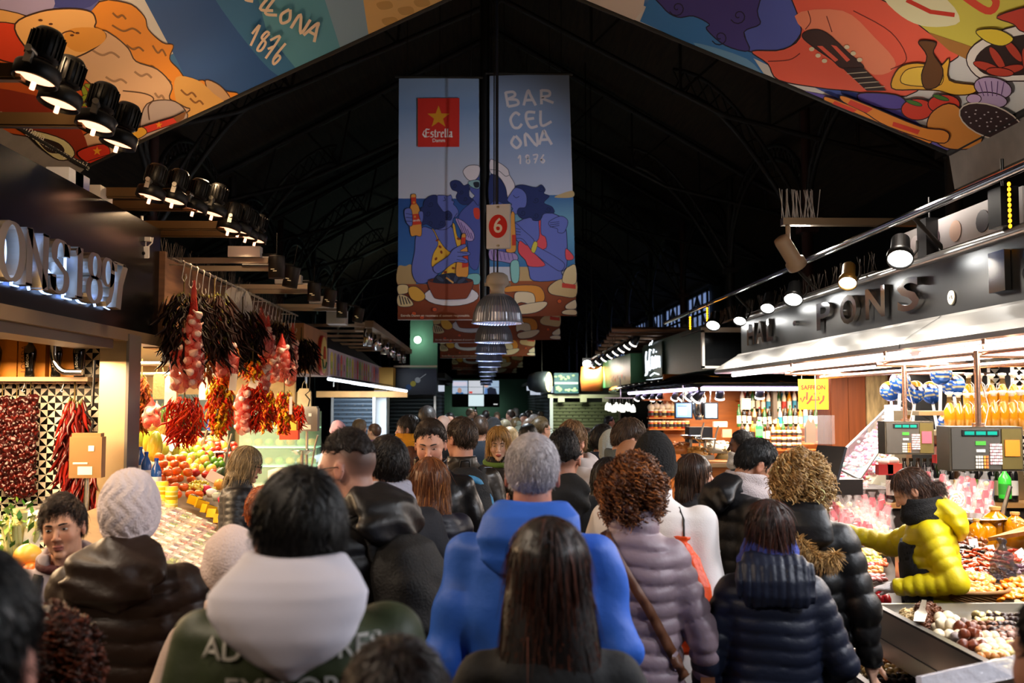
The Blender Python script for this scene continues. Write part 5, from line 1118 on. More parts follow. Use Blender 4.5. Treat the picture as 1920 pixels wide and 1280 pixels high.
# ---- fruit
PEEL=mat('fruit_peel',vcol=True,r=.34,bump=.06,bs=220)
def fruit_mesh(kind):
 if kind in FR:return FR[kind]
 spec={'orange':((.040,.040,.037),'#e8771a','#d86210'),'mandarin':((.034,.034,.028),'#ea6a14','#c8500c'),'tomato':((.038,.038,.031),'#d8381c','#b82814'),'lemon':((.031,.031,.042),'#f0d040','#e0b828'),'apple':((.038,.038,.036),'#a8c03a','#8aac2c'),'red_apple':((.038,.038,.036),'#c02418','#9a1810'),'lime':((.030,.030,.034),'#6a9a24','#4a7a18'),
 'mango':((.046,.042,.062),'#d8a83a','#b8542a'),'peach':((.039,.039,.037),'#f0a860','#d85a34'),'avocado':((.038,.038,.058),'#27401a','#1a3010'),'melon':((.078,.078,.085),'#e8cc50','#d8b838'),'papaya':((.062,.062,.13),'#d8b028','#8aa028'),'grapefruit':((.052,.052,.048),'#f0b84a','#e89a3a'),'pear':((.036,.036,.052),'#c8c85a','#a8ac40')}[kind]
 (rx,ry,rz_),c1,c2=spec;b=B();n,m=18,12;V=[];cc=[]
 for i in range(m+1):
  t=math.pi*i/m;z=math.cos(t);s_=math.sin(t)*(1+(.16*-z if kind in('pear','avocado','papaya')else 0))
  dip=-.16*math.exp(-((1-z)/.12))if kind in('apple','red_apple','peach','tomato','mandarin')else(.12*math.exp(-((1-abs(z))/.05))if kind=='lemon' else 0)
  for j in range(n):
   a=j*2*math.pi/n;k=1+(.04*math.cos(5*a)*s_ if kind in('tomato','melon')else 0);V.append((rx*s_*k*math.cos(a),ry*s_*k*math.sin(a),rz_*(z+dip)));w=.5+.5*math.sin(a*1+z*2);cc.append(np.array(lin(c1))*w+np.array(lin(c2))*(1-w))
 b.add(V,[(i*n+j,(i+1)*n+j,(i+1)*n+(j+1)%n,i*n+(j+1)%n)for i in range(m)for j in range(n)],0,np.array(cc),True)
 b.cyl((0,0,rz_*(.84 if kind in('apple','red_apple','tomato','mandarin','peach')else .97)),(.003,0,rz_*1.06),.003,n=5,col='#4a5a1c');o=b.build(kind,PEEL);FR[kind]=o.data;bpy.data.objects.remove(o);return FR[kind]
def fruit(kind,loc,label,group,sc=1.,rot=None):
 o=bpy.data.objects.new(kind.replace('red_',''),fruit_mesh(kind));C.objects.link(o);o.location=loc;o.scale=(sc,)*3;o.rotation_euler=rot or(rnd.uniform(-.6,.6),rnd.uniform(-.6,.6),rnd.uniform(0,6));return tag(o,label,kind.replace('red_','').replace('_',' '),group)
fruit('grapefruit',P(52,1043,4.25),'yellow grapefruit beside the shallot tray, behind the dark haired onlooker',None,1.1);fruit('orange',P(57,1072,4.2),'orange just below the yellow grapefruit at the first counter',None)
b=B();c=P(55,1085,4.25);b.span((c.x-.35,c.y-.05,.95),(c.x+.04,c.y+.3,c.z-.04));tag(b.build('produce_crate',mat('dark_crate','#2c3a24',.7)),'dark green crate holding the grapefruit at the first counter','crate')
# ---- lamps on arms above the first stall
AMB=mat('bronze_arm','#5e4628',.5,.6);GLOW=mat('warm_lens','#ffd9b0',.3,e=2.6,ec='#ffb088');LAMPB=mat('black_lamp','#0d0c0b',.4,.3)
def arm_lamp(y,label):
 t=thing('spot_lamp',label,'lamp',(-1.93,y,3.25),0,'round spot lamps on the bronze arms');rot=Matrix.Rotation(R(12),4,'Y')@Matrix.Rotation(R(-8),4,'X')
 b=B();b.T=rot;n=20
 b.lathe([(0,.20),(.05,.20),(.062,.185),(.066,.15),(.066,.07),(.05,.055)],n=n)
 for i in range(20):a=i*2*math.pi/20;b.box((.067*math.cos(a),.067*math.sin(a),.125),(.014,.004,.10),rot=(0,0,a))
 b.build('heat_sink',LAMPB,t);b=B();b.T=rot;b.lathe([(.05,.052),(.092,.03),(.096,.02),(.096,-.035),(.090,-.04),(.088,.0)],n=28);b.build('rim',LAMPB,t)
 b=B();b.T=rot;b.lathe([(0,-.016),(.086,-.016)],n=24);b.lathe([(.0,.012),(.012,.012)],n=8);b.build('lens',GLOW,t)
 b=B();b.T=rot;b.cyl((.0,-.07,.055),(.0,-.13,.055),.016,n=10);b.box((.0,-.105,.03),(.03,.02,.06));b.build('bracket',STEEL,t)
 b=B();b.T=rot;b.cyl((0,0,-.075),(0,0,-.042),.011,n=10);b.build('indicator',mat('lamp_indicator','#ffd0b0',.4,e=3,ec='#ffb490'),t)
 return t
ys=[4.22,4.6,4.95,5.32,6.66,6.85,7.1,7.3,7.92,8.05,8.26,8.5];xs_=[-1.90,-1.96,-1.93,-1.95,-2.22,-2.13,-2.06,-1.98,-2.02,-1.97,-1.96,-1.94]
ORD2=ORD+('eleventh','twelfth')
al=arm_lamp(ys[0],'nearest round spot lamp on the bronze arms in front of the canopy');al.location.x=xs_[0]
for i in range(1,12):dup(al,(xs_[i],ys[i],3.25+.01*(i%2)),(0,0,.2*(i%3-1)),f'{ORD2[i]} round spot lamp from the camera along the bronze arms')
for i,y in enumerate((4.25,4.98,6.72,7.15,7.95,8.3)):
 x1=(-1.97,-2.0,-2.28,-2.05,-2.06,-2.0)[i];b=B();b.span((-3.3,y-.03,3.235),(x1,y+.03,3.295));b.span((-3.3,y-.02,3.225),(x1,y+.02,3.235));b.cyl((-3.28,y,3.25),(-3.28,y,2.36),.025,n=8)
 tag(b.build('lighting_bracket',AMB),f'{ORD[i]} bronze lamp arm from the camera reaching over the fascia','bracket','bronze arms over the black fascia')
for i in(0,2,5,8,10):light('SPOT',(xs_[i],ys[i],3.16),110 if i<5 else 50,WARM,.08,cone=95,aim=(xs_[i]-.5,ys[i]-.1,0))
for y in(3.3,2.4,1.5,.6):  # lamps added outside the frame to light the near crowd
 dup(al,(-1.93,y,3.25),None,f'round spot lamp over the near stall outside the frame at the left');
for y in(3.3,2.0,.6):light('SPOT',(-1.93,y,3.16),72,(1,.80,.60),.08,cone=120,aim=(-.5,y+.5,.8))  # spots of those added lamps, lifting the crowd's backs
for y in(4.4,5.6,7.2,8.4):light('POINT',(-1.98,y,3.52),14,WARM,.05)
for i,(x,y,c_)in enumerate(((125,393,'#c8ccd4'),(145,392,'#2a3c8a'),(176,424,'#c8c4bc'))):b=B();b.box((0,0,0),(.14,.22,.1),col=c_);tag(b.build('small_box',PLAIN,None,P(x,y,(6.2,6.3,6.7)[i])),('white','blue','pale')[i]+' small box lying on top of the black fascia under the lamp arms','box');C.objects[-1].location.z=3.24;C.objects[-1].location.x=-2.6
c=P(272,470,7.4);t=thing('security_camera','small white security camera hanging below the bronze arms','camera',c)
b=B();b.box((0,0,-.01),(.055,.06,.085),rot=(.25,0,.2));b.build('case',WHITE,t);b=B();b.cyl((-.002,-.034,-.022),(-.004,-.045,-.026),.016,n=12);b.build('lens',BLACK,t);b=B();b.cyl((0,0,.03),(0,0,.07),.008,n=6);b.box((0,0,.085),(.09,.05,.03));b.tube([(.02,0,.03),(.05,0,.06),(.055,0,.1)],.005,5);b.cyl((-.03,.0,.1),(-.03,0,.26),.012,n=6);b.build('mount',WHITE,t)
# ---- second stall: fascia of wooden boards, hook rail, garlic and chillies, fruit slope
t=thing('stall_fascia','wooden board fascia of the fruit stall behind the hanging garlic','fascia',(-2.47,10.0,2.32))
b=B();b.span((-.10,-2.25,0),(0,2.3,.66));b.build('boards',WOODF,t);b=B();b.span((-.14,-2.25,-.05),(.02,2.3,.0));b.build('lower_edge',WOODL,t);b=B();b.span((-.14,-2.28,-.05),(.015,-2.23,.7));b.build('end_post',WOODF,t)
b=B();b.span((-4.6,7.74,2.34),(-2.58,12.3,2.40));struct(b.build('ceiling_fruit_stall',CREAM))
t=thing('hook_rail','thin metal rail with wire hooks above the hanging garlic','rail',(-2.28,9.95,2.92));b=B();b.cyl((0,-2.4,0),(0,2.35,0),.010,n=8);b.cyl((-.06,-2.4,.02),(-.06,2.35,.02),.006,n=6);b.build('bar',STEEL,t)
for i in range(26):
 y=-2.35+i*.18;b=B();h=rnd.uniform(.12,.2);b.tube([(0,y,.012),(.012,y,0),(.004,y-.006,-.06),(-.004,y-.01,-h),(.014,y-.012,-h-.03),(.03,y-.012,-h),(.024,y-.01,-h+.03)],.0045,5);b.build('hook',HOOK,t)
for y in(-2.2,-.8,.6,2.1):b=B();b.cyl((-.15,y,0),(0,y,0),.008,n=6);b.build('stand_off',STEEL,t)
HX=-2.26
def hang(px,py,Y):p=P(px,py,Y);return(HX+(p.x-HX)*.6,Y,p.z)
ristra('dark',P(345,545,7.75),.62,.25,100,'big dark chilli bunch nearest the black fascia',flare=1.3)
ristra('dark',P(402,548,8.35),.62,.22,95,'dark chilli bunch between the first two red garlic nets',flare=1.2)
ristra('dark',P(432,585,8.9),.5,.19,80,'dark chilli bunch in front of the white oval plate',flare=1.2)
ristra('dark',P(455,580,9.3),.62,.23,95,'broad dark chilli bunch just left of the big garlic net',flare=1.2)
ristra('dark',P(520,600,10.7),.6,.2,85,'dark chilli bunch between the two far garlic nets',flare=1.1)
ristra('dark',P(565,632,12.0),.42,.23,85,'dark chilli bunch at the far end of the hook rail',flare=1.5)
ristra('brown',P(385,640,8.3),.38,.10,50,'brown chilli cluster hanging between two garlic nets');ristra('brown',P(430,640,8.6),.36,.10,45,'brown chilli cluster above the orange yellow pepper string');ristra('brown',P(517,650,10.6),.34,.08,36,'small brown chilli cluster beside the far garlic')
ristra('red',P(346,738,7.9),.45,.20,100,'dense bright red chilli bunch above the fruit','red_chilli_bunch',flare=1.25);ristra('mix',P(413,700,8.5),.60,.14,100,'orange and yellow mixed pepper string beside the red bunch','mixed_pepper_string',flare=.9)
ristra('red',P(476,712,9.4),.52,.15,95,'red chilli bunch with a white tag beside the yellow mixed string','red_chilli_bunch',flare=.9);ristra('mix',P(500,728,9.8),.48,.11,70,'yellow mixed pepper string left of the last one','mixed_pepper_string',flare=.9);ristra('mix',P(533,730,10.3),.52,.13,80,'rightmost orange mixed pepper string with white tag','mixed_pepper_string',flare=1.);ristra('red',P(556,755,11.2),.36,.11,60,'small red chilli bunch at the far right of the fruit stall','red_chilli_bunch')
ristra('mix',P(474,672,9.2),.22,.12,45,'round posy of yellow and red peppers with green sprigs','pepper_posy',lob=.6)
ristra('brown',P(266,700,8.3),.55,.08,60,'pale chilli string in a clear bag beside the steel pillar')
garlic_net(P(364,525,7.6),.74,.058,16,'narrow red garlic net between the first dark bunches',.24);garlic_net(P(341,612,7.7),.50,.080,18,'large hanging garlic net below the first dark bunch, left loop',.10);garlic_net(P(366,612,7.75),.47,.070,16,'large hanging garlic net below the first dark bunch, right loop',.10)
garlic_net(P(425,620,8.5),.42,.10,18,'garlic net drooping below the second dark bunch',.1);garlic_net(P(411,560,8.8),.60,.05,12,'thin garlic net behind the second dark bunch',.2);garlic_net(P(490,574,9.7),.52,.115,26,'biggest red topped garlic net in the middle of the rail',.20);garlic_net(P(503,590,9.9),.42,.07,14,'garlic net overlapping the right of the biggest net',.2)
garlic_net(P(529,625,10.5),.50,.085,18,'garlic net with an orange tag near the far end',.12);garlic_net(P(512,650,10.2),.36,.07,14,'small garlic net under the far dark bunch',.1);garlic_net(P(549,605,11.1),.52,.06,14,'slim garlic net at the far end of the rail',.2);garlic_net(P(543,660,10.9),.36,.08,16,'lower garlic net at the far end above the last pepper string',.08);garlic_net(P(495,672,9.5),.34,.06,12,'small garlic net beside the round pepper posy',.06)
garlic_net(P(285,745,8.2),.26,.07,10,'short garlic net beside the steel pillar',.06);garlic_net(P(455,720,9.3),.46,.07,14,'pink garlic net behind the red chilli bunch',.06)
b=B();M=frame(P(443,575,9.6),(1,.2,0),(0,0,1));n=24;b.prism([(.15*math.cos(a),.2*math.sin(a))for a in np.arange(n)*2*math.pi/n],-.01,.01,M);tag(b.build('oval_plate',WHITE),'white oval plate hanging behind the dark chilli bunches','plate')
def hang_tag(px,py,Y,w,h,label,ang=0):b=B();b.box((0,0,0),(w,.004,h),rot=(0,ang,.1));c=P(px,py,Y);b.cyl((0,0,h/2),(0,0,h/2+.05),.001,n=4);tag(b.build('price_tag',mat('price_card','#e9e2d4',.6),None,c),label,'tag','tags on the hanging peppers')
hang_tag(437,716,8.4,.06,.14,'white tag hanging right of the first mixed pepper string',.1);hang_tag(475,718,9.25,.075,.09,'white tag in front of the red chilli bunch',.35);hang_tag(545,760,10.2,.03,.18,'tall white tag beside the rightmost pepper string');
def canvas_bag(c,w,h,label,col='#d8c8a4'):
 t=thing('cloth_bag',label,'bag',c,0,'cloth bags hanging in the fruit stall');b=B();b.prism([(-w/2,-h),(w/2,-h),(w*.46,-h*.1),(w*.3,0),(-w*.3,0),(-w*.46,-h*.1)],-.03,.03,frame((0,0,0),(1,0,0),(0,0,1)));b.build('cloth',mat('canvas'+col,col,.9,var=.15,bump=.3,bs=40),t)
 b=B();b.tube([(-.03,0,0),(-.02,0,.06),(0,0,.09),(.02,0,.06),(.03,0,0)],.004,5);b.build('loop',mat('canvas'+col,col),t)
canvas_bag(P(322,705,8.4),.10,.25,'printed cream cloth bag hanging behind the red chillies');canvas_bag(P(300,700,8.6),.10,.22,'clear brown bag of herbs beside the cream cloth bag','#8a6a40');canvas_bag(P(571,728,11.9),.17,.42,'pale folded paper bag hanging at the far scale');canvas_bag(P(388,690,8.9),.12,.28,'white plastic bag hanging behind the first garlic','#d8d0cc')
for i,(y,z)in enumerate(((8.0,2.16),(8.8,2.1))):b=B();b.cyl((-4.3,y,z),(-2.3,y,z),.018,n=8);b.cyl((-4.2,y,z),(-4.2,y,2.34),.012,n=6);b.cyl((-2.5,y,z),(-2.5,y,2.34),.012,n=6);tag(b.build('hanging_bar',STEEL),('nearer','farther')[i]+' steel bar under the fruit stall ceiling','bar')
# sloping fruit display
DP=Vector((-1.55,5.8,.90));DN=Vector((.33,-.04,1)).normalized();DN=Vector((.33,-.04,1));DN=Vector((.33,-.04,1.0))
def dz(x,y):return .90+.33*(-1.55-x)+.04*(y-5.8)
def D(px,py,up=0.):p=PN(px,py,DP,(.33,-.04,1.0));return Vector((p.x,p.y,p.z+up))
t=thing('fruit_display','sloping fruit stand of the second left stall','counter',(0,0,0));b=B();cs=[(-1.5,5.5),(-1.62,7.6),(-2.1,9.15),(-3.05,9.15),(-3.05,7.5),(-2.44,7.5),(-2.44,6.1),(-2.2,5.5)]
b.add([(x,y,dz(x,y)-.03)for x,y in cs]+[(x,y,.05)for x,y in cs],[tuple(range(8)),tuple(range(15,7,-1))]+[(i,i+8,(i+1)%8+8,(i+1)%8)for i in range(8)]);b.build('stand',mat('stand_panel','#6e5c44',.6,var=.2),t)
def heap(kind,px,py,nx,ny,label,group,sc=1.,step=(17,13),skew=8,lift=.035,jit=4):
 for j in range(ny):
  for i in range(nx):
   p=D(px+i*step[0]+j*skew+rnd.uniform(-jit,jit),py+j*step[1]+rnd.uniform(-jit*.6,jit*.6),lift*sc);fruit(kind,p,label,group,sc*rnd.uniform(.92,1.08))
heap('mandarin',296,892,4,4,'orange mandarin in the big pile behind the yellow tins','mandarins in the pile',1.1,(18,15),7);heap('mandarin',302,880,3,3,'orange mandarin on the upper layer of the big pile','mandarins on the upper layer',1.1,(18,15),7,.09)
heap('grapefruit',332,868,3,2,'yellow grapefruit right of the mandarins','grapefruit beside the mandarins',.9,(24,16),12);heap('lemon',318,878,4,2,'yellow lemon between mandarins and apples','lemons',1.,(18,12),6)
heap('apple',335,850,4,2,'green yellow apple in the upper rows of the stand','green apples',1.15,(18,12),6);heap('mango',330,832,5,2,'yellow mango at the back of the stand','mangoes',1.,(20,12),8);heap('red_apple',340,832,3,1,'red apple at the back of the fruit stand','red apples',1.,(16,12),6,.06)
heap('tomato',372,840,5,3,'red tomato below the steel scale bowls','tomatoes',1.,(16,11),6,.04);heap('peach',362,836,4,1,'orange peach behind the tomatoes','peaches',1.,(15,11),4,.05);heap('lime',385,868,3,2,'green lime beside the avocado','limes',1.,(13,11),4)
heap('red_apple',368,895,4,1,'dark red apple in the row above the grapes','dark red apples',.9,(16,12),6);heap('grapefruit',410,900,2,2,'pink yellow fruit beside the red pots','pink fruits',.85,(16,14),5);heap('pear',306,838,3,2,'yellow pear behind the lemons','pears',1.1,(17,13),5,.04)
fruit('avocado',D(413,903,.05),'single dark green avocado at the right of the stand',None,1.35,(.3,.5,0));fruit('lime',D(428,915,.03),'green lime just below the avocado',None)
for i,(x,y)in enumerate(((268,812),(283,820),(290,836))):fruit('papaya',D(x,y+28,.12),('leftmost','middle','lowest')[i]+' yellow papaya beside the steel pillar','papayas by the pillar',1.0,(.1,.15*i,i))
c=D(312,850,.09);b=B();b.box((0,0,0),(.15,.02,.11),rot=(-.4,.4,.2));tag(b.build('price_card',mat('price_card','#e9e2d4',.6),None,c),'large white card tilted above the papayas','card')
def pineapple(loc,label):
 t=thing('pineapple',label,'pineapple',loc,0,'pineapples at the back of the stand');b=B();b.lathe([(0,0),(.04,.005),(.062,.05),(.066,.10),(.055,.16),(.03,.185),(0,.19)],n=16,col='#a87a24');b.build('fruit',mat('pineapple_skin','#a8782a',.6,bump=.8,bs=45,var=.3,vs=40),t)
 b=B();q=np.random.RandomState(4);n=26;d=q.normal(size=(n,3))*(.5,.5,.25)+(0,0,1.);tt=np.linspace(0,1,5)[None,:,None];strands(b,np.array((0,0,.18))+d[:,None,:]*tt*.17-np.array((0,0,.06))*tt**2,np.repeat(np.array([[.010,.011,.009,.006,.001]]),n,0),4,np.array([lin('#6a8a4a')]*n));b.build('crown',LEAF,t);return t
pa_=pineapple(D(300,842,.05),'pineapple with grey green crown nearest the pillar');dup(pa_,D(318,830,.05),(.1,.2,1),'second pineapple behind the white card')
def bottle(loc,label,col,cap,r=.035,h=.27,name='bottle',group=None,labcol=None,m=None,neck=.35,mk=None):
 t=thing(name,label,'bottle',loc,0,group);b=B();b.lathe([(0,0),(r*.95,0),(r,.008),(r,h*(1-neck)),(r*.8,h*(1-neck*.75)),(r*.36,h*(1-neck*.4)),(r*.34,h*.95),(0,h*.955)],n=16,col=col);b.build('glass',mk or m or SHINY,t)
 b=B();b.cyl((0,0,h*.93),(0,0,h),r*.42,n=12,col=cap);b.build('cap',SHINY,t)
 if labcol:b=B();b.lathe([(r*1.015,h*.15),(r*1.015,h*.5)],n=16,col=labcol);b.build('label',PLAIN,t)
 return t
BLUEP=mat('blue_plastic','#2a5ab0',.15,tr=.4)
for i,(x,y)in enumerate(((273,915),(292,928),(262,905))):c=D(x,y,0);bottle(c,('middle','right hand','left hand')[i]+' blue water bottle beside the white knitted hat','#3a6ac0','#2040a0',.036,.26,'water_bottle','blue water bottles','#e8ecf0',BLUEP)
b=B()
for i,(x,y,s_)in enumerate(((303,948,0),(303,925,1),(318,960,0),(322,940,1))):
 c=D(303+(i//2)*18,950+(i//2)*10,0);b=B();h=.085;b.lathe([(0,0),(.04,0),(.04,h),(0,h)],n=18,col='#e8c42a');b.lathe([(.0405,.02),(.0405,.03)],n=18,col='#f4ec9a');b.lathe([(.0405,.05),(.0405,.06)],n=18,col='#f4ec9a')
 tag(b.build('yellow_tin',PLAIN,None,(c.x,c.y,c.z+(i%2)*h)),('lower','upper')[i%2]+' yellow tin of the '+('left','right')[i//2]+' stack beside the mandarins','tin','yellow tins')
def grapes(loc,label,col):
 t=thing('grape_bunch',label,'grapes',loc,0,'grape bunches');q=np.random.RandomState(int(loc[0]*999)%1000)
 for i in range(34):v=q.normal(size=3);v/=np.linalg.norm(v);b=B()if i==0 else b;
 me=None
 for i in range(34):
  v=q.normal(size=3);v/=np.linalg.norm(v)*1.0
  if me is None:b=B();b.sph((0,0,0),(.011,.011,.013),8,6,0,col);o=b.build('grape',SHINY,t);me=o.data
  else:o=bpy.data.objects.new('grape',me);C.objects.link(o);o.parent=t
  o.location=v*(.075,.05,.035)*q.uniform(.5,1)if False else(v[0]*.075,v[1]*.05,v[2]*.03)
 return t
grapes(D(372,918,.035),'bunch of yellow green grapes below the dark red apples','#c8b83a');grapes(D(386,928,.035),'second yellow grape bunch nearer the white card','#b8a830');grapes(D(360,925,.04),'third yellow grape bunch beside the mandarins','#ccbc48')
c=D(402,912,.07);b=B();b.box((0,0,0),(.12,.01,.09),rot=(-.5,.5,.2));tag(b.build('price_card',mat('pink_card','#e8c8b8',.6),None,c),'pale pink card tilted above the grapes','card')
# rows of clear boxes: nuts, spices, cut fruit
CLR=mat('clear_box','#f0f0f4',.08,alpha=.25)
def clam(loc,label,fill,size=(.10,.08,.05),group='clear boxes of sweets on the fruit stand',rz=0.,name='snack_box'):
 t=thing(name,label,'box',loc,0,group);t.rotation_euler=(.0,.33,rz);w,d,h=size;b=B();b.box((0,0,h/2),(w,d,h));b.build('clear_lid',CLR,t);b=B()
 for i in range(16):b.sph(((rnd.random()-.5)*w*.75,(rnd.random()-.5)*d*.75,h*.3+rnd.random()*h*.25),(.013,.012,.010),6,4,0,fill[i%len(fill)])
 b.box((0,0,h*.15),(w*.9,d*.9,h*.25),col=fill[0]);o=b.build('contents',PLAIN,t);o['kind']='stuff'
 b=B();b.box((0,-.0,h+.002),(w*.4,d*.5,.003),col='#f2ead8');b.build('sticker',PLAIN,t);return t
FILL=[(['#8a5a2c','#a06a34'],'brown nuts'),(['#c8a068','#b08a50'],'pale almonds'),(['#7a4a6a','#5a2c4a'],'purple berries'),(['#6a8a2c','#8aa03a'],'green pistachios'),(['#d8c49a','#e4d4b0'],'white seeds'),(['#a83a2c','#c85a3c'],'red dried fruit')]
proto=[clam((0,0,0),'x',f)for f,_ in FILL];used=[0]*6
RW=('front row','second row','third row','fourth row','fifth row','sixth row','seventh row','back row')
for r_ in range(8):
 for i in range(10):
  k=(i+2*r_)%6;x=236+i*19+(7-r_)*8-20;y=1040+i*9-r_*17-8;p=D(x,y,.0)
  if p.x>-1.56 or p.y<5.6 or(p.x<-2.38 and p.y<7.5):continue
  lab=f'clear box of {FILL[k][1]} in the {RW[r_]} of the fruit stand'
  if used[k]:dup(proto[k],p,(0,.33,rnd.uniform(-.3,.3)),lab)
  else:proto[k].location=p;proto[k]['label']=lab;used[k]=1
for i,(x,y)in enumerate(((365,948),(378,956),(391,966),(402,975),(412,985),(420,992))):
 p=D(x,y,.01);b=B();b.box((0,0,.03),(.085,.07,.06),rot=(0,.33,.4*i));b.box((0,0,.062),(.05,.045,.006),rot=(0,.33,.4*i),col='#3a2c10');b.c[0][:]=lin('#d8a818');tag(b.build('saffron_tin',SHINY,None,p),f'{ORD[i]} golden spice tin in the diagonal row from the upper left','tin','golden spice tins')
for i in range(7):p=D(385+11*i,930+7*i,.02);b=B();b.lathe([(0,0),(.03,0),(.042,.05),(.040,.05),(.03,.008)],n=14,col=('#b81c3c','#d8d0c8','#a0a8a0')[i%3]);b.sph((0,0,.05),(.036,.036,.015),10,6,0,('#d84050','#f0e4e4','#a8b09a')[i%3]);tag(b.build('fruit_cup',PLAIN,None,p),f'{ORD[i]} cup of cut fruit in the row behind the woman in the black quilted jacket','cup','cups of cut fruit')
def bowl_scale(loc,label,r=.13):
 t=thing('bowl_scale',label,'scale',loc,0,'scales with steel bowls in the fruit stall');b=B();b.lathe([(0,0),(r*.6,.0),(r,.045),(r*1.08,.048),(r*1.02,.055),(r*.62,.012),(0,.012)],n=28);b.build('bowl',CHROME,t)
 b=B();b.cyl((0,0,-.18),(0,0,0),.02,n=8);b.box((0,.03,-.2),(.22,.2,.06));b.tube([(r*.8,.02,-.16),(r*1.1,.02,.1),(r*1.35,.02,.22)],.012,6);b.build('stand',STEEL,t);return t
bs=bowl_scale(P(351,850,9.4),'left steel bowl scale at the back of the fruit stand');dup(bs,P(397,858,9.3),None,'right steel bowl scale at the back of the fruit stand, beside the bottles');dup(bs,P(566,852,11.4),None,'steel bowl scale far right beside the card terminal')
for i,p in enumerate((P(351,872,9.4),P(397,878,9.3))):
 b=B();b.span((p.x-.2,p.y-.1,.1),(p.x+.2,p.y+.3,p.z+.0));tag(b.build('scale_stand',STEELW),('left','right')[i]+' steel pedestal under a bowl scale in the fruit stall','pedestal')
p=P(566,872,11.4);b=B();b.span((p.x-.35,p.y-.15,.0),(p.x+.35,p.y+.35,p.z-.05));tag(b.build('service_counter',CREAM),'pale service counter at the far end of the fruit stall','counter')
# back of the fruit stall
b=B();b.span((-4.6,7.4,0),(-4.5,12.3,2.4));struct(b.build('wall_fruit_stall',mat('yellowed_wall','#c8a878',.7,var=.15)))
b=B();b.span((-4.6,12.28,0),(-2.3,12.36,2.4));struct(b.build('wall_fruit_stall_end',mat('yellowed_wall','#c8a878',.7)))
t=thing('drinks_fridge','tall glass fridge of bottles behind the fruit stand','fridge',P(412,880,11.9));t.location.z=0;t.location.x=-3.62;b=B();
b.span((-.62,0,.1),(.62,.3,1.95));b.build('cabinet',mat('fridge_inside','#3a4a4a',.5),t)
for z in(.8,1.15,1.5):b=B();b.span((-.6,-.12,z),(.6,0,z+.02));b.build('shelf',STEEL,t)
for x in(-.62,0,.62):b=B();b.span((x-.03,-.15,.1),(x+.03,-.1,1.95));b.build('door_frame',STEEL,t)
fc=t.location;cols=['#2a4a9a','#8a2c1c','#c88a2c','#d8a848','#1c4a2c','#7a1c1c']
bp={}
for j,z in enumerate((.82,1.17,1.52)):
 for i in range(10):
  k=(i*2+j)%6;lab=f'{ORD[i]} bottle from the left on the {("lower", "middle", "upper")[j]} fridge shelf of the fruit stall';loc=(fc.x-.55+i*.12,fc.y-.06,z)
  if k not in bp:bp[k]=bottle(loc,lab,cols[k],'#d8d0c0',.034,.25,'drink_bottle','bottles in the drinks fridge','#e8d8b0' if k%2 else None)
  else:dup(bp[k],loc,None,lab)
t=thing('glass_case','pale green glass display case with shelves behind the woman in glasses','display case',P(520,880,11.8));t.location.z=0;GRN=mat('green_glass','#bfe0c8',.08,alpha=.35)
b=B();b.span((-.45,0,.9),(.45,.35,1.75));b.build('glass',GRN,t);b=B();b.span((-.48,-.02,0),(.48,.4,.9));b.build('base',CREAM,t)
for z in(1.1,1.32,1.55):b=B();b.span((-.45,-.01,z),(.45,.34,z+.015));b.build('shelf',mat('lit_shelf_edge','#b8e8c8',.2,e=.5),t)
gc=t.location
for j in range(3):
 for i in range(7):b=B();b.sph((0,0,.05),(.055,.05,.045),8,6,0,('#8aa868','#c8b070','#a88a4a')[(i+j)%3]);tag(b.build('wrapped_parcel',PLAIN,None,(gc.x-.38+i*.125,gc.y+.15,(1.115,1.335,1.565)[j])),f'{ORD[i]} small parcel from the left on the {("lower", "middle", "upper")[j]} shelf of the green glass case','parcel','parcels in the green glass case')
b=B();c=P(543,815,11.0);b.box((0,0,0),(.2,.12,.1),col='#d83a1c');b.box((0,0,.1),(.16,.1,.1),col='#d8a02c');tag(b.build('fruit_carton',PLAIN,None,c),'red and yellow carton standing on the glass case','carton');b=B();b.box((0,0,0),(.36,.06,.4));
c=P(576,772,11.6);counter_scale(c-Vector((0,0,.22)),0,'grey scale hanging at the far end of the fruit stall',(.26,.16,.26),.55,'#a8a49a')
# lamps of the second stall: black cylinders on twin bars
def can_lamp(y,x,label):
 t=thing('can_lamp',label,'lamp',(x,y,3.0),0,'black cylinder lamps over the fruit stall');b=B();b.lathe([(0,.10),(.066,.10),(.068,.09),(.068,-.09),(.062,-.09),(.060,.0),(0,.0)],n=24);b.build('can',mat('dark_brown_can','#1c1714',.5),t)
 b=B();b.lathe([(0,-.075),(.059,-.075)],n=20);b.build('lens',mat('pale_lens','#fff0e4',.3,e=6,ec='#ffe0d0'),t);b=B();b.box((-.02,-.068,-.02),(.03,.006,.006));b.box((-.0,-.068,-.035),(.03,.006,.006));b.build('vent',mat('vent_glow','#c8a878',.4,e=.6),t);b=B();b.cyl((0,0,.1),(0,0,.3),.004,n=5);b.box((-.1,0,.11),(.2,.04,.02));b.build('stem',DARK,t);return t
cy_=[8.5,9.0,10.4,10.85,12.45,12.9]
cl0=can_lamp(cy_[0],-1.76,'nearest black cylinder lamp over the garlic rail')
for i in range(1,6):dup(cl0,(-1.76+.03*i*(i%2),cy_[i],3.0-.02*(i%2)),(0,.18*(i%2),0),f'{ORD[i]} black cylinder lamp along the rail of the fruit stall')
for i in(0,2,4):light('SPOT',(-1.76,cy_[i],2.88),28,WARM2,.06,cone=80,aim=(-2.3,cy_[i]+.1,1))
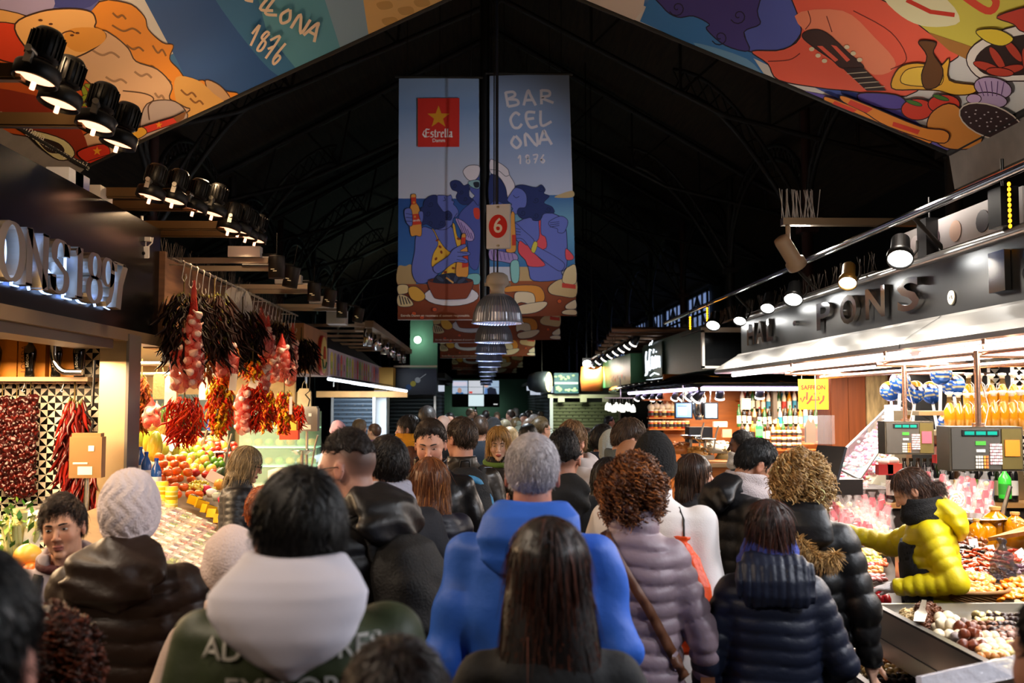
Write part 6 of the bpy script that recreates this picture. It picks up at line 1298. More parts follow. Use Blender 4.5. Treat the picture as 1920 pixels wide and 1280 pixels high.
for i,y in enumerate((8.45,8.95,10.35,10.8,12.4,12.85)):
 t=thing('lamp_bar',f'{ORD[i]} pale twin lamp bar reaching out above the fruit stall','lamp bar',(-2.3,y,3.03),0,'pale lamp bars over the fruit stall');b=B();b.span((-1.2,-.02,0),(.48,.02,.045));b.build('bar',mat('pale_aluminium','#b8a894',.4,.7),t);b=B();b.span((.15,-.05,.05),(.42,.05,.14));b.build('driver_box',WHITE,t)
 b=B();b.cyl((-1.1,0,0),(-1.1,0,-.65),.02,n=6);b.build('upright',STEEL,t)
 # thin spikes against birds along the fascia tops
def spikes(y0,y1,x,z,label,n=70):
 b=B();q=np.random.RandomState(int(y0*10));ys2=q.uniform(y0,y1,n);d=np.stack([q.uniform(-.35,.35,n),q.uniform(-.25,.25,n),np.ones(n)],1);base=np.stack([np.full(n,x),ys2,np.full(n,z)],1);tt=np.linspace(0,1,3)[None,:,None]
 strands(b,base[:,None,:]+d[:,None,:]*tt*.15,np.full((n,3),.0016),3);b.span((x-.02,y0,z-.01),(x+.02,y1,z));return tag(b.build('bird_spikes',mat('spike_wire','#6a625a',.5,.6)),label,'bird spikes',None,'stuff')
spikes(7.8,12.3,-2.52,2.99,'row of thin bird spikes along the wooden fascia top',150)
# ------------------------------------------------------------ right stalls
BX=3.0
SHEET=mat('polished_sheet','#b8b6b2',.3,.85,bump=.03,bs=3,stretch=(1,.3,1));SHEETD=mat('dark_polished_sheet','#58595a',.30,.9,bump=.04,bs=4);PINK=mat('copper_tube','#e8b8a0',.2,.9);TUBE=mat('lit_tube','#fff4ff',.3,e=14,ec='#fff0f4');TUBEP=mat('lilac_tube','#f4e4ff',.3,e=9,ec='#e8d0ff');FLOOD=mat('flood_lens','#ffffff',.3,e=28,ec='#fffdf8')
t=thing('shop_sign','long polished steel fascia with raised metal letters over the sweet stall','sign',(BX,7.0,2.42));b=B();b.span((0,-5.2,0),(.14,4.45,.36));b.build('panel',SHEETD,t)
b=B();b.span((-.03,-5.2,.36),(.12,4.45,.41));b.cyl((-.035,-5.2,.385),(-.035,4.45,.385),.028,n=12);b.build('top_moulding',SHEET,t)
def metal_letter(ch,y0,y1,h,parent,tilt=0.):
 V,Fs=text_geo(ch,1.,.12,1,.02);V-=(V.max(0)+V.min(0))/2;V[:,0]*=(y0-y1)/np.ptp(V[:,0]);V[:,1]*=h/np.ptp(V[:,1]);V[:,2]*=.018/.12
 M=np.array(frame((-.022,(y0+y1)/2-7.0,.185),(0,-1,0),(0,0,1)));b=B();b.add(V@M[:3,:3].T+M[:3,3],Fs);b.build('letter',CHROME,parent)
for ch,y0,y1 in(('H',11.05,10.75),('A',10.70,10.38),('L',10.28,10.05),('.',9.4,9.3),('P',8.72,8.37),('O',8.14,7.78),('N',7.59,7.22),('S',7.0,6.64),('I',5.71,5.53),('8',5.35,5.05)):metal_letter(ch,y0,y1,.235 if ch!='.' else .05,t)
b=B();b.lathe([(0,0),(.045,0),(.045,.012),(0,.012)],n=24);b.v[-1]=b.v[-1][:,[2,0,1]]*(-1,1,1)+(-.002,6.24-7,.10);b.build('badge',CREAM,t);b=B();text(b,'470',frame((-.0155,6.24-7,.10),(0,-1,0),(0,0,1)),.035,.0005);b.build('badge_number',BLACK,t)
t=thing('metal_canopy','flared polished canopy edge below the lettered steel fascia','canopy',(BX,7.0,2.2));b=B();pr=[(.0,.22),(-.02,.20),(-.20,.09),(-.28,.03),(-.285,.0),(-.27,-.01)]
for a,c in zip(pr[:-1],pr[1:]):b.add([(a[0],-5.2,a[1]),(a[0],4.6,a[1]),(c[0],4.6,c[1]),(c[0],-5.2,c[1])],[(0,1,2,3)])
b.add([(x,4.6,z)for x,z in pr]+[(1.9,4.6,.0),(1.9,4.6,.22)],[tuple(range(8))]);b.add([(x,-5.2,z)for x,z in pr]+[(1.9,-5.2,.0),(1.9,-5.2,.22)],[tuple(range(8))[::-1]]);b.span((-.27,-5.2,-.01),(1.9,4.6,.0));b.build('sheet',SHEET,t)
b=B()
for y in(-2.9,-.6,1.7,3.9):b.span((-.27,y-.004,-.004),(.0,y+.004,.0));b.add([(a[0]-.003,y+d,a[1]+.003)for d in(-.006,.006)for a in pr[:5]],[(i,i+1,6+i,5+i)for i in range(4)])
b.build('seam',BLACK,t)
for i,(x,y0,y1)in enumerate(((2.86,2.2,6.4),(2.86,6.6,11.3),(3.4,3.0,10.8))):b=B();b.cyl((x,y0,2.165),(x,y1,2.165),.018,n=8);tag(b.build('light_tube',TUBE),('nearer front','farther front','inner')[i]+' white light tube under the polished canopy','light tube','light tubes of the sweet stall')
t=thing('tube_rails','copper coloured tube rails under the canopy of the sweet stall','rail',(0,0,0));b=B()
for x,z in((2.66,2.12),(2.95,2.07)):b.cyl((x,3.2,z),(x,8.6,z),.016,n=8)
for y in(4.0,5.2,6.5,8.5):b.cyl((2.6,y,2.10),(4.4,y,2.10),.014,n=8);b.cyl((2.66,y,2.1),(2.66,y,2.19),.012,n=6)
b.build('tube',PINK,t)
# hung scales with keypads
def key_scale(loc,w,h,rz,label,pole,holder):
 t=thing('hanging_scale',label,'scale',loc,rz,'keypad scales hanging in the sweet stall');d=.16;b=B();b.box((0,0,0),(w,d,h));b.build('case',mat('mirror_case','#c4b49c',.18,.9),t);f=-d/2
 b=B();b.box((-w*.14,f-.002,h*.0),(w*.66,.004,h*.92));b.build('front_panel',mat('graphite_panel','#8c877f',.25,.75),t)
 b=B();b.box((-w*.08,f-.007,h*.36),(w*.5,.006,h*.13));b.build('display_bezel',BLACK,t);b=B();[b.box((-w*.08+i*w*.155,f-.011,h*.355),(w*.13,.003,h*.08))for i in(-1,0,1)];b.build('display',mat('teal_display','#0c8a78',.3,e=.5),t)
 b=B()
 for i in range(6):
  for j in range(7):b.box((w*.055+i*w*.028+w*.0,f-.006,h*.09-j*h*.068),(w*.022,.005,h*.05),col='#f2dcd8' if(i+j)%3 else '#e8a8b0')
 for i in range(3):
  for j in range(4):b.box((-w*.14+i*w*.035,f-.006,-h*.18-j*h*.075),(w*.026,.005,h*.055),col='#d8d4cc')
 for j in range(4):
  for i in range(2):b.box((-w*.03+i*w*.035,f-.006,-h*.18-j*h*.075),(w*.026,.005,h*.055),col='#e87a3c' if i else '#e0a048')
 b.build('keypad',PLAIN,t);b=B();b.box((-w*.08,f-.005,h*.13),(w*.14,.004,h*.09));b.build('green_label',mat('green_label','#4aa83a',.5),t);b=B();b.box((-w*.08,f-.005,-h*.04),(w*.12,.004,h*.06));b.build('name_plate',WHITE,t)
 b=B();b.box((w*.345,f-.003,.0),(w*.27,.005,h*.9));b.build('side_panel',mat('amber_steel','#b09c60',.22,.75),t);b=B();b.box((w*.345,f-.008,h*.02),(w*.2,.005,h*.36));b.build('card',holder,t)  # amber reflection put into the right panel's colour
 b=B();b.cyl((0,0,h/2),(0,0,h/2+pole),.014,n=10);b.cyl((0,0,h/2),(0,0,h/2+.015),.03,n=14);b.tube([(.03,0,h/2),(.06,.02,h/2+.1),(.03,.03,h/2+.22),(.015,.016,h/2+pole)],.004,5);b.build('post',PINK,t);return t
c=P(1698,820,6.5);key_scale(c,.31,.215,R(-6),'smaller keypad scale hanging left of the oil bottles',2.10-c.z-.1,mat('rose_card','#c85a6a',.5));c=P(1836,840,4.85);key_scale(c,.35,.215,R(-4),'larger keypad scale hanging in front of the oil bottles',2.10-c.z-.1,mat('orange_card','#e0801c',.5))
# oil bottles on the upper shelves
OIL=mat('golden_oil','#c47c04',.06,coat=.6);CLG=mat('clear_glass','#c89840',.04,alpha=.10)
def oil_bottle(loc,label,group,s=1.):
 t=thing('glass_oil_bottle',label,'bottle',loc,0,group);r,h=.040*s,.25*s;b=B();b.lathe([(0,.004),(r*.93,.004),(r*.95,h*.52),(r*.6,h*.64),(r*.36,h*.72),(0,h*.73)],n=18);b.build('oil',OIL,t)
 b=B();b.lathe([(0,0),(r,0),(r*1.02,h*.52),(r*.66,h*.66),(r*.42,h*.78),(r*.40,h*.9),(r*.52,h*.91)],n=18);b.build('glass',CLG,t)
 b=B();b.lathe([(0,h*.88),(r*.38,h*.88),(r*.40,h*.93),(r*.7,h*.97),(r*.62,h*1.02),(0,h*1.03)],n=14);b.build('stopper',mat('pale_stopper','#e8dcc8',.3),t);b=B();b.tube([(r*.42,0,h*.78),(r*.9,0,h*.7),(r*.95,0,h*.45)],.0025,5);b.build('clip',STEEL,t);return t
ob=None;sh=P(1850,806,6.6)
for row,(Y,n,x0,st,base)in enumerate(((6.6,9,1782,16.6,806),(6.95,6,1818,21,770))):
 for i in range(n):
  c=P(x0+i*st,base,Y);lab=f'{ORD[i]} stoppered oil bottle from the left in the {("front", "raised back")[row]} row of the sweet stall'
  if ob is None:ob=oil_bottle(c,lab,'stoppered oil bottles on the upper shelf')
  else:dup(ob,c,(0,0,rnd.uniform(0,6)),lab,None,rnd.uniform(.97,1.06))
z1=P(1850,806,6.6).z;z2=P(1850,770,6.95).z;t=thing('bottle_rack','stepped rack holding the stoppered oil bottles','rack',(0,0,0));b=B();b.span((2.95,6.45,z1-.03),(4.6,6.76,z1));b.build('lower_shelf',STEELW,t);b=B();b.span((3.0,6.78,z2-.03),(4.6,7.2,z2));b.build('upper_shelf',STEELW,t);b=B();[b.span((x,7.0,.9),(x+.04,7.2,z2-.03))for x in(3.0,3.8,4.5)];b.build('upright',STEELW,t)
t=thing('back_shelf','lower shelf of dark bottles behind the lollipops','shelf',(0,0,0));zb2=P(1800,940,6.9).z;b=B();b.span((2.74,6.75,zb2-.03),(4.6,7.15,zb2));b.build('board',WOODL,t);b=B();b.span((2.74,6.8,.06),(4.6,7.1,zb2-.03));b.build('cabinet',mat('dark_cabinet','#2a211a',.6),t)
ORD19=ORD+('eleventh','twelfth','thirteenth','fourteenth','fifteenth','sixteenth','seventeenth','eighteenth','nineteenth')
DG=mat('dark_wine_glass','#12140c',.1,coat=.5);bp={}
bc=[('#101010','#e8e4dc','black bottle with white label'),('#1a2a12','#c8b890','dark green bottle with tan label'),('#101018','#2a3a78','black bottle with blue label'),('#2a1a0c','#c88a2a','brown bottle with amber label'),('#141410','#8aa83a','black bottle with lime label'),('#3a240c','#e8c060','brown bottle with golden label')]
for i in range(19):
 k=(i*5+i//3)%6;c=P(1672+i*12.7,940,6.85+.06*(i%2));lab=f'{ORD19[i]} from the left of the dark bottles behind the lollipops'
 if k not in bp:bp[k]=bottle(c,lab,bc[k][0],'#20180c',.034,.30,'dark_bottle','dark bottles behind the lollipops',bc[k][1])
 else:dup(bp[k],c,(0,0,rnd.uniform(-.5,.5)),lab,None,rnd.uniform(.9,1.05))
c=P(1885,935,6.5);bottle(c,'bright green pump bottle standing before the dark bottles','#3ac83a','#2ab02a',.04,.2,'green_bottle',None,'#2a8a2a');c=P(1905,985,6.2)
t=bottle(P(1868,1030,5.6),'large round jar of golden oil at the picture edge by the steel bowl','#c89010','#c8a060',.075,.24,'oil_jar',None,None,OIL,.3);dup(t,P(1850,1032,5.5),None,'squat jar of golden oil right under the steel bowl',None,(.7,.7,.75));dup(t,P(1832,1030,5.45),None,'second squat oil jar left under the steel bowl',None,(.6,.6,.7));dup(t,P(1905,1025,5.5),None,'oil jar cut by the right picture edge',None,(.8,.8,.8))
# foil balloons shaped like big lollipops
def balloon(c,r,label,rot):
 t=thing('foil_balloon',label,'balloon',c,0,'blue foil lollipop balloons');t.rotation_euler=rot;b=B();n,m=40,24;V=[];cc=[]
 for i in range(m+1):
  th=math.pi*i/m
  for j in range(n):
   a=j*2*math.pi/n;k=1+.02*math.sin(a*16)*math.sin(th)**2;x,y,z=r*math.sin(th)*math.cos(a)*k,r*.78*math.sin(th)*math.sin(a)*k,r*math.cos(th);V.append((x,y,z));w=z/r+.12*math.sin(a*2)
   c_='#f0a030' if w>.62 else('#241a2c' if w>.30 and math.sin(a*7+z*60)>.1 else('#e8e4f0' if w>.30 else('#e0d890' if abs(w-.02)<.05 or abs(w+.33)<.05 else '#2a5cb0')));cc.append(lin(c_))
 b.add(V,[(i*n+j,(i+1)*n+j,(i+1)*n+(j+1)%n,i*n+(j+1)%n)for i in range(m)for j in range(n)],0,np.array(cc),True);b.build('foil',mat('foil',vcol=True,r=.18,m=.35),t);b=B();b.cyl((0,0,-r*.95),(0,0,-r*3.4),.012,n=8);b.build('stick',WHITE,t)
for i,(x,y,r,Y,lab)in enumerate(((1669,733,19,7.7,'leftmost blue foil lollipop balloon, beside the candy case'),(1688,716,22,7.5,'upper left blue foil lollipop balloon in the cluster'),(1716,735,22,7.6,'third blue foil lollipop balloon along the lower row'),(1746,736,22,7.8,'lower middle foil lollipop balloon, fourth from the left'),(1764,700,22,7.3,'topmost foil lollipop balloon under the copper rail'),(1787,722,22,7.5,'rightmost foil lollipop balloon next to the bottles'),(1778,792,19,7.4,'lowest dark foil balloon behind the bottles'))):balloon(P(x,y,Y),r*Y/FPX,lab,(.1*(i%3-1),.15*(i%2)-.05,.5*i))
# sloping sweet case
t=thing('candy_case','slanted clear candy case full of pink sweets','display case',(0,0,0));A_=[P(1556,872,8.2),P(1668,762,8.8),P(1700,770,7.8),P(1612,900,7.4)];b=B();up=Vector((0,0,.03));b.add([tuple(v)for v in A_]+[tuple(v+up*.4)for v in A_],[(0,1,2,3),(7,6,5,4),(0,4,5,1),(1,5,6,2),(2,6,7,3),(3,7,4,0)]);b.build('lid',mat('clear_lid','#b8c8e8',.05,alpha=.07),t)
b=B();[b.cyl(A_[i]+up*.3,A_[(i+1)%4]+up*.3,.012,n=6)for i in range(4)];b.build('frame',SHEET,t);b=B();dn=Vector((0,0,-.16));b.add([tuple(v+dn)for v in A_]+[(v.x,v.y,.1)for v in A_],[(0,1,2,3),(7,6,5,4),(0,4,5,1),(1,5,6,2),(2,6,7,3),(3,7,4,0)]);b.build('base',CREAM,t)
b=B();q=np.random.RandomState(8)
for i in range(420):
 u,v=q.rand(2);p=A_[0].lerp(A_[1],u).lerp(A_[3].lerp(A_[2],u),v)+Vector((0,0,-.12+q.rand()*.08));c_=['#f0a0b8','#f4c8d0','#f8ece8','#e86a8a','#a8d8c0','#f0d8a0','#88b8e0'][q.choice(7,p=[.3,.22,.2,.12,.06,.06,.04])];b.sph(tuple(p),(q.uniform(.012,.03),q.uniform(.012,.022),.014),6,4,0,c_,Matrix.Rotation(q.rand()*6,3,'Z'))
o=b.build('sweets',mat('sugar_sweets',vcol=True,r=.6),t);o['kind']='stuff';b=B();c=P(1672,778,7.9);b.box(tuple(c),(.09,.06,.16));tag(b.build('backlit_box',mat('white_lit_box','#f4f0ff',.4,e=5,ec='#f0e8ff')),'white glowing light box at the top of the candy case','light box')
b=B();b.box((0,0,0),(.35,.16,.02),rot=(.2,.55,0));tag(b.build('awning_flap',SHEETD,None,P(1720,772,7.9)),'hinged steel flap beside the glowing light box','flap')
# lollipops and wrapped sweets standing in bunches
WRAP=mat('clear_wrap','#ffffff',.08,alpha=.12);SW=mat('boiled_sweet',vcol=True,r=.2,coat=.6)
def swirl(b,r,cols,th=.012):
 n,m=40,9;V=[(0,-th,0)];cc=[lin(cols[0])];Fs=[]
 for i in range(1,m+1):
  for j in range(n):a=j*2*math.pi/n;V.append((r*i/m*math.cos(a),-th*math.sqrt(max(0,1-(i/m)**4)),r*i/m*math.sin(a)));cc.append(lin(cols[int((a/(2*math.pi)*len(cols)+i/m*len(cols)*1.5))%len(cols)]))
 for j in range(n):Fs.append((0,1+(j+1)%n,1+j))
 for i in range(m-1):
  for j in range(n):a0=1+i*n;Fs.append((a0+j,a0+(j+1)%n,a0+n+(j+1)%n,a0+n+j))
 V=np.array(V);b.add(V,Fs,0,np.array(cc),True);b.add(V*(1,-1,1),[f[::-1]for f in Fs],0,np.array(cc),True)
def lolly(loc,kind,label,group,rot=(0,0,0)):
 t=thing('lollipop',label,'lollipop',loc,0,group);t.rotation_euler=rot;b=B()
 if kind==0:swirl(b,.062,['#e8a0a8','#f4f0e8','#e8c83a','#f4f0e8','#4ab0c8','#f4f0e8','#e8604a','#f4f0e8'])
 elif kind==1:b.prism([(-.012,-.09),(.012,-.09),(.02,.06),(.012,.10),(-.012,.10),(-.02,.06)],-.008,.008,frame((0,0,0),(1,0,0),(0,0,1)),0,'#e85a6a');b.box((0,-.009,.03),(.022,.002,.04),col='#f4ece4')
 elif kind==2:b.sph((0,0,.02),(.026,.02,.034),10,8,0,'#e8806a');b.sph((.012,-.012,.045),(.018,.014,.02),8,6,0,'#f0d0a0');b.sph((-.01,-.012,-.005),(.02,.014,.02),8,6,0,'#3a8a5a')
 else:b.sph((0,0,.02),(.03,.016,.022),10,8,0,'#f4c0c8');b.box((0,-.014,.02),(.03,.004,.02),col='#3a4a9a');b.sph((0,0,.055),(.022,.014,.024),8,6,0,'#e84a4a')
 b.build('candy',SW,t);b=B();b.cyl((0,0,-.22),(0,0,-.03),.005,n=6);b.build('stick',WHITE,t)
 b=B();b.lathe([(.004,-.10),(.028,-.06),(.045 if kind else .07,.0),(.04 if kind else .068,.05),(.012,.11),(.022,.13)],n=10);b.v[-1]=b.v[-1]*(1,.5,1);b.build('wrapper',WRAP,t);return t
LG='wrapped lollipops in the left bunch';protos={}
LK=('swirl lollipop','red stick candy','animal shaped lollipop','round pink lollipop');n_=0
def lollies(n,x0,x1,y0,y1,Y0,Y1,where,group,kinds,sc=1.):
 for i in range(n):
  u=(i*.618)%1;v=i/n;k=kinds[i%len(kinds)];c=P(x0+u*(x1-x0),y0+v*(y1-y0),Y1+(Y0-Y1)*v);lab=f'{LK[k]} in clear wrapping among {where}';rot=(rnd.uniform(-.25,.25),rnd.uniform(-.3,.3),rnd.uniform(-.7,.7))
  if(k,group)not in protos:protos[k,group]=lolly(c,k,lab,f'{LK[k]}s among {where}',rot)
  else:dup(protos[k,group],c,rot,lab,None,sc)
  if i<4 and sc!=1:protos[k,group].scale=(sc,)*3
lollies(64,1560,1664,944,1026,6.2,7.1,'the bunch left of the yellow jacket','L',(2,1,3,2,1),1.3);lollies(48,1738,1862,912,1018,5.7,6.6,'the bunch right of the yellow jacket','R',(1,3,1,2))
lolly(P(1793,938,6.0),0,'big striped swirl lollipop, upper of the two swirls','striped swirl lollipops',(0,.1,.1));lolly(P(1808,972,5.85),0,'big striped swirl lollipop, lower of the two swirls','striped swirl lollipops',(0,-.2,-.1))
for i,(x,y,c_)in enumerate(((1658,880,'#c83a3a'),(1675,878,'#e05a4a'),(1758,842,'#f0b0a0'),(1765,858,'#d83a3a'),(1742,826,'#f4c8b0'))):b=B();b.box((0,0,0),(.10,.06,.07),col=c_);b.sph((0,0,.05),(.045,.03,.03),8,6,0,'#f4dcd4');tag(b.build('sweet_box',PLAIN,None,P(x,y,6.75)),f'{ORD[i]} small red and pink box of sweets from the left between the scales','sweet box','small boxes of sweets')
# trays: base boxes, candied and dried fruit, chocolates
NAVY=mat('navy_board','#1c2448',.5)
t=thing('sweet_counter','steel stepped counter holding the lollipops and candied fruit','counter',(0,0,0));b=B();b.add([(1.82,5.15,.78),(2.22,5.15,.78),(2.75,6.9,.98),(2.12,6.9,.98),(1.82,5.15,.06),(2.22,5.15,.06),(2.75,6.9,.06),(2.12,6.9,.06)],[(0,1,2,3),(7,6,5,4),(0,4,5,1),(1,5,6,2),(2,6,7,3),(3,7,4,0)]);b.build('tray_stand',mat('dark_steel','#3a3836',.35,.8),t);b=B();b.add([(1.80,5.13,.74),(2.23,5.13,.74),(2.23,5.15,.80),(1.80,5.15,.80)],[(0,1,2,3)]);b.span((1.79,5.12,.755),(2.24,5.15,.80));b.build('front_lip',STEEL,t)
b=B();b.add([(1.80,5.15,.82),(2.11,6.9,1.02),(2.11,6.9,.70),(1.80,5.15,.60)],[(0,1,2,3),(3,2,1,0)]);b.build('side_board',mat('tan_board','#9a7448',.5),t)
def CT(px,py,up=0.):p=PN(px,py,(2.0,5.15,.80),(0,-.114,1));return Vector((p.x,p.y,p.z+up))
def lump_mesh(name,r,col,seed,rough=.15,f=9,m=None):
 G=Grid(axis(-r[0]*1.4,r[0]*1.4,max(r)/6),axis(-r[1]*1.4,r[1]*1.4,max(r)/6),axis(-r[2]*1.4,r[2]*1.4,max(r)/6));q=np.random.RandomState(seed).rand()*9
 G.op(lambda x,y,z:d_ell(x,y,z,r)-rough*min(r)*pnoise(x+q,y,z,f),(-9,)*3,(9,)*3);V,Q=G.mesh();b=B();w=.8+.4*np.random.RandomState(seed).rand(len(V),1);b.add(V,Q,0,np.clip(np.array(lin(col))*w,0,1),True);o=b.build(name,m or mat('sugared_fruit',vcol=True,r=.3,coat=.3));me=o.data;bpy.data.objects.remove(o);return me
def item(me,name,cat,loc,label,group,sc=1.,rot=None):o=bpy.data.objects.new(name,me);C.objects.link(o);o.location=loc;o.scale=(sc,)*3;o.rotation_euler=rot or(rnd.uniform(-.5,.5),rnd.uniform(-.5,.5),rnd.uniform(0,6.3));return tag(o,label,cat,group)
cand=[('pale yellow candied slice in the top row of the fruit tray','#ecc878',(.034,.024,.014),1612,1036,7,2,8.5,6),('purple candied fruit in the second row of the fruit tray','#7a3a4a',(.02,.02,.016),1588,1050,4,2,8,6),('green candied fruit in the second row of the fruit tray','#a8b84a',(.022,.02,.016),1622,1052,4,2,8,6),('orange red candied piece right in the second row','#e8704a',(.022,.02,.016),1642,1056,3,2,8,7),('pink candied piece in the middle of the fruit tray','#e86a80',(.024,.02,.014),1582,1062,9,1,9,6),('orange candied piece in the middle of the fruit tray','#f0a868',(.026,.022,.015),1584,1070,8,2,9,7),('rosy candied slice in the lower middle of the tray','#f0a0a0',(.028,.022,.014),1590,1084,8,2,9,7),('yellow candied ball at the left of the fruit tray','#f0b838',(.017,.017,.017),1566,1082,3,3,9,8),('lime green candied ball at the left of the fruit tray','#8ac83a',(.016,.016,.016),1568,1098,3,1,9,8),('dark candied plum at the left of the fruit tray','#6a4a3a',(.017,.017,.016),1578,1088,3,2,9,8),('peach coloured candied ball at the tray front','#f4905a',(.018,.018,.016),1566,1106,4,1,9,8)]
for k,(lab,col,r,x,y,nx,ny,sx,sy)in enumerate(cand):
 me=lump_mesh('candied_fruit',r,col,k)
 for j in range(ny):
  for i in range(nx):item(me,'candied_fruit','candied fruit',CT(x+i*sx+j*3+rnd.uniform(-1.5,1.5),y+j*sy,r[2]),lab,'candied: '+lab[:40],rnd.uniform(.9,1.15))
me=lump_mesh('candied_pear',(.026,.026,.032),'#a81420',77,.06)
for j in range(2):
 for i in range(5):item(me,'candied_pear','candied pear',CT(1604+i*13.5+j*4-(1-j)*4,1122+j*13,.028),'shiny dark red candied pear at the front of the fruit tray','dark red candied pears',1.,(rnd.uniform(-.3,.3),rnd.uniform(-.3,.3),0))
b=B();M=frame(CT(1592,1030,.02),(1,.25,0),(0,0,1));b.box((0,0,0),(.34,.02,.12),rot=(0,.22,.2));tag(b.build('divider_board',NAVY,None,CT(1622,1028,.06)),'navy blue divider board above the candied fruit','board')
def basket(c,r,h,label):
 t=thing('basket',label,'basket',c,0,'wicker baskets');b=B();n=48;V=[];m=9
 for i in range(m):
  z=h*i/(m-1)
  for j in range(n):a=j*2*math.pi/n;k=(1+.18*i/m)*(1+.03*(1 if(i+j)%2 else-1));V.append((r[0]*k*math.cos(a),r[1]*k*math.sin(a),z))
 b.add(V,[(i*n+j,i*n+(j+1)%n,(i+1)*n+(j+1)%n,(i+1)*n+j)for i in range(m-1)for j in range(n)]+[tuple(range(n))[::-1]]);b.build('wicker',mat('wicker','#8a6032',.75),t);b=B();b.tube([(r[0]*1.17*math.cos(a),r[1]*1.17*math.sin(a),h)for a in np.linspace(0,6.283,33)[:-1]],.009,6,closed=True);b.build('rim',mat('wicker','#8a6032'),t);return t
basket(CT(1577,1012,.0),(.07,.06),.07,'small wicker basket left of the navy board')
# dried fruit counter, right of the vendor
t=thing('dried_fruit_counter','steel counter with dried fruit beside the yellow jacket','counter',(0,0,0));b=B();q8=[(2.14,4.62,.92),(3.4,4.62,.92),(3.4,5.55,1.07),(2.30,5.55,1.07)];b.add(q8+[(x,y,.06)for x,y,z in q8],[(0,1,2,3),(7,6,5,4),(0,4,5,1),(1,5,6,2),(2,6,7,3),(3,7,4,0)]);b.build('stand',STEELW,t);b=B();b.span((2.12,4.6,.86),(2.46,4.63,.95));b.span((2.12,4.595,.84),(2.46,4.6,.85));b.build('front_lip',STEEL,t)
def DT(px,py,up=0.):p=PN(px,py,(2.2,4.62,.94),(0,-.17,1));return Vector((p.x,p.y,p.z+up))
dry=[('date','brown date in the heap behind the yellow jacket','#6a2c10',(.024,.013,.012),1766,1046,7,4,9,-6,.5),('date','reddish brown nut in the heap under the steel bowl','#8a4a22',(.018,.012,.011),1800,1032,6,2,9,-6,.5),('prune','black prune in the heap between dates and tomatoes','#140e10',(.019,.015,.013),1772,1066,9,4,8,-6,.5),('dried_tomato','orange red dried tomato in the big heap','#c04a18',(.026,.015,.008),1802,1090,8,6,10,-7,.6),('dried_tomato','dark red dried tomato at the near edge of the heap','#a03018',(.024,.014,.008),1778,1084,5,2,9,-5,.6),('dried_peach','pale orange dried peach in the wicker basket','#f0a050',(.024,.02,.012),1774,1124,9,5,10,-6,.5),('dried_apricot','bright orange dried apricot at the picture edge','#f08a18',(.024,.02,.012),1876,1134,6,4,11,-8,.5),('raisin','purple brown raisin in the heap behind the bag','#4a2a34',(.012,.009,.008),1846,1102,7,4,7,-5,.5),('dried_tomato','red dried pepper piece behind the dark bag','#b83a20',(.024,.015,.008),1886,1064,5,3,9,-7,.6),('fig','dusky purple fig beside the raisins','#5a3a4a',(.020,.018,.015),1896,1086,4,2,10,-7,.5),('dried_peach','yellow candied fruit behind the peach basket','#e8b060',(.022,.018,.013),1772,1098,4,2,10,-6,.5)]
for k,(nm,lab,col,r,x,y,nx,ny,sx,sy,jit)in enumerate(dry):
 me=lump_mesh(nm,r,col,30+k,.22,12)
 for j in range(ny):
  for i in range(nx):item(me,nm,nm.replace('_',' '),DT(x+i*sx+(j%2)*sx*.5+rnd.uniform(-2,2),y+j*sy+rnd.uniform(-1.5,1.5),.02+.02*math.sin(math.pi*(i+.5)/nx)+.006*j),lab,'dried: '+lab[:44],rnd.uniform(.9,1.2))
basket(DT(1815,1118,-.005),(.16,.12),.045,'wide wicker basket of dried peaches on the steel counter')
for i,(x,y,w)in enumerate(((1788,1032,'above the brown dates'),(1826,1038,'above the black prunes'),(1858,1050,'above the dried tomatoes'),(1793,1092,'at the peach basket, left'),(1822,1096,'at the peach basket, right'),(1916,1058,'at the right picture edge'))):b=B();b.box((0,0,0),(.05,.004,.055),rot=(-.35,.2-.15*i,.1));tag(b.build('price_card',mat('white_card','#f0ece6',.5),None,DT(x,y,.05)),f'small white price card {w}','card','white cards among dried fruit')
b=B();q=np.random.RandomState(3);G=Grid(axis(-.08,.08,.01),axis(-.06,.06,.01),axis(-.1,.14,.01));G.op(lambda x,y,z:d_loft(x,y,z,[(-.09,.06,.04,0),(0,.062,.042,0),(.06,.04,.03,0),(.1,.012,.012,0),(.13,.03,.015,0)],2)-.006*pnoise(x,y,z,5),(-9,)*3,(9,)*3);V,Q=G.mesh();b.add(V,Q,0,(1,1,1),True);tag(b.build('plastic_bag',mat('smoky_bag','#3a3a40',.12,alpha=.6),None,DT(1882,1100,.1)),'dark transparent bag standing before the bright apricots','bag')
t=bowl_scale(P(1832,985,5.62),'wide steel bowl scale on a white post right of the yellow jacket',.155);t['group']='scales of the sweet stall'
b=B();b.span((2.6,5.0,0),(2.62,5.02,.01));
t=thing('glass_tray','tilted glass edged tray of nuts at the right picture edge','tray',DT(1905,1040,.14));b=B();b.box((.1,0,0),(.35,.3,.02),rot=(-.25,-.2,.3));b.build('board',WOODL,t);b=B();[b.sph((.02+rnd.random()*.24,-.1+rnd.random()*.2,.02+rnd.random()*.02),(.012,.009,.008),6,4,0,'#c8a868')for _ in range(90)];o=b.build('nuts',PLAIN,t);o['kind']='stuff'
